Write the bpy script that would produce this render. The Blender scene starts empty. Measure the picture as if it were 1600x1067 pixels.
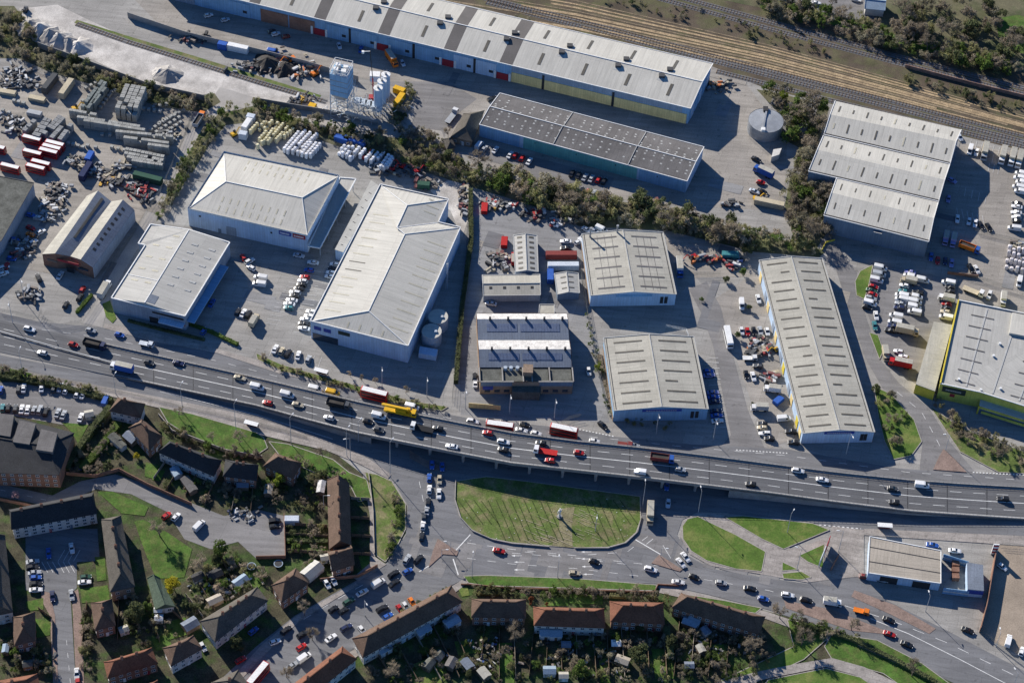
import bpy, bmesh, math, random
from mathutils import Vector, Matrix
from mathutils.geometry import tessellate_polygon
sc = bpy.context.scene
COL = sc.collection
RND = random.Random(7)
# ---------------------------------------------------------------- camera
F, CX, CY, CAMH = 3450.0, 800.0, 533.5, 617.0           # focal length and centre in photo pixels, height in metres
nad = Vector((620 - CX, -(3600 - CY), -F)).normalized()
AZ = -nad
AY = (Vector((0, 0, -1)) - Vector((0, 0, -1)).dot(AZ) * AZ).normalized()
AX = AY.cross(AZ)
ROT = Matrix((AX, AY, AZ))                               # camera axes -> world axes
cam = bpy.data.objects.new('camera', bpy.data.cameras.new('camera'))
COL.objects.link(cam)
cam.matrix_world = Matrix.Translation((0, 0, CAMH)) @ ROT.to_4x4()
cam.data.sensor_width = 36.0
cam.data.lens = F / 1600.0 * 36.0
cam.data.clip_start = 1.0
cam.data.clip_end = 6000.0
sc.camera = cam
# ---------------------------------------------------------------- sky, sun, exposure
SUN_EL, SUN_AZ = 25.7, 38.5
w = bpy.data.worlds.new('World'); sc.world = w; w.use_nodes = True
nt = w.node_tree; nt.nodes.clear()
sky = nt.nodes.new('ShaderNodeTexSky'); sky.sky_type = 'NISHITA'; sky.sun_disc = False
sky.air_density = 1.0; sky.dust_density = 0.0; sky.ozone_density = 10.0; sky.altitude = 0.0
sky.sun_elevation = math.radians(SUN_EL); sky.sun_rotation = math.radians(-SUN_AZ)
bg = nt.nodes.new('ShaderNodeBackground'); bg.inputs['Strength'].default_value = 0.075
wo = nt.nodes.new('ShaderNodeOutputWorld')
nt.links.new(sky.outputs[0], bg.inputs[0]); nt.links.new(bg.outputs[0], wo.inputs[0])
sun = bpy.data.objects.new('sun', bpy.data.lights.new('sun', 'SUN')); COL.objects.link(sun)
sun.data.energy = 5.0; sun.data.angle = math.radians(0.5); sun.data.color = (1.0, 0.932, 0.835)
a, e = math.radians(SUN_AZ), math.radians(SUN_EL)
sun.rotation_euler = Vector((math.sin(a) * math.cos(e), -math.cos(a) * math.cos(e), -math.sin(e))).to_track_quat('-Z', 'Y').to_euler()
sun.location = (-300, 900, 500)
sc.view_settings.view_transform = 'Standard'; sc.view_settings.look = 'None'
sc.view_settings.exposure = 0.6; sc.view_settings.gamma = 1.0
sc.render.engine = 'CYCLES'
sc.cycles.max_bounces = 4; sc.cycles.diffuse_bounces = 1; sc.cycles.glossy_bounces = 2
sc.cycles.transmission_bounces = 2; sc.cycles.transparent_max_bounces = 4

# ---------------------------------------------------------------- survey: photo pixel on a level of height z -> ground coordinates in metres
def P(x, y, z=0.0):
    d = ROT @ Vector((x - CX, CY - y, -F)); t = (z - CAMH) / d.z
    return Vector((d.x * t, d.y * t, z))
def heading(x, y, deg, z=0.0):
    r = math.radians(deg)
    d = P(x + 10 * math.cos(r), y - 10 * math.sin(r), z) - P(x, y, z)
    return math.atan2(d.y, d.x)
def lerp(a, b, t): return a + (b - a) * t

# ---------------------------------------------------------------- materials
MATS = {}
def node(nt, t, **kw):
    n = nt.nodes.new(t)
    for k, v in kw.items(): setattr(n, k, v)
    return n
def M(name, col, rough=0.85, var=0.25, scale=0.25, fine=0.15, metal=0.0, kind=None, a=1.0, b=1.0, c2=None, alpha=1.0, spec=0.3):
    """procedural material: broad and fine world-space tone variation, optional sheets / courses from the UVs (metres)"""
    if name in MATS: return MATS[name]
    m = bpy.data.materials.new(name); m.use_nodes = True; nt = m.node_tree; L = nt.links.new
    bs = nt.nodes['Principled BSDF']; bs.inputs['Roughness'].default_value = rough; bs.inputs['Metallic'].default_value = metal
    bs.inputs['Specular IOR Level'].default_value = spec
    geo = node(nt, 'ShaderNodeNewGeometry')
    n1 = node(nt, 'ShaderNodeTexNoise'); n1.inputs['Scale'].default_value = scale; n1.inputs['Detail'].default_value = 5; n1.inputs['Roughness'].default_value = .6
    n2 = node(nt, 'ShaderNodeTexNoise'); n2.inputs['Scale'].default_value = 2.2; n2.inputs['Detail'].default_value = 3
    L(geo.outputs['Position'], n1.inputs['Vector']); L(geo.outputs['Position'], n2.inputs['Vector'])
    r1 = node(nt, 'ShaderNodeMapRange'); r1.inputs[1].default_value = .3; r1.inputs[2].default_value = .7; r1.inputs[3].default_value = 1 - var; r1.inputs[4].default_value = 1 + var
    r2 = node(nt, 'ShaderNodeMapRange'); r2.inputs[1].default_value = .3; r2.inputs[2].default_value = .7; r2.inputs[3].default_value = 1 - fine; r2.inputs[4].default_value = 1 + fine
    L(n1.outputs[0], r1.inputs[0]); L(n2.outputs[0], r2.inputs[0])
    mu = node(nt, 'ShaderNodeMath', operation='MULTIPLY'); L(r1.outputs[0], mu.inputs[0]); L(r2.outputs[0], mu.inputs[1])
    val = mu.outputs[0]
    base = node(nt, 'ShaderNodeRGB'); base.outputs[0].default_value = (*col, 1); cs = base.outputs[0]
    if c2:                                              # second colour in its own patches
        n3 = node(nt, 'ShaderNodeTexNoise'); n3.inputs['Scale'].default_value = a; n3.inputs['Detail'].default_value = 6; n3.inputs['Roughness'].default_value = .65
        L(geo.outputs['Position'], n3.inputs['Vector'])
        r3 = node(nt, 'ShaderNodeMapRange'); r3.inputs[1].default_value = .46; r3.inputs[2].default_value = .60; L(n3.outputs[0], r3.inputs[0])
        mx = node(nt, 'ShaderNodeMixRGB'); mx.inputs[2].default_value = (*c2, 1); L(r3.outputs[0], mx.inputs[0]); L(cs, mx.inputs[1]); cs = mx.outputs[0]
    if kind in ('sheet', 'course'):
        uv = node(nt, 'ShaderNodeUVMap'); br = node(nt, 'ShaderNodeTexBrick'); L(uv.outputs[0], br.inputs['Vector'])
        br.inputs['Scale'].default_value = 1.0; br.inputs['Brick Width'].default_value = a; br.inputs['Row Height'].default_value = b
        br.offset = 0.5 if kind == 'course' else 0.0
        br.inputs['Mortar Size'].default_value = .035 if kind == 'sheet' else .012
        d = .10 if kind == 'sheet' else .28
        br.inputs['Color1'].default_value = (1 - d * .5, 1 - d * .5, 1 - d * .5, 1); br.inputs['Color2'].default_value = (1 + d * .4, 1 + d * .4, 1 + d * .4, 1)
        br.inputs['Mortar'].default_value = (.74, .74, .74, 1) if kind == 'sheet' else (.6, .6, .6, 1)
        mm = node(nt, 'ShaderNodeMixRGB', blend_type='MULTIPLY'); mm.inputs[0].default_value = 1; L(cs, mm.inputs[1]); L(br.outputs[0], mm.inputs[2]); cs = mm.outputs[0]
        bp = node(nt, 'ShaderNodeBump'); bp.inputs['Strength'].default_value = .4; bp.inputs['Distance'].default_value = .05
        L(br.outputs['Fac'], bp.inputs['Height']); bp.invert = True; L(bp.outputs[0], bs.inputs['Normal'])
    if kind == 'ground':                                # cast slabs or laid strips with joints, tyre streaks and oil stains
        mp = node(nt, 'ShaderNodeMapping'); mp.inputs['Rotation'].default_value = (0, 0, .24); L(geo.outputs['Position'], mp.inputs[0])
        br = node(nt, 'ShaderNodeTexBrick'); L(mp.outputs[0], br.inputs['Vector']); br.inputs['Scale'].default_value = 1.0; br.inputs['Brick Width'].default_value = a; br.inputs['Row Height'].default_value = b
        br.offset = .37; br.inputs['Mortar Size'].default_value = .09; br.inputs['Color1'].default_value = (.93, .93, .93, 1); br.inputs['Color2'].default_value = (1.06, 1.06, 1.06, 1); br.inputs['Mortar'].default_value = (.80, .80, .80, 1)
        m2 = node(nt, 'ShaderNodeMapping'); m2.inputs['Rotation'].default_value = (0, 0, .24); m2.inputs['Scale'].default_value = (.05, .55, 1); L(geo.outputs['Position'], m2.inputs[0])
        ns = node(nt, 'ShaderNodeTexNoise'); ns.inputs['Scale'].default_value = 1.0; ns.inputs['Detail'].default_value = 4; L(m2.outputs[0], ns.inputs['Vector'])
        rs = node(nt, 'ShaderNodeMapRange'); rs.inputs[1].default_value = .35; rs.inputs[2].default_value = .65; rs.inputs[3].default_value = .86; rs.inputs[4].default_value = 1.1; L(ns.outputs[0], rs.inputs[0])
        no = node(nt, 'ShaderNodeTexNoise'); no.inputs['Scale'].default_value = .42; no.inputs['Detail'].default_value = 3; L(geo.outputs['Position'], no.inputs['Vector'])
        ro = node(nt, 'ShaderNodeMapRange'); ro.inputs[1].default_value = .62; ro.inputs[2].default_value = .74; ro.inputs[3].default_value = 1; ro.inputs[4].default_value = .68; L(no.outputs[0], ro.inputs[0])
        m3 = node(nt, 'ShaderNodeMath', operation='MULTIPLY'); L(rs.outputs[0], m3.inputs[0]); L(ro.outputs[0], m3.inputs[1])
        m4 = node(nt, 'ShaderNodeMath', operation='MULTIPLY'); L(m3.outputs[0], m4.inputs[0]); L(val, m4.inputs[1]); val = m4.outputs[0]
        mm = node(nt, 'ShaderNodeMixRGB', blend_type='MULTIPLY'); mm.inputs[0].default_value = 1; L(cs, mm.inputs[1]); L(br.outputs[0], mm.inputs[2]); cs = mm.outputs[0]
    if kind == 'sheet':                                 # rain streaks and dirt running down the slope
        u2 = node(nt, 'ShaderNodeUVMap'); ms_ = node(nt, 'ShaderNodeMapping'); ms_.inputs['Scale'].default_value = (1.1, .07, 1); L(u2.outputs[0], ms_.inputs[0])
        ns = node(nt, 'ShaderNodeTexNoise'); ns.inputs['Scale'].default_value = 1.0; ns.inputs['Detail'].default_value = 5; ns.inputs['Roughness'].default_value = .7; L(ms_.outputs[0], ns.inputs['Vector'])
        rs = node(nt, 'ShaderNodeMapRange'); rs.inputs[1].default_value = .3; rs.inputs[2].default_value = .7; rs.inputs[3].default_value = .86; rs.inputs[4].default_value = 1.1; L(ns.outputs[0], rs.inputs[0])
        m4 = node(nt, 'ShaderNodeMath', operation='MULTIPLY'); L(rs.outputs[0], m4.inputs[0]); L(val, m4.inputs[1]); val = m4.outputs[0]
    if kind == 'object':                                # paint takes the object's own colour
        oi = node(nt, 'ShaderNodeObjectInfo'); cs = oi.outputs['Color']
    if kind == 'leaf':                                  # foliage: clump to clump change of hue, thin leaves
        oi = node(nt, 'ShaderNodeObjectInfo')
        hs = node(nt, 'ShaderNodeHueSaturation'); hr = node(nt, 'ShaderNodeMapRange'); hr.inputs[3].default_value = .75; hr.inputs[4].default_value = 1.25
        L(oi.outputs['Random'], hr.inputs[0]); L(hr.outputs[0], hs.inputs['Value']); L(cs, hs.inputs['Color']); cs = hs.outputs[0]
    fm = node(nt, 'ShaderNodeMixRGB', blend_type='MULTIPLY'); fm.inputs[0].default_value = 1
    cv = node(nt, 'ShaderNodeCombineColor'); L(val, cv.inputs[0]); L(val, cv.inputs[1]); L(val, cv.inputs[2])
    L(cs, fm.inputs[1]); L(cv.outputs[0], fm.inputs[2]); L(fm.outputs[0], bs.inputs['Base Color'])
    if kind == 'leaf':
        tl = node(nt, 'ShaderNodeBsdfTranslucent'); ms = node(nt, 'ShaderNodeMixShader'); ms.inputs[0].default_value = .45
        L(fm.outputs[0], tl.inputs[0]); L(bs.outputs[0], ms.inputs[1]); L(tl.outputs[0], ms.inputs[2]); L(ms.outputs[0], nt.nodes['Material Output'].inputs[0])
    MATS[name] = m
    return m
def G(name): return MATS[name]
# grounds
M('yard', (.312, .300, .280), .95, .16, .04, .14, kind='ground', a=7.0, b=5.5)
M('asphalt', (.182, .183, .190), .95, .12, .06, .08, kind='ground', a=60, b=3.6)
M('asphalt_old', (.215, .208, .205), .95, .16, .05, .1, kind='ground', a=24, b=9)
M('deck', (.138, .140, .146), .95, .12, .05, .08)
M('deck_worn', (.118, .119, .124), .95, .15, .1, .1)
M('yard_tan', (.325, .298, .262), .95, .18, .05, .16, kind='ground', a=9, b=7)
M('yard_pink', (.312, .288, .258), .95, .16, .05, .16, kind='ground', a=6, b=6)
M('yard_grey', (.270, .268, .268), .95, .14, .05, .12, kind='ground', a=14, b=10)
M('pave', (.33, .30, .275), .95, .18, .2, .15, kind='ground', a=2.5, b=1.6)
M('redpave', (.255, .185, .155), .95, .22, .3, .2)
M('kerb', (.36, .33, .30), .9, .15)
M('sand', (.56, .53, .49), .98, .25, .1, .2, c2=(.40, .375, .345), a=.09)
M('track', (.38, .36, .335), .98, .2, .08, .12)
M('ballast', (.100, .078, .056), .98, .35, .12, .3, c2=(.105, .102, .050), a=.07)
M('siding', (.37, .275, .165), .98, .35, .3, .4)
M('soil', (.072, .066, .040), .98, .5, .25, .45, c2=(.052, .088, .022), a=.13)
M('scrubsoil', (.135, .125, .075), .98, .3, .12, .25, c2=(.085, .098, .045), a=.1)
M('grass', (.090, .160, .026), .98, .28, .12, .25, c2=(.140, .165, .045), a=.12)
M('grass_dry', (.105, .150, .036), .98, .3, .12, .3, c2=(.19, .175, .085), a=.2)
M('lawn', (.068, .135, .022), .98, .35, .2, .3, c2=(.10, .135, .035), a=.3)
M('white_paint', (.72, .72, .70), .8, .15, .5, .15)
M('yellow_paint', (.62, .47, .09), .8, .15)
M('rail', (.12, .105, .095), .5, .2, .5, .2, metal=.4)
# roofs
M('roof_white', (.53, .51, .452), .6, .08, .06, .05, kind='sheet', a=2.0, b=13.0)
M('roof_grey', (.44, .43, .395), .6, .07, .08, .05, kind='sheet', a=2.0, b=9.0)
M('roof_cement', (.43, .41, .35), .85, .12, .1, .10, kind='sheet', a=3.4, b=4.2)
M('roof_old', (.150, .142, .138), .9, .2, .1, .15, kind='sheet', a=2.2, b=3.0)
M('roof_darkband', (.135, .125, .118), .9, .15, .1, .1)
M('roof_rust', (.56, .545, .52), .9, .22, .4, .3)
M('roof_slate', (.185, .215, .265), .85, .14, .1, .12, kind='sheet', a=1.0, b=3.0)
M('roof_felt', (.115, .118, .105), .95, .35, .3, .25)
M('roof_tan', (.40, .355, .295), .85, .1, .1, .08, kind='sheet', a=1.2, b=6.0)
M('roof_blue', (.26, .34, .42), .7, .1)
M('tile_brown', (.138, .090, .064), .9, .22, .25, .2, kind='course', a=.33, b=.30)
M('tile_red', (.195, .084, .050), .9, .22, .25, .2, kind='course', a=.33, b=.30)
M('tile_grey', (.110, .098, .082), .9, .22, .25, .2, kind='course', a=.33, b=.30)
M('tile_slate', (.040, .041, .044), .8, .2, .25, .2, kind='course', a=.33, b=.30)
M('worn_grass', (.205, .185, .105), .98, .3, .3, .3)
M('bare_plot', (.335, .275, .215), .98, .25, .08, .2)
M('tile_green', (.085, .12, .085), .9, .2, .25, .2, kind='course', a=.5, b=.6)
M('roof_light', (.115, .105, .085), .5, .2, .4, .1)
M('roof_light_pale', (.46, .43, .33), .6, .15, .4, .12)
M('roof_patch', (.44, .44, .42), .7, .1)
# walls
M('wall_white_shade', (.47, .60, .76), .8, .08, .2, .05, kind='sheet', a=1.0, b=30.0)  # white cladding with the blue of sky-lit shade painted into its colour
M('wall_blue', (.24, .42, .62), .8, .1, .2, .05, kind='sheet', a=1.0, b=30.0)  # blue deepened to carry the tint of shade
M('wall_teal', (.17, .44, .41), .8, .1, .2, .05, kind='sheet', a=1.0, b=30.0)
M('wall_navy', (.16, .22, .30), .8, .1, .2, .05, kind='sheet', a=1.0, b=30.0)
M('wall_grey_shade', (.29, .345, .42), .85, .12, .2, .08, kind='sheet', a=1.0, b=30.0)  # grey cladding, bluish from shade put into the colour
M('wall_cream', (.80, .62, .28), .85, .12, .2, .08, kind='sheet', a=1.0, b=30.0)
M('wall_yellow', (.66, .53, .06), .7, .1)
M('wall_lime', (.60, .56, .11), .75, .15, .2, .1, kind='sheet', a=1.5, b=30.0)
M('brick', (.30, .165, .115), .9, .2, .3, .15, kind='course', a=.45, b=.15)
M('brick_tan', (.34, .25, .18), .9, .2, .3, .15, kind='course', a=.45, b=.15)
M('render', (.62, .60, .56), .9, .12)
M('trim_white', (.78, .78, .76), .6, .05)
M('dark', (.035, .036, .04), .7, .2)
M('gutter', (.07, .07, .072), .7, .2)
M('glass', (.028, .034, .042), .12, .05, spec=.6)
M('pane', (.05, .065, .085), .15, .1, spec=.6)
M('solar', (.15, .185, .27), .3, .1, kind='sheet', a=.5, b=1.7, spec=.6)
M('concrete', (.32, .305, .285), .9, .18, .3, .12)
M('steel', (.34, .355, .37), .5, .15, .4, .1, metal=.3)
M('galv', (.46, .52, .58), .45, .12, .4, .1, metal=.15)
M('lampmetal', (.46, .47, .48), .5, .1)
M('red_sign', (.36, .035, .045), .6, .1)
M('blue_sign', (.035, .065, .32), .6, .1)
M('dark_sign', (.035, .05, .04), .6, .1)
M('fence_wood', (.20, .145, .10), .95, .25, .4, .2)
M('fence_pale', (.40, .34, .27), .95, .2, .4, .2)
M('mesh_fence', (.15, .16, .155), .6, .1)
# things
M('paint', (.5, .5, .5), .35, .0, .3, .06, kind='object', spec=.5)
M('matt', (.5, .5, .5), .9, .08, .4, .16, kind='object')
M('tyre', (.02, .02, .022), .95, .1)
M('cargo', (.055, .05, .045), .95, .3)
M('bark', (.135, .112, .092), .95, .2, .8, .2)
M('bark_grey', (.20, .180, .155), .95, .2, .8, .2)
M('leaf_scrub', (.31, .285, .20), .95, .3, .3, .3, kind='leaf')
M('leaf_olive', (.275, .265, .125), .95, .3, .3, .3, kind='leaf')
M('leaf_green', (.130, .190, .045), .95, .35, .35, .3, kind='leaf')
M('leaf_dark', (.125, .145, .065), .95, .35, .35, .3, kind='leaf')
M('leaf_lime', (.22, .27, .040), .95, .25, .35, .2, kind='leaf')
M('leaf_yellow', (.48, .42, .035), .95, .25, .35, .2, kind='leaf')
M('leaf_twig', (.33, .28, .21), .95, .3, .35, .3, kind='leaf')
M('leaf_rust', (.27, .10, .045), .95, .3, .35, .3, kind='leaf')
M('leaf_pink', (.50, .34, .36), .95, .3, .35, .3, kind='leaf')

# ---------------------------------------------------------------- mesh helpers
class MB:
    def __init__(s): s.v = []; s.f = []; s.m = []
    def poly(s, pts, mi=0):
        i = len(s.v); s.v += [Vector(p) for p in pts]; s.f.append(tuple(range(i, i + len(pts)))); s.m.append(mi); return s
    def sheet(s, pts, mi=0):                            # concave outline -> triangles
        i = len(s.v); pts = [Vector(p) for p in pts]; s.v += pts
        for t in tessellate_polygon([pts]): s.f.append(tuple(i + k for k in t)); s.m.append(mi)
        return s
    def hexa(s, b, t, mi=0):                            # 4 bottom + 4 top points
        for q in ((b[3], b[2], b[1], b[0]), (t[0], t[1], t[2], t[3])): s.poly(q, mi)
        for k in range(4): s.poly((b[k], b[(k + 1) % 4], t[(k + 1) % 4], t[k]), mi)
        return s
    def box(s, x0, x1, y0, y1, z0, z1, mi=0):
        b = [(x0, y0, z0), (x1, y0, z0), (x1, y1, z0), (x0, y1, z0)]; t = [(x, y, z1) for x, y, _ in b]
        return s.hexa(b, t, mi)
    def prism(s, pts, z0, z1, mi=0, top=True):
        n = len(pts)
        for k in range(n):
            p, q = pts[k], pts[(k + 1) % n]
            s.poly(((p[0], p[1], z0), (q[0], q[1], z0), (q[0], q[1], z1), (p[0], p[1], z1)), mi)
        if top: s.sheet([(p[0], p[1], z1) for p in pts], mi)
        return s
    def bar(s, a, b, r, mi=0, r2=None, n=4):            # straight tapered bar from a to b
        a, b = Vector(a), Vector(b); d = (b - a).normalized(); r2 = r if r2 is None else r2
        u = d.cross(Vector((0, 0, 1)) if abs(d.z) < .95 else Vector((1, 0, 0))).normalized(); v = d.cross(u)
        A, B = [], []
        for k in range(n):
            t = 2 * math.pi * (k + .5) / n; o = u * math.cos(t) + v * math.sin(t); A.append(a + o * r); B.append(b + o * r2)
        for k in range(n): s.poly((A[k], A[(k + 1) % n], B[(k + 1) % n], B[k]), mi)
        if n > 3: s.poly(B, mi)
        return s
    def cyl(s, c, r, z0, z1, mi=0, n=12, r2=None, cap=True):
        r2 = r if r2 is None else r2
        A = [(c[0] + r * math.cos(2 * math.pi * k / n), c[1] + r * math.sin(2 * math.pi * k / n), z0) for k in range(n)]
        B = [(c[0] + r2 * math.cos(2 * math.pi * k / n), c[1] + r2 * math.sin(2 * math.pi * k / n), z1) for k in range(n)]
        for k in range(n): s.poly((A[k], A[(k + 1) % n], B[(k + 1) % n], B[k]), mi)
        if cap: s.poly(B, mi)
        return s
    def mesh(s, name, mats, org=(0, 0, 0)):
        me = bpy.data.meshes.new(name); o = Vector(org)
        me.from_pydata([tuple(p - o) for p in s.v], [], s.f)
        for m in mats if isinstance(mats, (list, tuple)) else [mats]: me.materials.append(G(m))
        if len(me.materials) > 1: me.polygons.foreach_set('material_index', s.m)
        uv = me.uv_layers.new(name='UVMap'); buf = [0.0] * (len(me.loops) * 2); Zv = Vector((0, 0, 1))
        for p in me.polygons:
            n = p.normal
            u = Zv.cross(n)
            if u.length < .05:
                vs = p.vertices; u = me.vertices[vs[1]].co - me.vertices[vs[0]].co; u.z = 0
                if u.length < 1e-6: u = Vector((1, 0, 0))
            u = u.normalized(); v = n.cross(u)
            for li in p.loop_indices:
                co = me.vertices[me.loops[li].vertex_index].co
                buf[2 * li] = co.dot(u); buf[2 * li + 1] = co.dot(v)
        uv.data.foreach_set('uv', buf)
        return me
    def build(s, name, mats, parent=None, org=None):
        if org is None: org = parent_loc(parent) if parent else (0, 0, 0)
        return place(name, s.mesh(name, mats, org), parent, (0, 0, 0) if parent else org)
def parent_loc(o):
    p = Vector((0, 0, 0))
    while o is not None: p = p + o.location; o = o.parent
    return p
def place(name, me, parent=None, loc=(0, 0, 0), rz=0.0, sc_=None, col=None):
    o = bpy.data.objects.new(name, me); COL.objects.link(o); o.location = loc; o.rotation_euler = (0, 0, rz)
    if sc_ is not None: o.scale = (sc_,) * 3 if not isinstance(sc_, (tuple, list)) else sc_
    if parent: o.parent = parent
    if col: o.color = (*col, 1)
    return o
def tag(o, label, cat, group=None, kind=None):
    if label: o['label'] = label
    if cat: o['category'] = cat
    if group: o['group'] = group
    if kind: o['kind'] = kind
    return o
def thing(name, label, cat, loc, group=None, rz=0.0, sc_=None):
    o = bpy.data.objects.new(name, None); COL.objects.link(o); o.empty_display_size = .5
    o.location = loc; o.rotation_euler = (0, 0, rz)
    if sc_ is not None: o.scale = (sc_,) * 3 if not isinstance(sc_, (tuple, list)) else sc_
    return tag(o, label, cat, group)
def struct(o): o['kind'] = 'structure'; return o
ORD = ['first', 'second', 'third', 'fourth', 'fifth', 'sixth', 'seventh', 'eighth', 'ninth', 'tenth', 'eleventh', 'twelfth', 'thirteenth', 'fourteenth', 'fifteenth',
       'sixteenth', 'seventeenth', 'eighteenth', 'nineteenth', 'twentieth'] + ['%dth' % k for k in range(21, 400)]
for k in range(21, 400):
    if k % 100 not in (11, 12, 13): ORD[k - 1] = '%d%s' % (k, {1: 'st', 2: 'nd', 3: 'rd'}.get(k % 10, 'th'))
def Wp(pts, z=0.0): return [P(x, y, z) for x, y in pts]
# ================================================================ GROUND, ROADS, FLYOVER
AREA_N = [0]
def area(name, px, z, mat, raised=False, kind='structure'):
    AREA_N[0] += 1; z += AREA_N[0] * .0004 if not raised else AREA_N[0] * .0006      # every sheet on a level of its own
    pts = Wp(px)
    b = MB()
    if raised: b.prism([(p.x, p.y) for p in pts], 0.0, z)
    else: b.sheet([(p.x, p.y, z) for p in pts])
    o = b.build(name, mat); o['kind'] = kind
    return o
def strip_px(px, wd, z, mat, name, parent=None, closed=False, dash=None):
    """painted line along a pixel polyline; wd metres wide; dash=(len, gap) metres"""
    b = MB(); line_into(b, [P(x, y) for x, y in px], wd, z, dash)
    o = b.build(name, mat, parent)
    if not parent: o['kind'] = 'structure'
    return o
def line_into(b, pts, wd, z, dash=None):
    run = 0.0
    for p, q in zip(pts, pts[1:]):
        d = q - p; L_ = d.length
        if L_ < 1e-4: continue
        d /= L_; n = Vector((-d.y, d.x, 0)) * wd / 2
        zz = z if not callable(z) else None
        segs = [(0, L_)]
        if dash:
            per = dash[0] + dash[1]; segs = []; k = math.floor(run / per)
            while k * per < run + L_:
                s0, s1 = max(k * per, run), min(k * per + dash[0], run + L_)
                if s1 > s0: segs.append((s0 - run, s1 - run))
                k += 1
        for s0, s1 in segs:
            a_, c_ = p + d * s0, p + d * s1
            za, zc = (a_.z + .03, c_.z + .03) if zz is None else (zz, zz)
            b.poly(((a_ + n).to_2d().to_tuple() + (za,), (a_ - n).to_2d().to_tuple() + (za,), (c_ - n).to_2d().to_tuple() + (zc,), (c_ + n).to_2d().to_tuple() + (zc,)))
        run += L_
g = MB().sheet([(-2500, -600, 0), (2500, -600, 0), (2500, 3500, 0), (-2500, 3500, 0)]).build('ground', 'yard'); g['kind'] = 'structure'
# --- broad areas
area('soil', [(-140, 585), (0, 592), (180, 622), (250, 636), (400, 676), (520, 705), (585, 755), (636, 790), (636, 830), (600, 885), (500, 940), (400, 1025), (300, 1160), (-200, 1160)], .03, 'soil')
area('soil', [(400, 1200), (560, 1005), (700, 916), (740, 908), (1030, 918), (1120, 935), (1220, 960), (1310, 985), (1480, 1060), (1700, 1170), (1700, 1300), (400, 1300)], .03, 'soil')
area('railway_ground', [(560, -60), (1760, -60), (1760, 275), (1500, 212), (1395, 185), (1200, 140), (1112, 104), (800, 25), (680, -3)], .03, 'ballast')
area('embankment', [(1080, -60), (1760, -60), (1760, 135), (1600, 112), (1400, 62), (1200, 15), (1100, -5)], .06, 'scrubsoil')
area('aggregate_yard', [(30, 14), (90, 8), (130, 28), (200, 60), (290, 92), (400, 126), (500, 156), (600, 190), (560, 200), (430, 168), (365, 150), (330, 147), (290, 150), (220, 128), (130, 88), (60, 64), (36, 40)], .04, 'sand')
area('access_track', [(344, 136), (420, 160), (520, 182), (690, 205), (700, 232), (640, 215), (520, 200), (400, 172), (368, 168), (318, 226), (285, 280), (240, 348), (205, 405), (172, 462), (160, 512), (126, 504), (150, 462), (212, 360), (286, 222)], .05, 'track')
area('pale_apron', [(596, 128), (700, 128), (745, 155), (700, 190), (690, 232), (640, 205), (655, 150)], .045, 'asphalt_old')
area('dusty_yard', [(672, 298), (700, 282), (728, 288), (731, 345), (722, 372), (704, 330)], .05, 'sand')
area('scrub_ground', [(-80, 10), (22, 10), (45, 40), (62, 70), (130, 92), (220, 132), (292, 154), (335, 146), (345, 160), (318, 176), (250, 168), (160, 138), (80, 114), (30, 92), (-80, 90)], .05, 'scrubsoil')
area('scrub_ground', [(318, 198), (345, 176), (372, 172), (400, 165), (520, 205), (640, 218), (735, 262), (860, 296), (1010, 322), (1180, 364), (1292, 392), (1280, 402), (1180, 394), (1040, 360), (905, 354), (860, 330), (735, 292), (650, 264), (560, 240), (480, 212), (400, 190), (352, 196), (330, 222), (290, 288), (262, 332), (244, 346), (262, 300)], .055, 'scrubsoil')
area('scrub_ground', [(1182, 140), (1226, 148), (1296, 168), (1268, 256), (1284, 300), (1302, 350), (1272, 394), (1240, 372), (1226, 322), (1236, 272), (1250, 232), (1216, 214), (1228, 190)], .055, 'scrubsoil')
area('verge', [(160, 475), (172, 470), (182, 498), (176, 505), (166, 496)], .16, 'grass', True)
# differently surfaced yards
area('yard', [(-80, 108), (40, 108), (160, 145), (300, 184), (282, 232), (225, 345), (150, 440), (-80, 400)], .02, 'yard_tan')
area('yard', [(150, -60), (560, -60), (1112, 104), (1150, 110), (1180, 150), (1230, 220), (1225, 330), (1000, 318), (740, 258), (700, 210), (600, 130), (400, 84), (250, 40)], .018, 'yard_pink')
area('yard', [(735, 296), (905, 356), (912, 470), (940, 590), (952, 660), (720, 648), (716, 500)], .02, 'yard_grey')
area('yard', [(1112, 470), (1190, 420), (1250, 680), (1200, 702), (1150, 560)], .022, 'yard_pink')
area('yard', [(1040, 370), (1120, 384), (1190, 400), (1190, 432), (1086, 434), (1062, 460)], .022, 'yard_tan')
area('yard', [(1450, 215), (1700, 260), (1700, 500), (1500, 468), (1440, 440), (1300, 385), (1290, 370)], .02, 'yard_pink')
area('yard', [(1556, 850), (1700, 860), (1700, 1080), (1530, 990)], .02, 'bare_plot')
area('yard', [(300, 360), (486, 398), (530, 390), (486, 505), (640, 570), (700, 560), (690, 640), (400, 556), (330, 540), (290, 510), (360, 390)], .02, 'yard')
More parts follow.
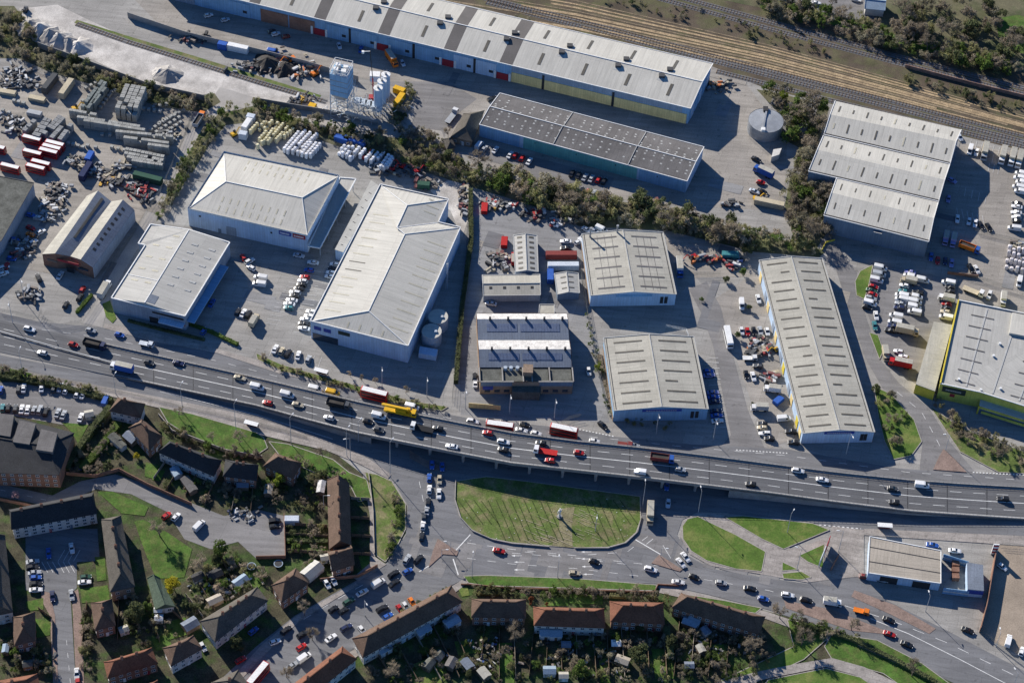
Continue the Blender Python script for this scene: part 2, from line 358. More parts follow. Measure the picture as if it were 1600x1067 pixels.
# --- roads
far_y = [(-60, 486), (0, 500), (110, 526), (220, 551), (310, 571), (400, 591), (480, 610), (560, 629), (640, 646), (720, 662), (800, 677), (900, 690), (1000, 700), (1100, 712), (1200, 725), (1310, 739), (1425, 751), (1510, 757), (1600, 762), (1680, 766)]
near_y = [(-60, 537), (0, 550), (110, 573), (220, 596), (310, 615), (400, 634), (480, 656), (560, 677), (640, 693), (720, 709), (800, 724), (900, 735), (1000, 746), (1100, 758), (1200, 770), (1310, 785), (1425, 799), (1510, 805), (1600, 811), (1680, 816)]
deck_z = [.12, .12, .16, .5, 1.1, 1.9, 3.0, 4.3, 5.4, 6.0, 6.3, 6.4, 6.2, 5.6, 4.5, 3.2, 2.1, 1.4, .8, .5]
area('road', [(-80, 470), (60, 503), (160, 512), (330, 546), (440, 578), (560, 605), (640, 636), (740, 655), (880, 668), (960, 682), (1080, 694), (1230, 702), (1400, 731), (1480, 738), (1700, 748), (1700, 775), (1200, 735), (800, 690), (560, 640), (220, 562), (-80, 500)], .08, 'asphalt')
area('road', [(-80, 540), (220, 597), (400, 638), (560, 676), (640, 690), (720, 706), (800, 720), (900, 732), (1000, 742), (1200, 768), (1400, 794), (1700, 815), (1700, 842), (1420, 836), (1320, 826), (1296, 822), (1250, 812), (1130, 802), (1090, 800), (1066, 812), (1058, 835), (1075, 868), (1110, 888), (1195, 902), (1262, 912), (1300, 900), (1345, 895), (1380, 935), (1480, 985), (1700, 1100), (1700, 1165), (1480, 1062), (1310, 990), (1200, 952), (1100, 927), (1030, 912), (800, 900), (730, 902), (690, 922), (600, 980), (520, 1036), (460, 1092), (400, 1200), (250, 1200), (330, 1075), (400, 1010), (460, 962), (560, 905), (606, 878), (634, 836), (637, 790), (612, 746), (575, 722), (520, 698), (400, 657), (330, 641), (250, 624), (150, 604), (0, 574), (-80, 557)], .08, 'asphalt')
area('road', [(-60, 748), (0, 756), (82, 774), (125, 752), (180, 741), (232, 757), (290, 782), (350, 806), (402, 796), (446, 806), (446, 872), (400, 872), (372, 846), (330, 858), (288, 842), (262, 800), (205, 772), (150, 764), (84, 792), (0, 776), (-60, 770)], .07, 'asphalt_old')
area('road', [(40, 826), (152, 826), (156, 876), (120, 878), (120, 918), (110, 930), (112, 962), (120, 1090), (92, 1090), (86, 962), (78, 928), (66, 922), (40, 922)], .07, 'asphalt')
area('road', [(1282, 372), (1310, 388), (1338, 425), (1348, 480), (1374, 560), (1404, 598), (1452, 638), (1484, 690), (1524, 738), (1436, 738), (1441, 694), (1428, 656), (1382, 612), (1352, 560), (1326, 484), (1300, 402), (1284, 392)], .07, 'asphalt_old')
area('road', [(1076, 452), (1104, 440), (1126, 480), (1146, 560), (1168, 640), (1198, 708), (1126, 698), (1142, 680), (1128, 610), (1114, 540), (1096, 490)], .07, 'asphalt_old')
area('car_park', [(1362, 410), (1500, 440), (1480, 520), (1432, 600), (1395, 575), (1366, 520), (1352, 480)], .06, 'asphalt_old')
area('car_park', [(-60, 600), (40, 596), (150, 622), (178, 640), (130, 668), (90, 662), (0, 646), (-60, 640)], .06, 'asphalt_old')
area('car_park', [(740, 222), (960, 278), (940, 312), (880, 300), (800, 262), (738, 244)], .05, 'asphalt_old')
# --- pavements, verges, islands
def verge(px, mat='grass', z=.2, kerb=True):
    o = area('grass_verge', px, z, mat, True)
    if z >= .2:
        b = MB(); pts = Wp(px); line_into(b, pts + [pts[0]], .28, z + AREA_N[0] * .0006 + .006); struct(b.build('kerb', 'kerb'))
    return o
area('pavement', [(-80, 556), (0, 572), (150, 602), (250, 621), (330, 637), (400, 652), (520, 692), (575, 716), (612, 742), (606, 748), (560, 724), (510, 704), (400, 678), (330, 660), (250, 638), (150, 614), (0, 588), (-80, 570)], .17, 'pave', True)
area('pavement', [(566, 736), (574, 741), (584, 800), (586, 870), (604, 882), (560, 908), (552, 902), (578, 880), (578, 806)], .16, 'pave', True)
area('pavement', [(690, 926), (722, 906), (732, 910), (700, 934), (600, 996), (520, 1052), (480, 1092), (462, 1092), (510, 1042), (600, 984)], .16, 'pave', True)
area('pavement', [(404, 1012), (460, 964), (556, 910), (560, 914), (468, 970), (412, 1024), (350, 1090), (336, 1090)], .16, 'pave', True)
area('pavement', [(1030, 914), (1100, 930), (1200, 956), (1310, 994), (1480, 1068), (1640, 1140), (1620, 1150), (1460, 1072), (1300, 1004), (1200, 968), (1120, 946), (1030, 926)], .16, 'pave', True)
area('pavement', [(162, 513), (230, 532), (340, 552), (440, 585), (560, 611), (650, 640), (648, 633), (560, 602), (440, 574), (330, 543), (240, 520), (164, 506)], .15, 'pave', True)
area('pavement', [(1090, 800), (1140, 802), (1130, 808), (1200, 848), (1240, 858), (1300, 838), (1300, 822), (1350, 828), (1350, 900), (1300, 905), (1262, 910), (1195, 898), (1110, 884), (1078, 866), (1062, 836), (1070, 812)], .14, 'pave', True)
area('pavement', [(1350, 826), (1700, 842), (1700, 860), (1560, 850), (1350, 836)], .14, 'pave', True)
verge([(712, 752), (760, 745), (820, 752), (1000, 776), (1001, 812), (994, 832), (976, 848), (950, 855), (905, 856), (860, 853), (800, 848), (760, 840), (734, 826), (718, 806), (711, 780)], 'grass_dry', .24)
area('brick_path', [(872, 796), (898, 792), (893, 820), (895, 856), (862, 853), (874, 826)], .27, 'worn_grass')
verge([(1066, 822), (1074, 811), (1090, 807), (1102, 813), (1150, 836), (1196, 862), (1190, 893), (1150, 889), (1104, 876), (1080, 861), (1067, 842)], 'grass', .22)
verge([(1132, 808), (1160, 806), (1270, 818), (1296, 828), (1224, 858), (1190, 842)], 'grass', .22)
verge([(1248, 868), (1288, 850), (1286, 888), (1262, 878)], 'lawn', .22)
verge([(1222, 878), (1248, 890), (1222, 892)], 'grass', .22)
verge([(1222, 896), (1252, 893), (1268, 902), (1252, 906), (1224, 904)], 'grass', .22)
verge([(248, 636), (300, 647), (400, 676), (412, 684), (418, 700), (400, 712), (352, 702), (296, 682), (262, 660)], 'lawn', .22)
verge([(420, 690), (450, 694), (520, 718), (545, 738), (580, 752), (584, 778), (560, 784), (548, 760), (490, 738), (440, 716)], 'lawn', .22)
verge([(570, 738), (590, 742), (612, 752), (634, 788), (634, 826), (622, 850), (602, 878), (588, 868), (586, 800)], 'grass_dry', .23)
verge([(724, 900), (760, 899), (900, 904), (1026, 914), (1024, 923), (860, 918), (760, 915), (732, 911)], 'lawn', .22)
verge([(1060, 927), (1130, 938), (1190, 950), (1180, 958), (1100, 944)], 'lawn', .21)
verge([(1230, 968), (1300, 980), (1290, 1000), (1256, 1030), (1180, 1066), (1120, 1066), (1240, 1010)], 'grass', .2)
verge([(1300, 990), (1370, 1000), (1440, 1036), (1500, 1080), (1420, 1080), (1380, 1052), (1300, 1030), (1288, 1010)], 'lawn', .2)
verge([(1200, 1062), (1290, 1044), (1360, 1062), (1400, 1090), (1180, 1090)], 'grass', .2)
area('path', [(1180, 1050), (1250, 1036), (1300, 1028), (1350, 1042), (1400, 1066), (1420, 1090), (1390, 1090), (1340, 1056), (1290, 1042), (1200, 1060), (1120, 1080), (1100, 1072)], .24, 'pave')
verge([(1366, 604), (1392, 616), (1428, 656), (1440, 690), (1424, 712), (1396, 718), (1382, 690), (1372, 650)], 'grass', .2)
verge([(1336, 440), (1344, 424), (1364, 414), (1356, 452), (1350, 468), (1338, 462)], 'grass', .2)
verge([(1358, 520), (1372, 524), (1380, 548), (1374, 562)], 'grass', .2)
verge([(1452, 634), (1500, 668), (1600, 706), (1640, 742), (1560, 738), (1500, 706)], 'grass_dry', .2)
verge([(-60, 570), (0, 572), (52, 584), (40, 592), (-60, 586)], 'grass', .2)
verge([(400, 552), (440, 570), (540, 598), (640, 626), (700, 636), (690, 642), (620, 632), (540, 606), (440, 580), (402, 562)], 'grass_dry', .2)
for px in ([(210, 815), (224, 812), (262, 832), (300, 858), (288, 902), (244, 904), (228, 866)], [(96, 660), (138, 664), (122, 694), (113, 676)], [(152, 768), (176, 768), (232, 792), (226, 806), (190, 802)],
           [(148, 870), (164, 870), (166, 906), (152, 908)], [(126, 920), (168, 914), (172, 938), (128, 942)], [(40, 940), (68, 934), (68, 952), (44, 954)], [(54, 966), (80, 972), (78, 992), (58, 996)],
           [(448, 836), (512, 838), (512, 848), (448, 850)], [(470, 848), (512, 850), (512, 860), (472, 864)], [(384, 892), (408, 886), (420, 902), (402, 920), (382, 908)], [(560, 868), (582, 868), (582, 888), (566, 892)],
           [(228, 722), (248, 728), (240, 748), (226, 744)], [(238, 732), (258, 736), (250, 752), (238, 750)], [(640, 1040), (690, 1020), (700, 1060), (650, 1090)], [(776, 1004), (800, 1004), (804, 1067), (784, 1067)],
           [(892, 928), (942, 930), (942, 944), (888, 942)], [(1018, 1014), (1050, 1012), (1056, 1060), (1024, 1060)], [(936, 1030), (950, 1028), (954, 1067), (938, 1067)], [(710, 1002), (740, 1000), (744, 1020), (716, 1024)],
           [(1096, 1008), (1130, 1006), (1136, 1030), (1100, 1034)], [(716, 920), (730, 916), (734, 930), (722, 932)], [(850, 936), (886, 930), (888, 946), (852, 946)], [(260, 972), (290, 964), (296, 990), (262, 1000)], [(236, 996), (262, 990), (270, 1012), (244, 1016)]):
    verge(px, 'lawn' if RND.random() < .7 else 'grass', .12)
# traffic islands with red brick
for px in ([(1474, 702), (1486, 712), (1510, 738), (1458, 734), (1466, 716)], [(684, 842), (716, 862), (714, 868), (692, 866), (670, 886), (676, 862)], [(1025, 872), (1030, 867), (1066, 890), (1062, 893), (1018, 880)]):
    area('traffic_island', px, .25, 'redpave', True)
for px in ([(1225, 938), (1300, 952), (1400, 992), (1330, 985), (1228, 950)], [(1335, 922), (1400, 946), (1462, 982), (1452, 990), (1392, 960), (1330, 932)], [(640, 703), (660, 716), (700, 734), (676, 736), (640, 716)], [(64, 922), (78, 926), (86, 962), (92, 1090), (84, 1090), (78, 962), (66, 940)], [(112, 926), (122, 920), (128, 962), (132, 1090), (120, 1090), (114, 962)]):
    area('brick_paving', px, .12, 'redpave')
# tarmac repairs and slab replacements
rr_ = random.Random(31); rep_mat = ('asphalt_old', 'yard_grey', 'yard_tan', 'asphalt', 'yard_pink', 'pave')
for k in range(110):
    if k < 80: x, y = rr_.uniform(20, 1590), rr_.uniform(60, 520)
    else: x, y = rr_.uniform(640, 1300), rr_.uniform(845, 905)
    if (x > 560 and y < (x - 560) * .24 - 20) or y < 150 and x < 560: continue
    if y < 330 and 330 < x < 1300 and y > 140 + (x - 330) * .19 and y < 200 + (x - 330) * .24: continue
    r = heading(x, y, -14) + rr_.choice((0, math.pi / 2)); d = Vector((math.cos(r), math.sin(r), 0)); n = Vector((-d.y, d.x, 0)); l, w_ = rr_.uniform(2, 11), rr_.uniform(.8, 3.2); c = P(x, y)
    struct(MB().poly([Vector((q.x, q.y, .092 + k * .0002)) for q in (c - d * l - n * w_, c + d * l - n * w_, c + d * l + n * w_, c - d * l + n * w_)]).build('surface_repair', rep_mat[k % 4] if k < 80 else 'asphalt_old'))
# --- flyover
def edge(tab, x):
    for (x0, y0), (x1, y1) in zip(tab, tab[1:]):
        if x <= x1: return lerp(y0, y1, (x - x0) / (x1 - x0))
    return tab[-1][1]
XS = [p[0] for p in far_y]
def dz(x): return edge(list(zip(XS, deck_z)), x)
def dk(x, t, up=0.0):                                     # point on the flyover: photo column x, fraction t from far to near edge
    z = dz(x); return P(x, lerp(edge(far_y, x), edge(near_y, x), t), z) + Vector((0, 0, up))
fly = thing('flyover', 'long dual carriageway flyover crossing the whole picture above the roundabout', 'flyover', (0, 560, 0))
xs = list(range(-60, 1681, 20))
b = MB()
for x0, x1 in zip(xs, xs[1:]):
    A, B_, C_, D_ = dk(x0, 0), dk(x1, 0), dk(x1, 1), dk(x0, 1)
    dn = Vector((0, 0, -1.1))
    b.poly((A, D_, C_, B_)); b.poly((A + dn, B_ + dn, C_ + dn, D_ + dn), 1); b.poly((D_, D_ + dn, C_ + dn, C_), 1); b.poly((A, B_, B_ + dn, A + dn), 1)
b.build('deck', ['deck', 'concrete'], fly)
for nm, t in (('far', 0.0), ('near', 1.0)):
    b = MB(); r = MB()
    for x0, x1 in zip(xs, xs[1:]):
        if (t == 0 and x1 < 170) or (t == 1 and x1 < 220): continue
        p, q = dk(x0, t), dk(x1, t); d = (q - p).normalized(); n = Vector((-d.y, d.x, 0)) * .18
        b.hexa([p - n, q - n, q + n, p + n], [k + Vector((0, 0, .55)) for k in (p - n, q - n, q + n, p + n)])
        up = Vector((0, 0, 1.05)); r.bar(p + up, q + up, .05)
        for k in range(3):
            c = p.lerp(q, k / 3); r.bar(c + Vector((0, 0, .5)), c + up, .05)
    b.build('parapet', 'concrete', fly); r.build('railing', 'steel', fly)
    # retaining walls where the ramp is solid
    for lo, hi in ((220, 580), (1130, 1680)):
        b = MB()
        for x0, x1 in zip(xs, xs[1:]):
            if x0 < lo or x1 > hi: continue
            p, q = dk(x0, t, -.05), dk(x1, t, -.05)
            b.poly((p, (p.x, p.y, 0), (q.x, q.y, 0), q))
        b.build('retaining_wall', 'concrete', fly)
for x in range(620, 1120, 52):
    b = MB()
    for t in (.12, .88):
        c = dk(x, t); b.cyl((c.x, c.y), .55, 0, c.z - 1.6, n=10)
    p, q = dk(x, .03, -2.0), dk(x, .97, -2.0); b.bar(p, q, .75)
    b.build('pier', 'concrete', fly)
def mark(px0, px1, t, wd, dash, name, tf=None):
    pts = [dk(x, t if tf is None else tf(x), .03) for x in range(px0, px1 + 1, 20)]
    b = MB(); line_into(b, pts, wd, lambda: 0, dash)
    if not dash: return b.build(name, 'white_paint', fly)
    for f in b.f: MB().poly([b.v[i] for i in f]).build('lane_dash', 'white_paint', fly)
mark(-60, 1680, .26, .18, (4.2, 4.2), 'lane_marking'); mark(-60, 1680, .74, .18, (4.2, 4.2), 'lane_marking')
mark(180, 1680, .495, .28, None, 'centre_line'); mark(-60, 180, .495, .18, (4.2, 4.2), 'lane_marking')
mark(180, 1680, .045, .14, None, 'edge_line'); mark(180, 1680, .955, .14, None, 'edge_line')
b = MB()
for x0 in range(0, 175, 12):
    p, q = dk(x0, .38 + x0 * .0012), dk(x0 + 12, .38 + (x0 + 12) * .0012); b.bar(p + Vector((0, 0, .55)), q + Vector((0, 0, .55)), .22); b.bar(p, p + Vector((0, 0, .6)), .08)
tag(b.build('crash_barrier', 'steel'), 'low grey crash barrier dividing the merging lanes at the left end of the flyover', 'barrier')
for t_ in (.10, .17, .33, .41, .57, .65, .81, .89):
    b = MB(); line_into(b, [dk(x, t_, -.012) for x in range(-60, 1681, 20)], .55, lambda: 0); b.build('wheel_track', 'deck_worn', fly)
for x in range(240, 1660, 62):
    p, q = dk(x, .03, .02), dk(x, .97, .02); d = (q - p).normalized(); n = Vector((-d.y, d.x, 0)) * .16; MB().poly((p - n, q - n, q + n, p + n)).build('expansion_joint', 'dark', fly)
# road markings on the ground
RM = [([(0, 506), (160, 528), (330, 562), (440, 590)], .15, (3, 5)), ([(560, 623), (640, 641), (720, 657)], .15, (3, 5)), ([(760, 664), (900, 680), (1060, 697), (1230, 712), (1420, 738), (1600, 750)], .15, (3, 4.5)),
      ([(250, 612), (400, 648), (520, 686)], .16, None), ([(655, 752), (663, 790)], .15, (3, 3)), ([(800, 864), (960, 876), (1030, 884)], .15, (3, 4)), ([(730, 872), (800, 881), (900, 888), (1000, 900)], .15, (3, 4)),
      ([(730, 848), (800, 858), (900, 868), (980, 862), (1012, 838)], .15, (3, 4)), ([(711, 861), (735, 835)], .35, None), ([(993, 843), (1032, 866)], .35, None), ([(1100, 905), (1200, 922), (1290, 948)], .15, (3, 4)),
      ([(1320, 946), (1400, 972), (1480, 1004), (1600, 1062)], .18, (4, 4)), ([(1360, 966), (1420, 990), (1500, 1030), (1580, 1072)], .25, None), ([(1401, 612), (1440, 644), (1462, 684), (1470, 700)], .15, (3, 3.5)),
      ([(1520, 738), (1600, 742)], .5, (.6, .6)), ([(1150, 703), (1230, 708)], .4, (.6, .6)), ([(1280, 820), (1345, 826)], .4, (.8, .8)), ([(1360, 834), (1680, 848)], .15, (3, 4)), ([(880, 666), (960, 682)], .4, (.6, .6)),
      ([(420, 1000), (520, 940), (600, 895)], .15, (3, 4)), ([(708, 873), (716, 898)], .4, None), ([(655, 893), (670, 884)], .3, None), ([(104, 1000), (110, 1067)], .12, (2, 3)), ([(0, 765), (80, 783)], .1, (2, 3)),
      ([(1010, 850), (1020, 842)], .2, None), ([(1036, 852), (1048, 872)], .15, None), ([(820, 862), (1000, 884)], .15, (3, 5))]
for px, wd, ds in RM: strip_px(px, wd, .115, 'white_paint', 'road_marking', None, False, ds)
for x, y in ((812, 878), (808, 868), (812, 890), (917, 862), (917, 873), (918, 885), (920, 897)):   # lane arrows
    c = P(x, y); r = heading(x, y, 180); d = Vector((math.cos(r), math.sin(r), 0)); n = Vector((-d.y, d.x, 0)); b = MB()
    q = lambda f, s: (c.x + d.x * f + n.x * s, c.y + d.y * f + n.y * s, .115)
    b.poly((q(-1.6, -.09), q(.8, -.09), q(.8, .09), q(-1.6, .09))); b.poly((q(.8, -.4), q(2, 0), q(.8, .4))); struct(b.build('road_arrow', 'white_paint'))
for x, y, dx, dy, n, ang in ((70, 886, 8.4, 0, 6, -60), (1112, 566, 1.4, 9, 3, 0), (1524, 240, 9, 3, 4, -100), (1446, 300, 0, 0, 0, 0)):
    for k in range(n):
        r = heading(x + dx * k, y + dy * k, ang); c = P(x + dx * k, y + dy * k); d = Vector((math.cos(r), math.sin(r), 0)); b = MB(); line_into(b, [c - d * 2.6, c + d * 2.6], .12, .115); struct(b.build('bay_line', 'white_paint'))
def bays(a, b_, n, ang, L_=5.0):
    b = MB()
    for k in range(n):
        x, y = lerp(a[0], b_[0], k / (n - 1)), lerp(a[1], b_[1], k / (n - 1)); r = heading(x, y, ang); c = P(x, y); d = Vector((math.cos(r), math.sin(r), 0)); line_into(b, [c - d * L_ / 2, c + d * L_ / 2], .11, .115)
    struct(b.build('bay_lines', 'white_paint'))
bays((468, 430), (424, 506), 13, 172); bays((492, 424), (470, 520), 14, 172); bays((424, 548), (500, 566), 8, 70); bays((1112, 560), (1124, 668), 14, 5); bays((1516, 225), (1596, 246), 10, -105)
bays((96, 868), (120, 868), 4, 60); bays((1508, 300), (1540, 312), 4, -100); bays((1545, 262), (1560, 266), 3, -100); bays((1496, 332), (1536, 344), 6, -80)
def edge_y(ln, x):
    for (xa, ya), (xb, yb) in zip(ln, ln[1:]):
        if x <= xb: return lerp(ya, yb, (x - xa) / (xb - xa))
    return ln[-1][1]
M('sand_dark', (.24, .185, .12), .98, .35, .3, .4)
# railway: sidings (pale bands) and tracks
rr_ = random.Random(2)
for k in range(9):                                      # worn pale sidings fanning out and converging to the right
    y0, y1, y2 = -44 + k * 6.0, 71 + k * 4.5, 182 + k * 3.4; x0, x1 = 640 + rr_.uniform(0, 300) * (k % 3 > 0), 1690 - rr_.uniform(0, 260) * (k % 4 > 1)
    ln = [(640, y0), (900, lerp(y0, y1, .40)), (1200, y1), (1400, lerp(y1, y2, .49)), (1600, y2), (1700, y2 + 27)]
    px = [(x0, edge_y(ln, x0))] + [p for p in ln if x0 < p[0] < x1] + [(x1, edge_y(ln, x1))]
    strip_px(px, rr_.choice((.6, .8, 1.1, 1.5)), .10 + k * .002, 'siding' if k % 3 else 'sand_dark', 'siding_strip')
def track(px, label):
    t = thing('railway_track', label, 'railway track', P(*px[len(px) // 2]), 'railway tracks')
    pts = [P(x, y) for x, y in px]
    b = MB(); line_into(b, pts, 3.0, .08); b.build('track_bed', 'asphalt', t)
    for s in (-1, 1):
        b = MB()
        for p, q in zip(pts, pts[1:]):
            d = (q - p).normalized(); n = Vector((-d.y, d.x, 0)) * .72 * s; b.bar(p + n + Vector((0, 0, .28)), q + n + Vector((0, 0, .28)), .09)
        b.build('rail', 'rail', t)
    b = MB()
    for p, q in zip(pts, pts[1:]):
        L_ = (q - p).length; d = (q - p) / L_; n = Vector((-d.y, d.x, 0))
        for k in range(int(L_ / 1.4)):
            c = p + d * (k * 1.4); b.hexa([c - d * .15 - n * 1.25 + Vector((0, 0, .06)), c + d * .15 - n * 1.25 + Vector((0, 0, .06)), c + d * .15 + n * 1.25 + Vector((0, 0, .06)), c - d * .15 + n * 1.25 + Vector((0, 0, .06))],
                                     [c - d * .15 - n * 1.25 + Vector((0, 0, .18)), c + d * .15 - n * 1.25 + Vector((0, 0, .18)), c + d * .15 + n * 1.25 + Vector((0, 0, .18)), c - d * .15 + n * 1.25 + Vector((0, 0, .18))])

    b = b.build('sleepers', 'fence_wood', t); b['kind'] = 'stuff'
for px, lb in (([(1000, -10), (1200, 45), (1400, 98), (1600, 148), (1680, 170)], 'railway track nearest the wooded bank at the top right'), ([(980, -26), (1200, 34), (1400, 88), (1600, 138), (1680, 160)], 'railway track right against the wooded bank shrubs'),
               ([(700, -16), (900, 32), (1200, 110), (1400, 160), (1600, 212), (1680, 236)], 'dark railway track just below the pale sidings'), ([(760, 4), (1000, 66), (1200, 118), (1400, 170), (1600, 222), (1680, 246)], 'second dark railway track below the pale sidings'),
               ([(1120, 112), (1200, 132), (1300, 158), (1500, 206), (1600, 230), (1680, 252)], 'railway track passing the corner of the three span warehouse'), ([(120, 38), (200, 66), (300, 97), (400, 128), (510, 160)], 'weedy railway siding through the aggregates yard')): track(px, lb)
area('lawn', [(1556, 30), (1590, 24), (1640, 40), (1640, 96), (1590, 82), (1560, 58)], .09, 'lawn'); area('grass_bank', [(1240, 14), (1300, 22), (1400, 56), (1480, 78), (1540, 88), (1530, 96), (1440, 80), (1330, 46), (1240, 26)], .09, 'lawn')
area('car_park', [(1180, -40), (1350, -30), (1352, 20), (1372, 30), (1330, 32), (1250, 10), (1180, -8)], .09, 'asphalt_old')
strip_px([(118, 34), (200, 60), (300, 90), (400, 121), (500, 152)], 2.2, .07, 'grass_dry', 'weed_strip')
# ================================================================ BUILDINGS
def inset(c, d):                                         # move the corners of an outline inwards by d metres
    n = len(c); out = []
    for k in range(n):
        p, q, r = c[k - 1], c[k], c[(k + 1) % n]
        u = (q - p).normalized(); v = (r - q).normalized()
        s = 1 if sum((c[i].x * c[(i + 1) % n].y - c[(i + 1) % n].x * c[i].y) for i in range(n)) > 0 else -1
        n1 = Vector((-u.y, u.x, 0)) * s; n2 = Vector((-v.y, v.x, 0)) * s
        m = n1 + n2; m = m / max(m.dot(n1), .3); out.append(q + m * d)
    return out
def bil(S, u, v): return S[0].lerp(S[1], u).lerp(S[3].lerp(S[2], u), v)
def patch(parent, S, u0, u1, v0, v1, mat, name='roof_light', h=.08, low=.0):
    q = [bil(S, u0, v0), bil(S, u1, v0), bil(S, u1, v1), bil(S, u0, v1)]
    n = (q[1] - q[0]).cross(q[3] - q[0]).normalized()
    if n.z < 0: n = -n
    return MB().hexa([p - n * .02 for p in q], [p + n * h for p in q]).build(name, mat, parent)
def slab(b, q, t, mi=0):                                 # sloping slab with thickness
    b.hexa([p - Vector((0, 0, t)) for p in q] if len(q) == 4 else q, q, mi)
def wallbox(parent, p, q, z0, z1, out, mat, name, t0=0., t1=1., push=.05, th=.12):
    """flat panel standing proud of the wall p->q between fractions t0..t1"""
    a, c = p.lerp(q, t0), p.lerp(q, t1); d = (c - a).normalized(); n = Vector((-d.y, d.x, 0))
    if n.dot(out) < 0: n = -n
    lo = [a, c, c + n * th, a + n * th]
    return MB().hexa([Vector((k.x, k.y, z0)) + n * push * 0 for k in lo], [Vector((k.x, k.y, z1)) for k in lo]).build(name, mat, parent)
def shed(name, label, cat, px, he, hr=None, ridge='ab', wall='wall_grey_shade', roof='roof_grey', over=.15, trim='trim_white', hip=0.0, rpx=None, gutter=True, group=None, base=0.0, par=0.0, ridge_cap=True):
    """px: outline of the eaves a,b,c,d in order (a near left, b near right, c far right, d far left).
    ridge 'ab': ridge runs from mid a-b to mid d-c;  'ad': from mid a-d to mid b-c;  None: flat roof"""
    c = [P(x, y, he) for x, y in px]; cen = sum(c, Vector()) / len(c)
    t = thing(name, label, cat, (cen.x, cen.y, 0), group)
    w = inset(c, over); b = MB()
    b.prism([(p.x, p.y) for p in w], base, he - .05, 0, False)
    R = {'root': t, 'c': c, 'w': w, 'he': he}
    if ridge is None:
        b.build('wall', wall, t)
        rb = MB().prism([(p.x, p.y) for p in c], he - .3, he); rf = rb.build('roof', roof, t)
        R['S'] = [c]; R['roof'] = rf
    else:
        if ridge == 'ab': r0, r1 = (c[0] + c[1]) / 2, (c[3] + c[2]) / 2; ends = ((0, 1), (3, 2))
        else: r0, r1 = (c[0] + c[3]) / 2, (c[1] + c[2]) / 2; ends = ((0, 3), (1, 2))
        if rpx: r0, r1 = P(*rpx[0], hr), P(*rpx[1], hr)
        elif hip:
            hw = (c[ends[0][0]] - c[ends[0][1]]).length / 2 * hip; dd = (r1 - r0).normalized(); r0 = r0 + dd * hw; r1 = r1 - dd * hw
        r0 = Vector((r0.x, r0.y, hr)); r1 = Vector((r1.x, r1.y, hr))
        rb = MB()
        if ridge == 'ab': quads = [[c[0], c[3], r1, r0], [c[2], c[1], r0, r1]]; tris = [[c[0], c[1], r0], [c[2], c[3], r1]]
        else: quads = [[c[1], c[0], r0, r1], [c[3], c[2], r1, r0]]; tris = [[c[0], c[3], r0], [c[2], c[1], r1]]
        if hip or rpx:
            for q in quads: rb.poly(q)
            for q in tris: rb.poly(q)
            rb.prism([(p.x, p.y) for p in c], he - .22, he, 0, False)
            b.build('wall', wall, t)
        else:
            up = Vector((0, 0, .18))
            for q in quads: rb.hexa([k - up for k in q], q)
            for (i, j), rr in zip(ends, (r0, r1)):
                b.poly((Vector((w[i].x, w[i].y, he - .1)), Vector((w[j].x, w[j].y, he - .1)), Vector((lerp(w[i], w[j], .5).x, lerp(w[i], w[j], .5).y, hr - .2))))
            b.build('wall', wall, t)
        rf = rb.build('roof', roof, t); R['roof'] = rf; R['S'] = quads; R['T'] = tris; R['r'] = (r0, r1)
        if ridge_cap:
            cb = MB(); cb.bar(r0 + Vector((0, 0, .05)), r1 + Vector((0, 0, .05)), .22)
            if hip or rpx:
                for q in tris:
                    for k in q[:2]: cb.bar(k + Vector((0, 0, .03)), q[2] + Vector((0, 0, .05)), .16)
            cb.build('ridge_cap', trim, rf)
    if gutter:
        gb = MB(); n = len(c)
        for k in range(n):
            p, q = c[k], c[(k + 1) % n]
            if hr and ridge and not (hip or rpx) and {k, (k + 1) % n} in [set(e) for e in ends]:
                m = (p + q) / 2; m.z = hr; segs = [(p, m), (m, q)]
            else: segs = [(p, q)]
            for a_, d_ in segs:
                hh = Vector((0, 0, .12 + par)); gb.bar(a_ + hh * .3, d_ + hh * .3, .2)
                if par: gb.poly((a_ - Vector((0, 0, .2)), d_ - Vector((0, 0, .2)), d_ + hh, a_ + hh))
        gb.build('verge_trim', trim, t)
    return R
def pstrip(parent, e0, e1, r, s, wd, d0, d1, mat, name='roof_light', h=.05):
    """strip square to the eave e0->e1 of the slope that rises to r: s metres along, wd wide, d0..d1 metres up the slope"""
    u = (e1 - e0).normalized(); v = (r - e0) - u * (r - e0).dot(u); v.normalize(); q = [e0 + u * (s + a_) + v * b_ for a_, b_ in ((-wd / 2, d0), (wd / 2, d0), (wd / 2, d1), (-wd / 2, d1))]
    n = u.cross(v); n = n if n.z > 0 else -n
    return MB().hexa([p - n * .02 for p in q], [p + n * h for p in q]).build(name, mat, parent)
def lights(R, k, us, v0, v1, w=.012, mat='roof_light', jit=0.0):
    for u in us: patch(R['root'], R['S'][k], u - w / 2, u + w / 2, v0, v1, mat)
def facing(p, q, cen):
    d = (q - p).normalized(); n = Vector((-d.y, d.x, 0)); return n if n.dot((p + q) / 2 - cen) > 0 else -n
WIN = {}
def window_mesh(w_, h_):
    k = (round(w_, 1), round(h_, 1))
    if k not in WIN:
        f = MB(); t = .09
        for x0, x1, z0, z1 in ((-w_ / 2, w_ / 2, 0, t), (-w_ / 2, w_ / 2, h_ - t, h_), (-w_ / 2, -w_ / 2 + t, t, h_ - t), (w_ / 2 - t, w_ / 2, t, h_ - t), (-t / 2, t / 2, t, h_ - t)): f.box(x0, x1, -.04, .1, z0, z1)
        g_ = MB().box(-w_ / 2 + t, w_ / 2 - t, -.04, .04, t, h_ - t)
        WIN[k] = (f.mesh('window', 'trim_white'), g_.mesh('pane', 'pane'))
    return WIN[k]
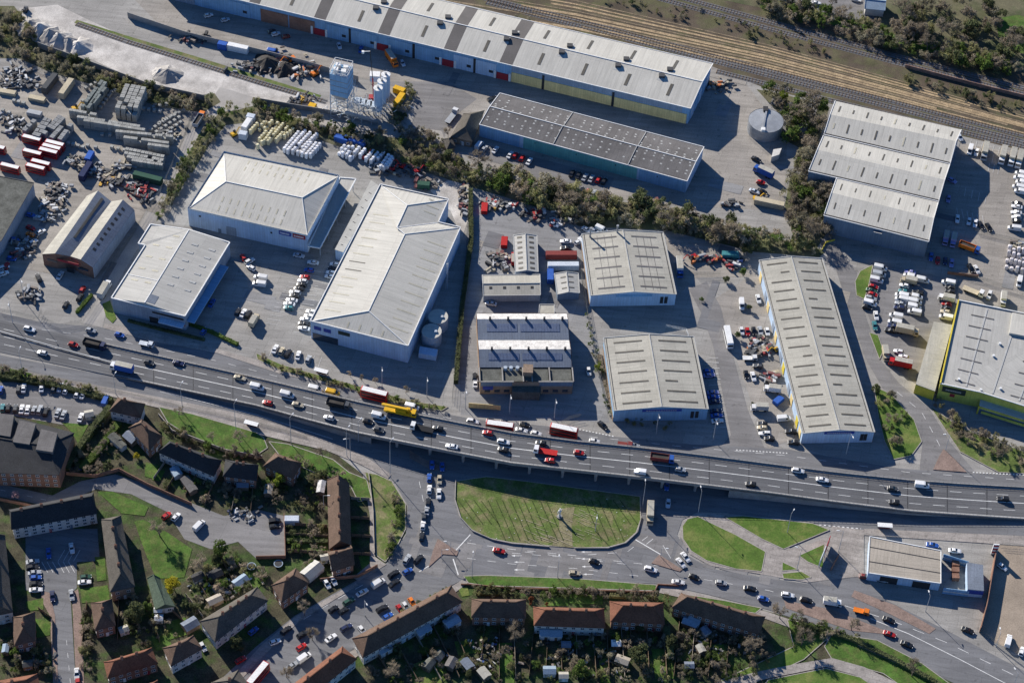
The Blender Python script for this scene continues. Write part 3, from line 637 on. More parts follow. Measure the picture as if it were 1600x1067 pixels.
def windows(R, i, j, zs, step=3.0, w_=1.3, h_=1.2, skip=(), edge_=1.2, wl=None):
    p, q = (R['w'][i], R['w'][j]) if wl is None else wl; root = R['root']; cen = root.location; n = facing(p, q, Vector((cen.x, cen.y, p.z)))
    L_ = (q - p).length; m = max(1, int((L_ - 2 * edge_) / step) + 1); rz = math.atan2(n.y, n.x) + math.pi / 2; f, g_ = window_mesh(w_, h_)
    for z in zs:
        for k in range(m):
            c = p.lerp(q, (k + .5) / m) - cen + n * .03
            o = place('window', f, root, (c.x, c.y, z), rz + math.pi); place('pane', g_, o)
def door(R, i, j, t, w_=1.0, h_=2.1, mat='wall_navy', z0=0.0, name='door', wl=None):
    p, q = (R['w'][i], R['w'][j]) if wl is None else wl; root = R['root']; cen = root.location; n = facing(p, q, Vector((cen.x, cen.y, p.z)))
    L_ = (q - p).length; return wallbox(root, p, q, z0, z0 + h_, n, mat, name, t - w_ / 2 / L_, t + w_ / 2 / L_)
def sign(R, i, j, t0, t1, z0, z1, mat, letters=None, name='sign', th=.18):
    p, q = R['w'][i], R['w'][j]; n = facing(p, q, Vector((R['root'].location.x, R['root'].location.y, p.z)))
    o = wallbox(R['root'], p, q, z0, z1, n, mat, name, t0, t1, th=th)
    if letters:                                          # lettering too far off to read: pale strokes of uneven width
        d = t1 - t0; rr = random.Random(int(t0 * 1000)); x = t0 + d * .1; zm = (z0 + z1) / 2; hh = (z1 - z0) * .2; b = MB(); org = R['root'].location
        while x < t1 - d * .12:
            ww = d * rr.uniform(.03, .055); a_, c_ = p.lerp(q, x) + n * (th + .03), p.lerp(q, x + ww) + n * (th + .03)
            b.poly((Vector((a_.x, a_.y, zm - hh)), Vector((c_.x, c_.y, zm - hh)), Vector((c_.x, c_.y, zm + hh)), Vector((a_.x, a_.y, zm + hh)))); x += ww + d * .022
        s = b.build('lettering', letters, o); s['kind'] = 'stuff'
    return o
# ---- the long railway warehouse along the top
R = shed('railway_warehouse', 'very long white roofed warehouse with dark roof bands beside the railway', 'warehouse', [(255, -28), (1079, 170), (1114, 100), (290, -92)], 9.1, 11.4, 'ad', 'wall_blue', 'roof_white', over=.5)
t, wl = R['root'], (R['w'][0], R['w'][1]); nrm = facing(*wl, Vector((t.location.x, t.location.y, 9)))
def uAt(x, S):                                           # fraction along the front eave for photo column x
    lo, hi = 0., 1.
    e0, e1 = S[0], S[1]
    def colx(p):
        d = ROT.transposed() @ (p - Vector((0, 0, CAMH))); return CX + F * d.x / -d.z
    for _ in range(30):
        m = (lo + hi) / 2
        if (colx(e0.lerp(e1, m)) < x) == (colx(e0) < colx(e1)): lo = m
        else: hi = m
    return (lo + hi) / 2
for x0, x1 in ((285, 302), (389, 405), (490, 508), (590, 608), (693, 712), (780, 800)):
    for k in (0, 1):
        S = R['S'][k]; u0, u1 = uAt(x0, R['S'][0]), uAt(x1, R['S'][0])
        if k: u0, u1 = 1 - u1, 1 - u0
        patch(t, S, u0, u1, .005, .99, 'roof_darkband', 'roof_band', .03)
for x in (345, 450, 556, 655, 752, 837, 905, 972, 1038):
    u = uAt(x, R['S'][0]); patch(t, R['S'][0], u - .0028, u + .0028, .25, .68, 'roof_light'); patch(t, R['S'][1], 1 - u - .014, 1 - u - .009, .25, .72, 'roof_light')
for x in (475, 572, 672, 776, 862, 950, 1018):
    for k, vv in ((0, .86), (1, .8)):
        u = uAt(x, R['S'][0]); u = u if k == 0 else 1 - u + .008; S = R['S'][k]
        c = bil(S, u, vv); b = MB(); b.box(c.x - 1.2, c.x + 1.2, c.y - 1.0, c.y + 1.0, c.z - .3, c.z + .9); b.build('roof_vent', 'gutter', t)
        patch(t, S, u - .006, u + .006, vv - .16, vv - .08, 'roof_patch', 'vent_flashing', .04)
bay = [(255, 300, 'wall_grey_shade'), (305, 388, 'wall_blue'), (405, 448, 'brick'), (450, 490, 'brick'), (508, 544, 'wall_blue'), (547, 589, 'wall_blue'), (606, 644, 'wall_blue'), (648, 691, 'wall_blue'), (709, 741, 'wall_white_shade'), (743, 776, 'wall_white_shade'), (800, 848, 'wall_cream'), (852, 958, 'wall_cream'), (962, 1076, 'wall_cream')]
S0 = R['S'][0]
fr = lambda x: (lambda u: 1 - u)(uAt(x, S0))             # S0 runs from b to a
for x0, x1, m in bay:
    hi = 5.2 if m == 'wall_cream' else (6.8 if m == 'brick' else 7.4)
    wallbox(t, wl[0], wl[1], 0, hi, nrm, m, 'bay_panel', fr(x0), fr(x1), th=.25)
    if m != 'brick' and x1 < 800:
        q = fr(x1 - 8); wallbox(t, wl[0], wl[1], 2.2, 3.6, nrm, 'dark', 'wall_vent', q - .004, q + .004, th=.3)
for x in (497, 597, 700, 786):
    u = fr(x); wallbox(t, wl[0], wl[1], 0, 3.4, nrm, 'red_sign', 'door', u - .011, u + .011, th=.3); wallbox(t, wl[0], wl[1], 0, 4.2, nrm, 'trim_white', 'door_post', u - .016, u - .012, th=.5); wallbox(t, wl[0], wl[1], 0, 4.2, nrm, 'trim_white', 'door_post', u + .012, u + .016, th=.5)
wallbox(t, wl[0], wl[1], 5.6, 8.8, nrm, 'wall_grey_shade', 'clerestory', fr(800), fr(1068), th=.16)
for x in (545.5, 646, 742, 850, 960):
    u = fr(x); wallbox(t, wl[0], wl[1], 0, 7.6, nrm, 'dark', 'downpipe', u - .002, u + .002, th=.4)
for k in range(5):
    wallbox(t, R['w'][1], R['w'][2], 0, 6.5, facing(R['w'][1], R['w'][2], t.location), ('wall_white_shade', 'wall_blue')[k % 2], 'end_panel', .12 + k * .17, .25 + k * .17, th=.2)
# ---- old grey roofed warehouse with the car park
R = shed('grey_warehouse', 'long warehouse with dirty dark grey roof and pale blue walls', 'warehouse', [(749, 195), (1073.6, 283.5), (1100, 230), (781, 146)], 6.5, 7.8, 'ad', 'wall_white_shade', 'roof_old', trim='trim_white')
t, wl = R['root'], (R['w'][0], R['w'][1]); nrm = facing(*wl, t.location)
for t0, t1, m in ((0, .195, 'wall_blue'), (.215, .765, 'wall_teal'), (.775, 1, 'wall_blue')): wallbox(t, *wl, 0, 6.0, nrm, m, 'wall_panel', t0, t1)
for q in (.27, .47, .66, .86): wallbox(t, *wl, 4.4, 5.0, nrm, 'dark', 'wall_vent', q, q + .004, th=.25)
rr = random.Random(3)
for k in (0, 1):
    for i in range(24):
        for vv in (.3, .45, .72, .86):
            if rr.random() < .72: u = (i + .5) / 24 + rr.uniform(-.004, .004); patch(t, R['S'][k], u - .0045, u + .0045, vv, vv + .06, 'roof_patch', 'roof_light', .04)
for u in (.28, .64):
    for k in (0, 1): patch(t, R['S'][k], u if k == 0 else 1 - u, (u if k == 0 else 1 - u) + .003, 0, 1, 'roof_patch', 'fire_wall', .25)
# ---- three span warehouse on the right
def spans(name, label, he, hr, left, right, ridges, wall, roof):
    """saw of low gables: left/right are lists of photo points where eaves, valleys alternate; ridges pairs of points"""
    L_ = [P(x, y, he) for x, y in left]; Rr = [P(x, y, he) for x, y in right]; cen = (L_[0] + Rr[-1]) / 2
    t = thing(name, label, 'warehouse', (cen.x, cen.y, 0)); ss = []
    for k, ((lx, ly), (rx, ry)) in enumerate(ridges):
        a_, b_, c_, d_ = L_[2 * k], Rr[2 * k], Rr[2 * k + 1], L_[2 * k + 1]; r0, r1 = P(lx, ly, hr), P(rx, ry, hr)
        b = MB(); up = Vector((0, 0, .2))
        for q in ([a_, b_, r1, r0], [c_, d_, r0, r1]): b.hexa([v - up for v in q], q); ss.append(q)
        b.build('roof_span', roof, t)
        w = inset([a_, b_, c_, d_], .2); m = MB(); m.prism([(p.x, p.y) for p in w], 0, he - .1, 0, False)
        for i, j in ((0, 3), (1, 2)):
            mm = (w[i] + w[j]) / 2; m.poly((w[i] - up * .5, w[j] - up * .5, (mm.x, mm.y, hr - .25)))
        m.build('wall', wall, t)
        g_ = MB()
        for p, q in ((a_, r0), (r0, d_), (b_, r1), (r1, c_), (a_, b_)): g_.bar(p + up * .3, q + up * .3, .2)
        g_.build('verge_trim', 'trim_white', t)
        v = MB(); v.bar(a_ + up * .5 + Vector((0, .6, 0)), b_ + up * .5 + Vector((0, .6, 0)), .3); v.build('gutter', 'gutter', t)
    return t, ss
t, ss = spans('three_span_warehouse', 'large pale grey warehouse of three low gables beside the railway', 9.0, 10.6,
              [(1287, 337), (1307, 278.5), (1263, 268), (1286.5, 212), (1287.2, 210.5), (1305, 158)], [(1451, 378), (1466, 316), (1466.4, 315), (1484, 257.5), (1484.3, 256.5), (1502, 203)],
              [((1299, 301), (1459, 341)), ((1277, 234), (1476, 281)), ((1297, 179), (1494, 221))], 'wall_navy', 'roof_white')
for k, S in enumerate(ss):
    n = 9 if k > 1 else 7
    for i in range(n):
        u = (i + .5) / n; ln = .42 if (i + k) % 2 else .26; patch(t, S, u - .006, u + .006, .5 - ln / 2, .5 + ln / 2, 'roof_light_pale' if (i + k) % 5 == 4 else 'roof_light')
MB().hexa(*[[P(x, y, z) for x, y, z in q] for q in (((1365, 362, 7), (1378, 365, 7), (1378, 365.5, 7), (1365, 362.5, 7)), ((1365, 362, 8.4), (1378, 365, 8.4), (1378, 365.5, 8.4), (1365, 362.5, 8.4)))]).build('sign', 'trim_white', t)
# ---- two trade units and the long yellow sided unit
TU = [('trade_unit', 'cream roofed trade unit with two dark flues beside the wooded bank', [(922.5, 462), (1057, 460), (1036, 363), (909, 366)], 6.2, 8.0, 'wall_white_shade', 6),
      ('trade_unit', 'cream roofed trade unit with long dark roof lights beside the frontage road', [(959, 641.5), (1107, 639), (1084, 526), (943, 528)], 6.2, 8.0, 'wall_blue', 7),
      ('long_trade_unit', 'long pale roofed trade unit with yellow sides stretching down to the road', [(1254, 677), (1367, 675), (1285, 404), (1186, 407)], 5.9, 7.6, 'wall_white_shade', 18)]
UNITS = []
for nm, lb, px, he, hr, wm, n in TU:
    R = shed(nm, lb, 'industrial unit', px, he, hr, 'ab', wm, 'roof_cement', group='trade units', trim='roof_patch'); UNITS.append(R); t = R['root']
    for k in (0, 1):
        S = R['S'][k]
        for i in range(n):
            u = (i + .6) / (n + .2); wd = .35 / (S[0] - S[1]).length
            v0, v1 = (.2, .82) if (n == 6 or not ((i * 7 + k * 3) % 9 == 4)) else (.55, .82)
            patch(t, S, u - wd, u + wd, v0, v1, 'roof_light' if n > 6 else 'roof_old')
        if n == 6:
            for vv in (.35, .52, .7): patch(t, S, .08, .95, vv, vv + .012, 'roof_old', 'roof_joint', .03)
        patch(t, S, 0, 1, .045, .062, 'dark', 'gutter', .05)
    w = R['w']
    sign(R, 0, 1, .3, .72, 5.2, 6.4, 'blue_sign' if n > 6 else 'wall_blue', 'roof_patch' if n > 6 else None)
    door(R, 0, 1, .84, 1.2, 3.6, 'dark', 1.2, 'window_strip'); door(R, 0, 1, .89, 1.2, 3.6, 'dark', 1.2, 'window_strip')
    if n == 18:
        nn = facing(w[0], w[3], t.location)
        for k in range(16):
            if k % 3 != 2: wallbox(t, w[0], w[3], 0, 4.2, nn, 'wall_yellow' if k % 5 == 1 else ('wall_cream', 'wall_grey_shade', 'brick_tan')[k % 3], 'loading_door', .02 + k * .06, .055 + k * .06, th=.2)
        nn = facing(w[1], w[2], t.location); wallbox(t, w[1], w[2], 0, 5.2, nn, 'brick_tan', 'side_wall', 0, 1, th=.1)
    else:
        nn = facing(w[0], w[3], t.location); wallbox(t, w[0], w[3], 0, 2.0, nn, 'brick_tan', 'plinth', 0, 1, th=.15)
t = UNITS[0]['root']
for x, y in ((922, 369), (964, 365)):
    c = P(x, y, 7.0); b = MB(); b.cyl((c.x, c.y), .35, 6.0, 11.0, n=8); b.cyl((c.x, c.y), .5, 11.0, 11.5, n=8); b.build('flue', 'steel', t)
# ---- white hipped builders' warehouses
R = shed('hipped_warehouse', 'white hipped roof warehouse with blue and red sign boards', 'warehouse', [(293, 327), (480, 369), (530, 275), (350, 238)], 9.2, 12.0, 'ad', 'wall_white_shade', 'roof_white', over=.05, rpx=[(353, 284), (472, 309)], par=.5)
t = R['root']
for k in (0, 1):
    Sq = R['S'][k]; L_ = (Sq[1] - Sq[0]).length
    for i in range(9):
        for d0 in (2.2, 6.6): pstrip(t, Sq[0], Sq[1], Sq[2], L_ * (.24 + i * .065), .5, d0, d0 + 2.6, 'roof_light_pale')
sign(R, 0, 1, .765, .865, 6.9, 8.9, 'blue_sign', 'trim_white'); sign(R, 0, 1, .88, .985, 6.9, 8.9, 'red_sign', 'trim_white')
door(R, 0, 1, .36, 4.0, 4.6, 'wall_grey_shade', 0, 'roller_door'); door(R, 0, 1, .26, 1.2, 2.2, 'wall_navy'); door(R, 0, 1, .1, .8, .8, 'dark', 6.4, 'wall_vent'); door(R, 0, 1, .7, .8, .8, 'dark', 6.2, 'wall_vent')
L2 = [P(x, y, 5.6) for x, y in ((482, 385), (500, 388), (556, 280), (531, 278))]
b = MB(); b.prism([(p.x, p.y) for p in inset(L2, .3)], 4.8, 5.6); b.build('canopy', 'roof_grey', t)
b = MB()
for p, q in zip(L2, L2[1:] + L2[:1]): b.bar(p + Vector((0, 0, .1)), q + Vector((0, 0, .1)), .3)
b.build('canopy_edge', 'trim_white', t)
for k in range(5):
    c = L2[1].lerp(L2[2], .04 + k * .23) + Vector((-.6, 0, 0)); MB().cyl((c.x, c.y), .15, 0, 4.8, n=6).build('canopy_post', 'galv', t)
# second, L shaped
HB, HRR = 9.4, 12.2
pts = {k: P(x, y, HB) for k, (x, y) in dict(A=(485, 502), B=(637.6, 541), C=(719.5, 356), D=(685, 348), E=(701, 312), F=(594, 289)).items()}
rg = {k: P(x, y, HRR) for k, (x, y) in dict(a=(576, 486), b=(632.5, 366), c=(620, 356), d=(636, 321)).items()}
cen = (pts['A'] + pts['C']) / 2
t = thing('hipped_warehouse', 'largest white hipped warehouse with stepped corner and long yellowish roof lights', 'warehouse', (cen.x, cen.y, 0))
A_, B_, C_, D_, E_, F_ = (pts[k] for k in 'ABCDEF'); ra, rb_, rc, rd = (rg[k] for k in 'abcd')
b = MB(); b.prism([(p.x, p.y) for p in inset([A_, B_, C_, D_, E_, F_], .05)], 0, HB, 0, False); b.build('wall', 'wall_white_shade', t)
b = MB()
for q in ((A_, B_, ra), (B_, C_, rb_, ra), (C_, D_, rc, rb_), (D_, E_, rd, rc), (E_, F_, rd), (F_, A_, ra), (F_, ra, rb_), (F_, rb_, rc), (F_, rc, rd)): b.poly(q)
rf = b.build('roof', 'roof_white', t)
b = MB()
for p, q in ((A_, ra), (B_, ra), (ra, rb_), (rb_, C_), (rb_, rc), (rc, D_), (rc, rd), (rd, E_), (rd, F_)): b.bar(p + Vector((0, 0, .05)), q + Vector((0, 0, .05)), .18)
b.build('ridge_cap', 'trim_white', rf)
b = MB(); o6 = [A_, B_, C_, D_, E_, F_]
for p, q in zip(o6, o6[1:] + o6[:1]): b.bar(p + Vector((0, 0, .35)), q + Vector((0, 0, .35)), .22); b.poly((p - Vector((0, 0, .1)), q - Vector((0, 0, .1)), q + Vector((0, 0, .4)), p + Vector((0, 0, .4))))
b.build('parapet', 'trim_white', t)
SR, SL = [B_, C_, rb_, ra], [A_, F_.lerp(A_, .0), rd, ra]
for i in range(11): pstrip(t, B_, C_, ra, 6 + i * 4.6, .55, 2.0, 9.5, 'roof_light_pale')
for i in range(13): pstrip(t, A_, F_, ra, 7 + i * 4.4, .5, 3.0, 9.5, 'roof_light_pale' if i not in (5, 6) else 'roof_light')
for i in range(4): pstrip(t, A_, B_, ra, 14 + i * 4.5, .6, 1.2, 3.6, 'roof_light_pale')
for i in range(3): pstrip(t, D_, E_, rd, 3 + i * 3.4, .5, 2.0, 7.0, 'roof_light_pale')
R9 = {'root': t, 'w': inset(o6, .05)}
for t0, z0, z1, m in ((.07, 5.6, 7.4, 'blue_sign'), (.17, 5.6, 7.4, 'blue_sign'), (.32, 6.4, 8.2, 'dark_sign')): wallbox(t, A_, B_, z0, z1, facing(A_, B_, cen), m, 'window_band', t0 - .035, t0 + (.085 if m == 'dark_sign' else .04))
wallbox(t, A_, B_, 0, 3.4, facing(A_, B_, cen), 'pane', 'shop_front', .02, .28)
L3 = [P(x, y, 5.6) for x, y in ((524, 390), (536, 394), (594, 293), (580, 283))]
b = MB(); b.prism([(p.x, p.y) for p in L3], 0, 5.6); b.build('lean_to', 'wall_white_shade', t); b = MB(); b.prism([(p.x, p.y) for p in inset(L3, -.2)], 5.6, 5.75); b.build('lean_to_roof', 'roof_grey', t)
for k in range(8): patch(t, [Vector((p.x, p.y, 5.75)) for p in (L3[0], L3[3], L3[2], L3[1])], .08 + k * .11, .087 + k * .11, .3, .6, 'dark', 'roof_vent', .05)
for nm, x, y in (('nearer the corner', 674.5, 517.5), ('farther from the corner', 684.6, 494.6)):
    c = P(x, y, 5.6); tk = thing('water_tank', 'round grey steel water tank %s behind the largest warehouse' % nm, 'tank', (c.x, c.y, 0), 'water tanks')
    MB().cyl((c.x, c.y), 3.75, 0, 5.6, n=28).build('shell', 'galv', tk); MB().cyl((c.x, c.y), 3.8, 5.45, 5.75, n=28, r2=3.7).build('lid', 'roof_white', tk)
    MB().box(c.x + 1, c.x + 2, c.y - .8, c.y + .2, 5.7, 6.3).build('hatch', 'galv', tk)
q = [P(x, y, 0) for x, y in ((654, 559), (681, 564), (684, 553), (656, 548))]
tag(MB().prism([(p.x, p.y) for p in q], 0, 2.6).build('pump_house', 'wall_white_shade'), 'small white flat roofed pump house in front of the water tanks', 'hut')
# slender latticed mast beside the wall
c = P(698, 452, 0); t = thing('lattice_mast', 'slender latticed mast beside the largest white warehouse', 'mast', c)
for s in ((-.35, -.35), (.35, -.35), (0, .4)): MB().bar(c + Vector((s[0], s[1], 0)), c + Vector((s[0], s[1], 15)), .06).build('leg', 'galv', t)
b = MB()
for k in range(10):
    z = k * 1.5
    for p, q in (((-.35, -.35), (.35, -.35)), ((.35, -.35), (0, .4)), ((0, .4), (-.35, -.35))): b.bar(c + Vector((*p, z)), c + Vector((*q, z + 1.5)), .03)
b.build('lattice', 'galv', t); b = MB()
for k in range(3): b.box(c.x - .3 + k * .25, c.x - .15 + k * .25, c.y - .8, c.y - .6, 13, 14.8)
b.build('antenna', 'trim_white', t)
# ---- grey shop unit at the lane
he = 8.0; px = [(174, 466), (289, 494.5), (359, 379.5), (295, 359.5), (235, 351), (216, 381), (227, 383.5)]
t = thing('shop_warehouse', 'grey warehouse shop with white edged roof and blue canopy at the lane corner', 'shop', P(262, 430, 0) )
c = [P(x, y, he) for x, y in px]; b = MB(); w = inset(c, .1); b.prism([(p.x, p.y) for p in w], 0, he, 0, False); b.build('wall', 'wall_grey_shade', t)
r0, r1 = P(226, 473, he + 1.3), P(295, 359.5, he + 1.3); b = MB()
Lq = [c[0], r0, r1, c[4], c[5], c[6]]; b.poly((c[0], r0, c[6])); b.poly((c[6], r0, r1)); b.poly((c[6], r1, c[5])); b.poly((c[5], r1, c[4]))
b.poly((c[0], c[1], r0)); b.poly((c[3], r1, c[4])) ; b.poly((c[2], r1, c[3])); b.poly((c[1], c[2], r1, r0)); rf = b.build('roof', 'roof_grey', t)
b = MB()
for p, q in zip(c, c[1:] + c[:1]): b.bar(p + Vector((0, 0, .2)), q + Vector((0, 0, .2)), .28)
b.bar(r0, r1, .22); b.build('verge_trim', 'trim_white', t)
SR, SL = [c[1], c[2], r1, r0], [c[6], c[5], r1, r0]
for i in range(6):
    u = .3 + i * .11
    for vv in (.2, .62): patch(t, SR, u - .012, u + .012, vv, vv + .15, 'roof_patch', 'roof_light', .12)
for i in range(5):
    u = .25 + i * .16
    for d0 in (2.0, 7.5): pstrip(t, r0, r1, c[0], (r1 - r0).length * u, .8, d0, d0 + 2.6, 'roof_light_pale')
patch(t, SR, .02, .12, .78, .98, 'roof_slate', 'roof_patch')
uu = (r1 - r0).normalized(); fw = r0 + uu * 12; fv = (c[0] - r0) - uu * (c[0] - r0).dot(uu); MB().bar(fw + fv * .02, fw + fv * .98, .16).build('fire_wall', 'trim_white', t)
nn = facing(c[1], c[2], t.location); a_, d_ = c[1].lerp(c[2], .02), c[1].lerp(c[2], .78)
b = MB(); b.hexa([Vector((p.x, p.y, 4.4)) for p in (a_, d_, d_ + nn * 3.2, a_ + nn * 3.2)], [Vector((p.x, p.y, 4.8)) for p in (a_, d_, d_ + nn * 3.2, a_ + nn * 3.2)]); b.build('canopy', 'wall_blue', t)
nn2 = facing(c[0], c[1], t.location); a_, d_ = c[0].lerp(c[1], .66), c[0].lerp(c[1], .99)
b = MB(); b.hexa([Vector((p.x, p.y, 3.8)) for p in (a_, d_, d_ + nn2 * 2.6, a_ + nn2 * 2.6)], [Vector((p.x, p.y, 4.2)) for p in (a_, d_, d_ + nn2 * 2.6, a_ + nn2 * 2.6)]); b.build('porch', 'wall_white_shade', t)
Rg = {'root': t, 'w': w}; sign(Rg, 0, 1, .66, .99, 2.6, 3.6, 'red_sign'); wallbox(t, w[0], w[1], 5.4, 6.4, nn2, 'dark', 'sign_board', .55, .98); wallbox(t, w[0], w[1], 0, 3, nn2, 'dark', 'entrance', .5, .62)
for k in range(6): wallbox(t, w[1], w[2], 0, 3.6, nn, ('pane', 'wall_blue')[k % 2], 'shop_bay', .05 + k * .12, .15 + k * .12)
# ---- brick works with two long gables
he, hv, hr = 6.2, 6.4, 8.4
A0 = [P(66, 397, he), P(86, 396, hr), P(110, 400.5, hv), P(126, 405.5, hr), P(145, 418, he)]; A1 = [P(136, 306, he), P(153, 298, hr), P(174, 315, hv), P(192, 312, hr), P(210, 328, he)]
t = thing('twin_gable_works', 'brick works with two parallel gabled roofs and a red fascia', 'works', ((A0[2] + A1[2]) / 2).to_2d().to_3d())
for k, m in enumerate(('roof_cement', 'roof_slate', 'roof_cement', 'roof_slate')):  # right-hand slopes take the darker slate as painted shade, left ones stay sunlit
    b = MB(); q = [A0[k], A0[k + 1], A1[k + 1], A1[k]]; b.hexa([p - Vector((0, 0, .2)) for p in q], q); b.build('roof_slope', m, t); S = [A0[k], A1[k], A1[k + 1], A0[k + 1]]
    if k == 1: patch(t, S, .28, .95, .40, .56, 'roof_light', 'roof_light', .3)
    if k == 2:
        for i in range(10): patch(t, S, .3 + i * .066, .33 + i * .066, .25, .6, 'roof_light', 'roof_light', .05)
    if k == 3:
        for i in range(9): patch(t, S, .2 + i * .085, .235 + i * .085, .25, .5, 'dark', 'roof_light', .05)
    if k == 0: patch(t, S, .2, .95, .4, .5, 'roof_light_pale', 'roof_light', .04)
for A in (A0, A1):
    b = MB()
    for p, q in zip(A, A[1:]): b.poly(((p.x, p.y, 0), (q.x, q.y, 0), q - Vector((0, 0, .1)), p - Vector((0, 0, .1))))
    b.build('gable_wall', 'brick', t)
for p, q in ((A0[0], A1[0]), (A0[4], A1[4])): MB().poly(((p.x, p.y, 0), (q.x, q.y, 0), q - Vector((0, 0, .1)), p - Vector((0, 0, .1)))).build('side_wall', 'wall_grey_shade', t)
Rw = {'root': t, 'w': [A0[0], A0[4]]}; nn = Vector((0, -1, 0))
sign(Rw, 0, 1, .3, .72, 4.9, 6.0, 'red_sign'); wallbox(t, A0[0], A0[4], 3.4, 4.4, nn, 'pane', 'window_band', .08, .28); wallbox(t, A0[0], A0[4], 3.2, 4.2, nn, 'pane', 'window_band', .7, .9); wallbox(t, A0[0], A0[4], 0, 2.6, nn, 'dark', 'entrance', .46, .6)
# ---- dark works at the left edge
R = shed('dark_warehouse', 'dark flat roofed warehouse cut by the left edge', 'warehouse', [(-60, 436), (2, 376), (53, 286), (-40, 268)], 7.0, None, None, 'wall_grey_shade', 'roof_felt', trim='gutter')
# ---- small workshop units in the middle
Rs = []
for nm, lb, px, he, hr, rd, wm, rm in (('workshop', 'narrow white ribbed workshop roof beside the scrap yard', [(805, 425), (841, 425), (839, 368), (802, 368)], 3.6, 4.6, 'ab', 'wall_grey_shade', 'roof_grey'),
        ('workshop', 'weathered workshop with four square roof vents in front of the ribbed one', [(755, 462), (844.5, 461), (843.5, 429), (753.5, 430)], 3.6, 4.5, 'ad', 'wall_grey_shade', 'roof_cement'),
        ('workshop', 'small blue grey workshop beside the trade unit hedge', [(871, 460), (905.5, 458), (903.5, 427), (866, 428)], 3.6, 4.6, 'ab', 'wall_navy', 'roof_grey'),
        ('shop_shed', 'low pale shed roof behind the solar panelled works', [(842, 490), (866, 491), (866, 476), (843, 476)], 3.0, None, None, 'wall_grey_shade', 'roof_cement')):
    R = shed(nm, lb, 'workshop', px, he, hr, rd, wm, rm, over=.1, trim='roof_patch'); Rs.append(R)
for i in range(7):
    for k in (0, 1): u = .08 + i * .14; patch(Rs[0]['root'], Rs[0]['S'][k], u - .025, u + .025, .3, .7, 'roof_light')
for i in range(4): patch(Rs[1]['root'], Rs[1]['S'][0], .12 + i * .24, .17 + i * .24, .55, .75, 'dark')
for i in range(3):
    for k in (0, 1): patch(Rs[2]['root'], Rs[2]['S'][k], .2 + i * .27, .25 + i * .27, .45, .9, 'roof_light')
# ---- old works with solar panels
t = thing('old_works', 'old works with rust streaked ridges and two rows of solar panels', 'works', P(820, 545, 0)); HW = 6.8
o = [P(x, y, HW) for x, y in ((750, 597), (896, 597), (886, 489), (744, 489))]
w = inset(o, .1); MB().prism([(p.x, p.y) for p in w], 0, HW, 0, False).build('wall', 'brick_tan', t)
S = [o[0], o[1], o[2], o[3]]; ztop = 1.9
def rowq(v0, v1, z0, z1): return [bil(S, 0.005, v0) + Vector((0, 0, z0)), bil(S, .995, v0) + Vector((0, 0, z0)), bil(S, .995, v1) + Vector((0, 0, z1)), bil(S, 0.005, v1) + Vector((0, 0, z1))]
for (v0, vr, v1, m) in ((.21, .42, .60, 'roof_slate'), (.60, .86, .99, 'roof_slate')):
    q = rowq(v0, vr, 0, ztop); MB().hexa([p - Vector((0, 0, .2)) for p in q], q).build('roof_slope', m, t)
    for i in range(24):
        if i != 10: patch(t, q, .10 + i * .0335, .132 + i * .0335, .40, .78, 'solar', 'solar_panel', .12)
    for i in range(5): c = bil(q, .14 + i * .2, .97); MB().box(c.x - .4, c.x + .4, c.y - .4, c.y + .4, c.z - .3, c.z + 1.3).build('roof_cowl', 'gutter', t)
    q = rowq(vr, v1, ztop, 0); MB().hexa([p - Vector((0, 0, .2)) for p in q], q).build('roof_slope', 'roof_rust', t)
    for u in (0.0, 1.0):
        a_, c_, d_ = bil(S, u, v0), bil(S, u, v1), bil(S, u, vr); MB().poly((a_, c_, d_ + Vector((0, 0, ztop)))).build('gable_wall', 'brick', t)
for u0, u1 in ((.01, .24), (.25, .46), (.47, .55), (.57, .74), (.76, .99)):
    q = rowq(0.02, .2, -.35, -.35); q = [bil(q, u0, 0), bil(q, u1, 0), bil(q, u1, 1), bil(q, u0, 1)]
    MB().hexa([p - Vector((0, 0, .3)) for p in q], q).build('flat_roof', 'roof_felt', t)
for u in (0, .245, .465, .56, .75, 1): MB().bar(bil(S, u, 0) + Vector((0, 0, .2)), bil(S, u, .2) + Vector((0, 0, .2)), .3).build('parapet', 'concrete', t)
for u0, u1 in ((0, .36), (.62, 1)): MB().bar(bil(S, u0, 0) + Vector((0, 0, .2)), bil(S, u1, 0) + Vector((0, 0, .2)), .3).build('parapet', 'concrete', t)
for u in (.28, .34, .41): c = bil(S, u, .185); MB().cyl((c.x, c.y), .7, 6.5, 7.9, n=10).build('roof_tank', 'galv', t)
c = bil(S, .52, .14); MB().box(c.x - 1.8, c.x + 1.8, c.y - 2, c.y + 2, 6.4, 9.0).build('stair_tower', 'brick_tan', t)
nn = facing(w[0], w[1], t.location)
for u0, u1, m in ((.01, .345, 'wall_navy'), (.64, .995, 'wall_navy')): wallbox(t, w[0], w[1], 4.6, 6.6, nn, m, 'fascia', u0, u1)
wallbox(t, w[0], w[1], 2.6, 4.4, nn, 'blue_sign', 'sign', .03, .14, th=.25); wallbox(t, w[0], w[1], 0, 2.6, nn, 'dark', 'entrance', .42, .56)
for i in range(9): wallbox(t, w[0], w[1], 1.2, 2.5, nn, 'pane', 'window', .05 + i * .105, .11 + i * .105)
b = MB(); c = [P(x, y, 4.5) for x, y in ((800, 612), (844, 613), (846, 600), (800, 600))]; b.prism([(p.x, p.y) for p in c], 0, 4.5); b.build('front_block', 'roof_felt', t)
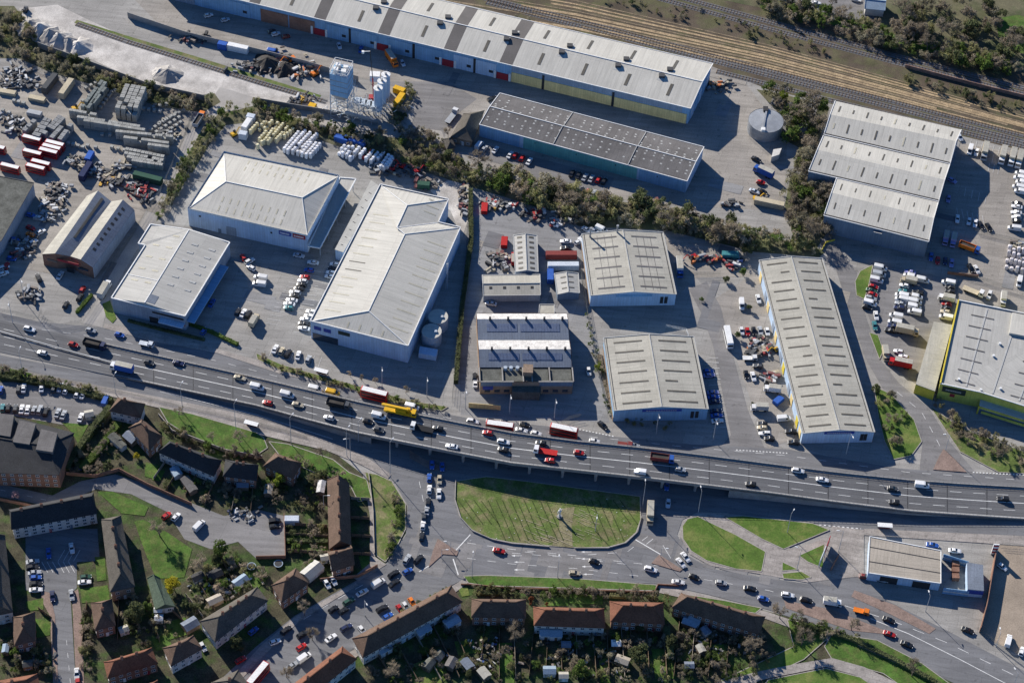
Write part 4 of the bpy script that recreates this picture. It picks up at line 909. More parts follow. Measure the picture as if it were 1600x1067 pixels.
# ---- yellow and lime store at the right edge
he = 8.2; c = [P(x, y, he) for x, y in ((1469, 599.5), (1532, 613), (1640, 647), (1700, 510), (1497.5, 469.5))]
t = thing('lime_store', 'lime green and yellow walled store with pale grey roof at the right edge', 'store', P(1550, 560, 0))
MB().prism([(p.x, p.y) for p in c], 0, he, 0, False).build('wall', 'wall_lime', t); MB().sheet([p - Vector((0, 0, .1)) for p in c]).build('roof', 'roof_grey', t)
b = MB(); b.bar(c[4] + Vector((0, 0, .3)), c[0] + Vector((0, 0, .3)), .36); b.build('side_parapet', 'wall_yellow', t)
b = MB(); b.bar(c[0] + Vector((0, 0, .2)), c[1] + Vector((0, 0, .2)), .25); b.bar(c[1] + Vector((0, 0, .2)), c[2] + Vector((0, 0, .2)), .25); b.build('verge_trim', 'trim_white', t); MB().bar(c[3] + Vector((0, 0, .2)), c[4] + Vector((0, 0, .2)), .25).build('verge_trim', 'trim_white', t)
S = [c[0], c[2], c[3], c[4]]
for k in range(4): patch(t, S, .22 + k * .24, .235 + k * .24, .05, .97, 'roof_patch', 'roof_joint', .04)
for k in range(7): patch(t, S, .12, .30, .08 + k * .13, .09 + k * .13, 'roof_old', 'roof_joint', .05)
for k in range(7): patch(t, S, .62, .80, .08 + k * .13, .09 + k * .13, 'roof_old', 'roof_joint', .05)
for u, v in ((.36, .05), (.52, .12), (.38, .45), (.4, .6), (.15, .1)): q = bil(S, u, v); MB().cyl((q.x, q.y), .5, he - .2, he + .7, n=8).build('roof_fan', 'trim_white', t)
q = [P(x, y, he + .9) for x, y in ((1577, 520), (1640, 532), (1640, 500), (1582, 488))]; MB().prism([(p.x, p.y) for p in q], he - .1, he + .9).build('plant_room', 'roof_white', t)
nn = facing(c[0], c[1], t.location); wallbox(t, c[0], c[1], 4.6, 7.4, nn, 'dark_sign', 'sign', .08, .66, th=.2)
Rl = {'root': t, 'w': [c[0], c[1]]}; sign(Rl, 0, 1, .12, .62, 5.2, 6.8, 'dark_sign', 'roof_patch', 'sign', .26); wallbox(t, c[0], c[1], 2.6, 4.2, nn, 'red_sign', 'notice', .3, .42)
q = [P(x, y, 4.4) for x, y in ((1530, 634), (1640, 668), (1652, 640), (1534, 612))]
b = MB(); b.prism([(p.x, p.y) for p in inset(q, .3)], 0, 4.3, 0, False); b.build('porch_wall', 'wall_navy', t); MB().prism([(p.x, p.y) for p in q], 4.3, 4.6).build('porch_roof', 'roof_white', t)
wallbox(t, q[0], q[1], 3.2, 4.25, facing(q[0], q[1], t.location), 'wall_lime', 'porch_fascia', 0, 1); wallbox(t, q[0], q[1], 1.0, 2.2, facing(q[0], q[1], t.location), 'wall_lime', 'porch_band', .05, 1, th=.3); MB().bar(q[0] + Vector((0, 0, .1)), Vector((q[0].x, q[0].y, 0)), .35).build('porch_post', 'wall_yellow', t)
q = [P(x, y, 5.2) for x, y in ((1431, 600), (1461, 611), (1488, 507.5), (1459, 502))]; MB().prism([(p.x, p.y) for p in q], 0, 5.0, 0, False).build('wing_wall', 'wall_yellow', t); MB().prism([(p.x, p.y) for p in q], 4.9, 5.2).build('wing_roof', 'roof_cement', t)
# ---- tyre garage bottom right
R = shed('garage_workshop', 'garage workshop with tan roof and two dark valley gutters beside the slip road', 'garage', [(1356, 894.5), (1470, 911), (1470, 860), (1359, 838)], 4.4, None, None, 'wall_white_shade', 'roof_tan', over=.1)
t = R['root']; S = R['S'][0]
for v in (.3, .7): patch(t, S, 0, 1, v, v + .025, 'dark', 'gutter', .04)
door(R, 0, 1, .3, 6, 3.4, 'dark', 0, 'bay_door'); door(R, 0, 1, .75, 6, 3.4, 'dark', 0, 'bay_door')
t = thing('garage_office', 'grey flat roofed garage office with blue front and walled yard', 'office', P(1505, 900, 0))
q = [P(x, y, 4.2) for x, y in ((1512, 920), (1537.5, 922.5), (1536, 882), (1511, 878))]; MB().prism([(p.x, p.y) for p in q], 0, 4.0, 0, False).build('wall', 'wall_white_shade', t); MB().prism([(p.x, p.y) for p in q], 3.9, 4.2).build('roof', 'roof_slate', t)
wallbox(t, q[0], q[1], 1.8, 3.8, Vector((0, -1, 0)), 'blue_sign', 'fascia', 0, 1)
y0 = [P(x, y, 0) for x, y in ((1472, 927), (1512, 932), (1511, 886), (1472, 874))]
for p, q2 in ((y0[0], y0[1]), (y0[3], y0[2])): MB().bar(p + Vector((0, 0, 1.7)), q2 + Vector((0, 0, 1.7)), .3).build('yard_wall', 'render', t); MB().hexa([p, q2, q2 + Vector((0, .2, 0)), p + Vector((0, .2, 0))], [k + Vector((0, 0, 3.2)) for k in (p, q2, q2 + Vector((0, .2, 0)), p + Vector((0, .2, 0)))]).build('yard_wall', 'wall_blue', t)
for k in range(3): c = P(1492, 884 + k * 10, 0); MB().box(c.x - 1.2, c.x + 1.2, c.y - 1, c.y + 1, 0, 2).build('air_unit', 'brick', t)
# ---- little hipped lodge by the grey warehouse, station hut
HOUSES = []
def house(label, px, he=5.2, hr=9.0, hip=1.0, wall='brick', roof='tile_brown', ridge=None, chim=2, wins=(0.9, 3.3), name='house', cat='house', group=None, winstep=2.6, dormer=0):
    c = [P(x, y, he) for x, y in px]
    # px order: far left, far right, near right, near left -> a near left ...
    pp = [px[3], px[2], px[1], px[0]]
    ll = (c[0] - c[1]).length > (c[1] - c[2]).length
    R = shed(name, label, cat, pp, he, hr, ridge or ('ad' if ll else 'ab'), wall, roof, over=.4, hip=hip if hip else 0.0001, gutter=False, trim=roof, group=group)
    t, rf = R['root'], R['roof']; r0, r1 = R['r']; w = R['w']
    for k in range(chim):
        q = r0.lerp(r1, (k + .5) / chim if chim > 1 else .3) ; b = MB(); b.box(q.x - .45, q.x + .45, q.y - .35, q.y + .35, q.z - .8, q.z + 1.2); b.build('chimney', 'brick', rf)
        b = MB(); b.cyl((q.x - .2, q.y), .13, q.z + 1.2, q.z + 1.6, n=6); b.cyl((q.x + .2, q.y), .13, q.z + 1.2, q.z + 1.6, n=6); b.build('chimney_pots', 'tile_red', rf)
    if wins:
        for i, j in ((0, 1), (1, 2), (3, 0)):
            n = facing(w[i], w[j], Vector((t.location.x, t.location.y, he)))
            if n.y < -.25: windows(R, i, j, wins, winstep)
        L_ = (w[0] - w[1]).length; m = max(1, int(L_ / 7))
        for k in range(m): door(R, 0, 1, (k + .5) / m + .06, .95, 2.0, ('trim_white', 'red_sign', 'wall_navy', 'fence_wood')[k % 4])
    return R
house('low dark hipped lodge at the end of the grey roofed warehouse', [(724, 178), (757, 173), (738, 222), (704, 214)], 3.6, 6.4, 1.0, 'brick_tan', 'tile_grey', 'ab', 0, (1.0,), name='lodge', cat='building')
house('tiny hipped annex below the dark lodge', [(690, 218), (706, 214), (712, 230), (698, 234)], 2.8, 4.2, 1.0, 'brick_tan', 'tile_grey', 'ab', 0, None, name='lodge_annex', cat='building')
house('blue roofed building cut by the top edge beyond the railway', [(1352, -8), (1384, -4), (1383, 17), (1351, 14)], 4.0, 5.4, 0, 'render', 'roof_blue', 'ad', 0, None, name='outbuilding', cat='building')
# ---- terraces and houses
T = 'terraced houses'
house('short brown terrace with neat front hedge, left of the pink shrub', [(737, 935), (822, 936), (822, 966), (736, 964)], roof='tile_brown', chim=2, group=T)
house('brown terrace with blue conservatories behind it', [(833, 947.5), (944, 950), (946, 981), (834, 977)], wall='render', roof='tile_red', chim=3, group=T)
house('brown terrace between the conservatories and the angled terrace', [(952.5, 939), (1036, 941), (1039, 975), (954, 971)], roof='tile_red', chim=2, group=T)
house('angled brown terrace running down beside the main road', [(1064, 926), (1196, 963), (1186, 991), (1049, 949)], roof='tile_brown', chim=4, group=T)
house('longest brown terrace with front gardens on the junction road', [(550, 997), (705, 914), (723, 940), (567, 1027)], wall='render', roof='tile_brown', chim=4, group=T)
house('brown terrace cut by the bottom edge below the longest terrace', [(440, 1082), (535, 1009), (558, 1029), (462, 1106)], wall='render', roof='tile_red', chim=2, group=T)
house('red roofed pair of houses at the bottom left', [(162, 1034), (237, 1011), (247, 1036), (168, 1060)], roof='tile_red', chim=2)
house('white fronted house with brown hipped roof below the green roofed hall', [(254, 1012), (302, 992), (317, 1013), (267, 1041)], wall='render', roof='tile_brown', chim=1)
house('long grey brown terrace with white bay fronts', [(312, 970), (402, 916), (419, 938), (336, 1003)], wall='render', roof='tile_grey', chim=4, group=T)
house('hipped brown house at the bend with grey lean-to beside it', [(424, 914), (462, 887), (483, 911), (440, 941)], roof='tile_brown', chim=1)
house('long narrow terrace seen end on beside the round grass bank', [(511, 750), (546, 755), (549, 852), (514, 858)], roof='tile_brown', ridge='ab', hip=0, chim=4, group=T)
house('dark roofed end house of the narrow terrace', [(512, 862), (547, 851), (554, 882), (519, 893)], roof='tile_brown', hip=0, ridge='ad', chim=1)
house('dark hipped house by the car park corner', [(184, 621), (227, 631), (220, 653), (170, 642)], wall='render', roof='tile_brown', chim=1)
house('square brown hipped house in the wedge of gardens', [(201, 668), (222, 654), (254, 681), (233, 704)], roof='tile_brown', chim=1, ridge='ab')
house('dark terrace with skylights and small back gardens', [(265, 689), (347, 719), (334, 744), (246, 706)], wall='render', roof='tile_slate', chim=3, group=T)
house('dark terrace beside the yard with white sheds', [(352, 718), (404, 726), (401, 751), (348, 744)], roof='tile_slate', chim=2, group=T)
house('dark hipped house beside the pale green tree', [(411, 728), (430, 707), (472, 723), (458, 748)], roof='tile_brown', chim=1)
house('white fronted dark roofed terrace above the courtyard', [(14, 796), (146, 769), (152, 802), (18, 827)], 6.0, 10.0, wall='render', roof='tile_slate', chim=4, wins=(.8, 2.6, 4.3), group='courtyard blocks', hip=.2)
house('grey roofed block along the right of the courtyard', [(158, 811), (189, 805), (211, 916), (172, 925)], 6.0, 9.4, wall='brick_tan', roof='tile_grey', ridge='ab', chim=3, group='courtyard blocks', hip=.9)
house('grey roofed block along the left edge of the courtyard', [(-26, 840), (8, 836), (20, 956), (-18, 964)], 6.0, 9.4, wall='render', roof='tile_grey', ridge='ab', chim=2, group='courtyard blocks', hip=.3)
house('brown hipped house right of the cul-de-sac mouth', [(142, 942), (175, 935), (181, 977), (148, 985)], roof='tile_brown', chim=1, ridge='ab')
house('brown hipped house left of the cul-de-sac', [(19, 964), (55, 955), (56, 1001), (22, 1009)], roof='tile_brown', chim=1, ridge='ab')
house('green roofed single storey hall beside the yellow tree', [(230, 903), (250, 903), (274, 947), (242, 952)], 3.4, 5.4, 0, wall='render', roof='tile_green', ridge='ab', chim=0, wins=(1.0,), name='hall', cat='hall')
house('red roofed house cut by the bottom left corner', [(-10, 1064), (58, 1052), (66, 1085), (-5, 1096)], roof='tile_red', chim=1)
house('grey roofed house cut by the bottom edge near the red bus', [(330, 1066), (372, 1046), (394, 1076), (348, 1098)], roof='tile_grey', chim=1)
house('pitched roof house cut by the bottom edge behind the white fronted one', [(196, 1080), (246, 1062), (256, 1088), (204, 1104)], roof='tile_red', chim=1)
# flats at the left
R = shed('flats', 'dark mansard block of flats with raised roof boxes beside the car park', 'flats', [(-30, 738), (92, 742), (116, 676), (-30, 638)], 7.5, 10.2, 'ad', 'brick', 'tile_slate', over=.3, hip=.5, gutter=False, trim='tile_slate'); t = R['root']
for px in (((20, 690), (46, 694), (56, 662), (30, 656)), ((56, 702), (82, 706), (90, 676), (64, 670)), ((-20, 676), (16, 682), (22, 648), (-20, 644))):
    q = [P(x, y, 10.6) for x, y in px]; MB().prism([(p.x, p.y) for p in q], 7.6, 10.6).build('roof_box', 'roof_old', t)
windows(R, 0, 1, (.8, 3.2, 5.6), 3.0)
# ================================================================ VEHICLES
COLS = {'w': (.78, .78, .77), 's': (.40, .42, .44), 'k': (.018, .019, .022), 'd': (.075, .08, .085), 'b': (.03, .11, .42), 'n': (.02, .03, .09), 'r': (.45, .02, .02), 'g': (.03, .09, .06), 'y': (.70, .40, .02),
        'o': (.75, .20, .02), 't': (.52, .45, .32), 'e': (.05, .22, .24), 'p': (.28, .28, .55), 'm': (.22, .045, .04), 'a': (.55, .60, .66)}
CN = {'w': 'white', 's': 'silver', 'k': 'black', 'd': 'dark grey', 'b': 'blue', 'n': 'navy', 'r': 'red', 'g': 'dark green', 'y': 'yellow', 'o': 'orange', 't': 'tan', 'e': 'teal', 'p': 'lilac', 'm': 'maroon', 'a': 'pale blue'}
def loft(b, st, mi=0):
    """st: list of (x, half width low, half width mid, half width top, z low, z mid, z top)"""
    rings = []
    for x, a_, m_, t_, z0, z1, z2 in st: rings.append([(x, -a_, z0), (x, -m_, z1), (x, -t_, z2), (x, t_, z2), (x, m_, z1), (x, a_, z0)])
    for p, q in zip(rings, rings[1:]):
        for k in range(6): b.poly((p[k], q[k], q[(k + 1) % 6], p[(k + 1) % 6]), mi)
    b.poly(rings[0][::-1], mi); b.poly(rings[-1], mi); return b
def frustum(b, x0, x1, w0, z0, X0, X1, w1, z1, mi=0):
    return b.hexa([(x0, -w0, z0), (x1, -w0, z0), (x1, w0, z0), (x0, w0, z0)], [(X0, -w1, z1), (X1, -w1, z1), (X1, w1, z1), (X0, w1, z1)], mi)
def wheels(xs, y, r, wd=.22):
    out = []
    b = MB(); n = 10
    A = [(r * math.cos(2 * math.pi * k / n), -wd / 2, r * math.sin(2 * math.pi * k / n)) for k in range(n)]; B = [(p[0], wd / 2, p[2]) for p in A]
    for k in range(n): b.poly((A[k], B[k], B[(k + 1) % n], A[(k + 1) % n]))
    b.poly(A); b.poly(B[::-1]); me = b.mesh('wheel', 'tyre')
    return [('wheel', me, None, (x, s * y, r)) for x in xs for s in (-1, 1)]
VEH = {}
def car(L_, rear, bon, rl, rw, h):
    """rear/bon: ends of the cabin at the shoulder, rl/rw: rear and front of the roof, h height"""
    b = MB(); H_ = L_ / 2
    loft(b, [(-H_, .70, .78, .70, .32, .55, .80), (-H_ + .25, .80, .87, .78, .22, .55, .93), (rear + .5, .82, .88, .80, .2, .55, .96), (bon, .82, .88, .78, .2, .55, .94), (H_ - .45, .80, .86, .72, .22, .52, .80), (H_, .62, .70, .58, .32, .5, .62)])
    b.hexa([(rl, -.60, h - .05), (rw, -.58, h - .05), (rw, .58, h - .05), (rl, .60, h - .05)], [(rl + .08, -.55, h), (rw - .1, -.53, h), (rw - .1, .53, h), (rl + .08, .55, h)])
    for sx in (-1, 1):
        for p, q in (((rear, .76, .93), (rl, .60, h - .04)), ((bon, .74, .93), (rw, .58, h - .04)), (((rear + bon) / 2 - .1, .78, .93), ((rl + rw) / 2, .60, h - .04))): b.bar((p[0], p[1] * sx, p[2]), (q[0], q[1] * sx, q[2]), .05)
        b.box(bon - .35, bon - .15, sx * .9 - .09, sx * .9 + .09, .9, 1.05)
    g = MB(); frustum(g, rear, bon, .755, .9, rl, rw, .585, h - .05)
    li = MB().box(-.1, .1, -.15, .15, -.07, .07).mesh('headlight', 'trim_white')
    return [('body', b.mesh('car_body', 'paint'), 1, None), ('windows', g.mesh('car_windows', 'glass'), None, None), ('headlight', li, None, (H_ - .12, .55, .63)), ('headlight', li, None, (H_ - .12, -.55, .63))] + wheels((-H_ + .8, H_ - .82), .76, .31)
VEH['h'] = ('hatchback', car(3.9, -1.85, .75, -1.45, .05, 1.47))
VEH['s'] = ('saloon', car(4.5, -1.55, .85, -1.0, .15, 1.42))
VEH['u'] = ('estate car', car(4.5, -2.1, .85, -1.8, .1, 1.62))
def van(L_, h, wd=.95):
    b = MB(); H_ = L_ / 2
    loft(b, [(-H_, wd * .96, wd, wd * .86, .3, .7, h - .04), (-H_ + .12, wd, wd * 1.02, wd * .9, .28, .7, h), (H_ - 2.0, wd, wd * 1.02, wd * .9, .28, .7, h), (H_ - 1.55, wd, wd * 1.02, wd * .82, .28, .7, h - .12), (H_ - .75, wd * .98, wd, wd * .8, .28, .65, 1.15), (H_ - .1, wd * .9, wd * .95, wd * .75, .3, .6, .95), (H_, wd * .8, wd * .86, wd * .7, .35, .6, .85)])
    g = MB(); zt, zb = h - .2, 1.22
    g.poly([(H_ - 1.54, -wd * .74, zt), (H_ - 1.54, wd * .74, zt), (H_ - .8, wd * .78, zb), (H_ - .8, -wd * .78, zb)])
    g.v = [v + Vector((.05, 0, .05)) for v in g.v]
    for s in (-1, 1): g.poly([(H_ - 2.1, s * wd * 1.03, 1.2), (H_ - 1.1, s * wd * 1.03, 1.2), (H_ - 1.5, s * wd * .95, h - .3), (H_ - 2.1, s * wd * .95, h - .3)])
    return [('body', b.mesh('van_body', 'paint'), 1, None), ('windows', g.mesh('van_windows', 'glass'), None, None)] + wheels((-H_ + 1.0, H_ - .95), wd * .86, .34)
VEH['v'] = ('van', van(5.2, 2.15))
VEH['k'] = ('small van', van(4.3, 1.8, .88))
def cab(b, g, x1, L_, h, wd, z0=.5):
    x0 = x1 - L_
    b.hexa([(x0, -wd, z0), (x1, -wd, z0), (x1, wd, z0), (x0, wd, z0)], [(x0, -wd * .96, h), (x1 - .35, -wd * .94, h), (x1 - .35, wd * .94, h), (x0, wd * .96, h)])
    t = (h - z0); q = lambda f: x1 - .35 * f
    g.poly([(q(.45) + .03, -wd * .88, z0 + t * .45), (q(.45) + .03, wd * .88, z0 + t * .45), (q(.9) + .03, wd * .86, z0 + t * .9), (q(.9) + .03, -wd * .86, z0 + t * .9)])
    for s in (-1, 1): g.poly([(x0 + L_ * .25, s * (wd + .02), z0 + t * .48), (x1 - .3, s * (wd + .02), z0 + t * .48), (x1 - .45, s * wd, z0 + t * .88), (x0 + L_ * .25, s * wd, z0 + t * .88)])
def lorry(L_, h, body, cabc=None, wd=1.2, cl=1.9, ch=2.7):
    b, g, c, fr = MB(), MB(), MB(), MB(); H_ = L_ / 2; cab(b, g, H_, cl, ch, wd * .96)
    fr.box(-H_, H_ - .3, -wd * .45, wd * .45, .5, .85)
    x0, x1 = -H_, H_ - cl - .15; parts = []
    if body == 'box':
        c.box(x0, x1, -wd, wd, .9, h); r = MB(); r.box(x0 + .06, x1 - .06, -wd + .06, wd - .06, h - .02, h + .04); parts = [('box_body', c.mesh('box_body', 'matt'), 2, None), ('box_roof', r.mesh('box_roof', 'roof_cement'), None, None)]
    elif body == 'tip':
        for q in ((x0, x1, -wd, -wd + .1, .9, h), (x0, x1, wd - .1, wd, .9, h), (x0, x0 + .1, -wd, wd, .9, h), (x1 - .1, x1, -wd, wd, .9, h + .3), (x0, x1, -wd, wd, .8, .95)): c.box(*q)
        ld = MB(); ld.box(x0 + .1, x1 - .1, -wd + .1, wd - .1, .95, h - .45); parts = [('tipper_body', c.mesh('tipper_body', 'matt'), 2, None), ('load', ld.mesh('load', 'cargo'), None, None)]
    elif body == 'flat':
        c.box(x0, x1, -wd, wd, .9, 1.1); c.box(x1 - .1, x1, -wd, wd, 1.1, 2.0); parts = [('flat_bed', c.mesh('flat_bed', 'matt'), 2, None)]
    return [('cab', b.mesh('cab', 'paint'), 1, None), ('windows', g.mesh('windows', 'glass'), None, None), ('chassis', fr.mesh('chassis', 'dark'), None, None)] + parts + wheels([-H_ + 1.2, H_ - 1.1] + ([-H_ + 2.4] if L_ > 8 else []), wd * .82, .48, .3)
VEH['l'] = ('box van', lorry(6.4, 3.0, 'box', wd=1.08, cl=1.7, ch=2.1))
VEH['t'] = ('box lorry', lorry(8.8, 3.7, 'box'))
VEH['d'] = ('tipper lorry', lorry(8.6, 2.6, 'tip'))
VEH['f'] = ('flatbed lorry', lorry(8.6, 2.6, 'flat'))
VEH['x'] = ('flatbed pickup', lorry(5.6, 1.6, 'flat', wd=.98, cl=1.9, ch=1.95))
def bus(L_, h, decks):
    b, g, r = MB(), MB(), MB(); H_ = L_ / 2; wd = 1.25
    loft(b, [(-H_, wd * .95, wd * .95, wd * .85, .35, .6, h - .15), (-H_ + .2, wd, wd, wd * .92, .3, .6, h), (H_ - .3, wd, wd, wd * .92, .3, .6, h), (H_, wd * .94, wd * .95, wd * .82, .35, .6, h - .25)])
    for z0, z1 in ([(1.2, 2.05), (2.75, 3.6)] if decks == 2 else [(1.4, 2.5)]):
        for s in (-1, 1): g.poly([(-H_ + .5, s * (wd + .015), z0), (H_ - .5, s * (wd + .015), z0), (H_ - .5, s * (wd - .01), z1), (-H_ + .5, s * (wd - .01), z1)])
        for x in (-H_ - .02, H_ + .02): g.poly([(x, -wd * .85, z0), (x, wd * .85, z0), (x, wd * .82, z1), (x, -wd * .82, z1)])
    r.box(-H_ + .45, H_ - .45, -wd * .84, wd * .84, h - .03, h + .05)
    return [('body', b.mesh('bus_body', 'paint'), 1, None), ('windows', g.mesh('bus_windows', 'glass'), None, None), ('roof', r.mesh('bus_roof', 'trim_white'), None, None)] + wheels((-H_ + 2.2, H_ - 2.4), wd * .88, .48, .28)
VEH['b'] = ('double-decker bus', bus(10.2, 4.35, 2))
VEH['c'] = ('single-decker coach', bus(9.6, 3.1, 1))
NV = [0]
def vehicle(kind, x, y, deg, c1, label, group, z=0.0, c2=None, scale=1.0):
    nm, parts = VEH[kind]; hgt = {'b': 2.0, 't': 1.7, 'd': 1.3, 'c': 1.5, 'l': 1.5, 'v': 1.0, 'f': 1.0}.get(kind, .65)
    p = P(x, y, z + hgt); t = thing(nm.replace(' ', '_').replace('-', '_'), label, {'b': 'bus', 'c': 'coach', 't': 'lorry', 'd': 'lorry', 'f': 'lorry', 'v': 'van', 'k': 'van', 'l': 'van', 'x': 'pickup'}.get(kind, 'car'), (p.x, p.y, z), group, heading(x, y, deg, z), scale)
    jit = RND.uniform(.88, 1.08)
    for pn, me, ck, off in parts:
        o = bpy.data.objects.new(pn, me); COL.objects.link(o); o.parent = t
        if off: o.location = off
        if ck: o.color = (*[v * jit for v in COLS[c1 if ck == 1 else (c2 or c1)]], 1)
    return t
def fleet(place_, group, spec, axis='x', zf=None, extra='', scale=1.0):
    """spec tokens: kind colour [second colour] x,y,heading"""
    L_ = []
    for tok in spec.split():
        i = 0
        while tok[i] not in '-0123456789': i += 1
        x, y, d = (float(v) for v in tok[i:].split(',')); L_.append((tok[0], tok[1], tok[2] if i > 2 else None, x, y, d))
    L_.sort(key=lambda r: r[3] if axis == 'x' else r[4]); n = len(L_)
    for k, (kd, c1, c2, x, y, d) in enumerate(L_):
        lab = '%s %s %s' % (CN[c1], VEH[kd][0], place_)
        if n > 1: lab += ', %s from the %s' % (ORD[k], 'left' if axis == 'x' else 'top')
        vehicle(kd, x, y, d, c1, lab, group if n > 1 else None, zf(x) if zf else .09, c2, scale)
dzz = lambda x: dz(x) + .03
fleet('on the flyover', 'vehicles on the flyover', """hr115,538,-14 dnk148,538,-14 hw66,551,166 twb190,574,167 hd233,566,-14 sn279,567,-14 st375,590,-14 vw402,604,-13 vw449,616,-14 hr418,629,166 st466,632,-14
 ddk529,631,-13 vw592,649,-14 hw514,652,166 hk575,658,-13 hd592,671,-14 fwk659,669,168 sw706,697,169 hk684,669,168 hr762,676,169 uw787,690,-11 hk786,702,168 hk845,692,170 fwr852,705,171 hr859,719,171 hr905,707,-8 dbm1035,716,-8 kw1000,737,172 hs1063,733,-8
 hk1173,756,172 uw1247,735,-8 sw1285,749,-8 hd1395,763,-7 vw1441,757,-7 hk1397,784,173 uk1567,779,175""", 'x', dzz)
fleet('on the frontage road above the flyover', 'vehicles on the frontage road', """uw46,514,-14 hs142,516,-12 hb187,523,-14 xa229,538,-12 vw493,607,-13 vy520,613,-13 br585,617,-14 vw644,635,-13 uw739,658,-10 hk768,658,-10 hd790,661,-10 br781,668,-8 sw815,672,-10 hk820,663,-10 hw838,677,-10 br881,674,-12
 hw929,689,-8 xm977,695,-8 hs991,696,-8 sk942,664,-40""")
fleet('on the roundabout road', 'vehicles on the roundabout', """sr780,860,-12 hk929,877,-14 ht898,895,-4 uw1017,889,-14 sw1071,870,-50 sw1064,879,-50 hk1085,901,-18 sw1060,909,-6 hs1127,910,-8 sk1172,919,-8 hb1193,935,-12 uw1231,929,-8 uk1260,937,-12 lw1301,940,-8 xo1346,955,-14 sk1389,968,-20 sr1390,990,-18 sk1417,1006,-20""")
fleet('queueing up from under the flyover', 'queue on the left of the roundabout', """hb675,726,-90 hb691,729,-90 hb671,746,88 ht687,749,-92 hw671,764,85 sw686,771,-92 hk669,784,85 ss667,797,85 hd663,806,84 hw661,820,84 hk659,838,85 us636,873,60 uk654,873,50""", 'y')
fleet('under the right end of the flyover span', 'vehicles under the flyover', """sb1042,758,-95 ha1044,786,-95 tt1016,802,-92""", 'y')
fleet('on the junction road among the terraces', 'vehicles on the junction road', """hb637,892,30 uk615,896,35 sk616,910,35 vw591,910,32 sw566,925,30 ug545,939,32 uk597,950,30 hk521,951,35 hk537,953,35 un541,980,30 sw517,996,35 hr471,1010,35 vw475,1026,35 ss457,1039,35 uk473,990,32 uk447,984,40""")
fleet('parked on a drive beside the junction road', 'cars on drives', """hw511,912,-60 hw521,907,-60 ho644,940,-55 hr625,951,-55 hw634,947,-55 hb606,962,30 hw566,984,-50 kk429,814,10 hw317,1010,-60 hr376,1030,30 hb396,985,40 hk429,822,10 hw430,1002,20""")
fleet('at the top edge beyond the railway', 'cars beyond the railway', 'sw1275,5,-5 sk1256,3,-5 sw1338,0,-10')
fleet('cut by the bottom edge on the junction road', None, 'br403,1056,50')
fleet('in the top row of the residential car park', 'cars in the residential car park', 'hb1,609,80 hd29,608,82 sw37,606,82 sw65,605,85 hd84,607,70 sa94,605,72 hw103,609,65 hw121,615,62 sw130,616,62 vb165,625,65 ')
fleet('in the lower row of the residential car park', 'cars in the residential car park', 'he4,637,85 hk13,637,82 hd24,638,82 sw34,639,80 sw43,640,80 hs53,640,72 us62,640,72 uk72,643,72 ss90,645,68 ss99,648,68 sw126,652,70')
fleet('in the courtyard car park', 'cars in the courtyard', 'ss51,877,10 uk51,886,10 ss54,894,8 hb56,902,6 uk56,912,4 sw56,921,4 hg134,901,8 sw132,909,5 sw112,856,-80 sb76,864,-85 sn82,931,-85 ss112,929,-82', 'y')
fleet('on the residential street', 'vehicles on the residential street', 'hr260,805,40 hw275,807,48 vw311,820,45 hr122,1067,-85 sw120,1052,-88 hb130,727,50')
fleet('in the central row between the white hipped warehouses', 'cars between the hipped warehouses', 'sw489,410,172 hb483,422,172 hr476,433,172 hw473,439,170 hk471,445,170 hk467,451,170 uw461,457,170 hk460,462,170 sw456,469,172 sw452,475,172 he451,481,172', 'y')
fleet('against the long wall of the largest white warehouse', 'cars along the largest warehouse', 'hw523,413,170 hk520,420,170 hw517,426,170 hw515,432,170 hw486,487,170 hw483,494,170 sw478,499,170 sk475,506,170 sw475,513,170', 'y')
fleet('in the yard of the grey shop', 'vehicles in the shop yard', 'sa467,399,-12 vw407,433,170 vw405,443,172 hr380,402,120 uw390,408,30 hk372,487,60 sw380,489,60 uk388,491,60 lt397,500,60 sb331,473,60 hb319,517,50 hw392,418,150', 'x')  # pale blue saloon is a white car with shade painted into its colour
fleet('in the row behind the frontage hedge', 'cars behind the hedge', 'sw430,545,65 ht440,548,65 uk450,552,60 sw466,555,75 hs482,561,65')
fleet('in front of the grey roofed warehouse', 'cars by the grey warehouse', 'va749,226,50 hs757,232,50 sw774,234,55 sw797,242,55 hr805,243,58 hr816,247,60 sw827,252,58')
fleet('in the upper row of the grey warehouse car park', 'cars by the grey warehouse', 'sk894,271,60 sk904,274,60 ss914,277,60 ss924,279,60 hr935,281,60 hk944,283,60')
fleet('in the lower row of the grey warehouse car park', 'cars by the grey warehouse', 'sk887,294,65 ss899,297,65 sk909,298,65 hr918,300,65 ss927,302,65 sk937,304,65')
fleet('in the right car park, left column', 'vehicles in the right car park', 'vw1376,418,-12 vs1374,428,-12 vw1370,437,-12 hr1365,448,-14 sg1362,454,-14 hr1364,460,-14 us1361,466,-14 vw1360,473,-14 hk1355,480,-12 sw1369,493,-80 se1367,509,-80', 'y')
fleet('in the right car park, middle column', 'vehicles in the right car park', 'sp1422,425,168 kw1420,431,168 lt1420,438,168 vw1442,437,-12 hw1413,446,168 he1411,455,168 vw1409,461,168 vw1409,467,168 ss1407,474,168 un1405,481,168 uk1434,457,168 kw1433,464,-12 vw1430,471,-12 vw1429,479,-12 vw1429,487,168 vw1400,493,168 vw1398,503,168 un1395,510,168 sk1391,516,168 tt1418,516,-12', 'y')
fleet('in the right car park, right column', 'vehicles in the right car park', 'vw1482,441,168 hk1484,449,168 hk1484,455,168 lw1479,465,168 hr1479,475,168 hk1478,481,168 ht1477,487,168 vw1478,495,168', 'y')
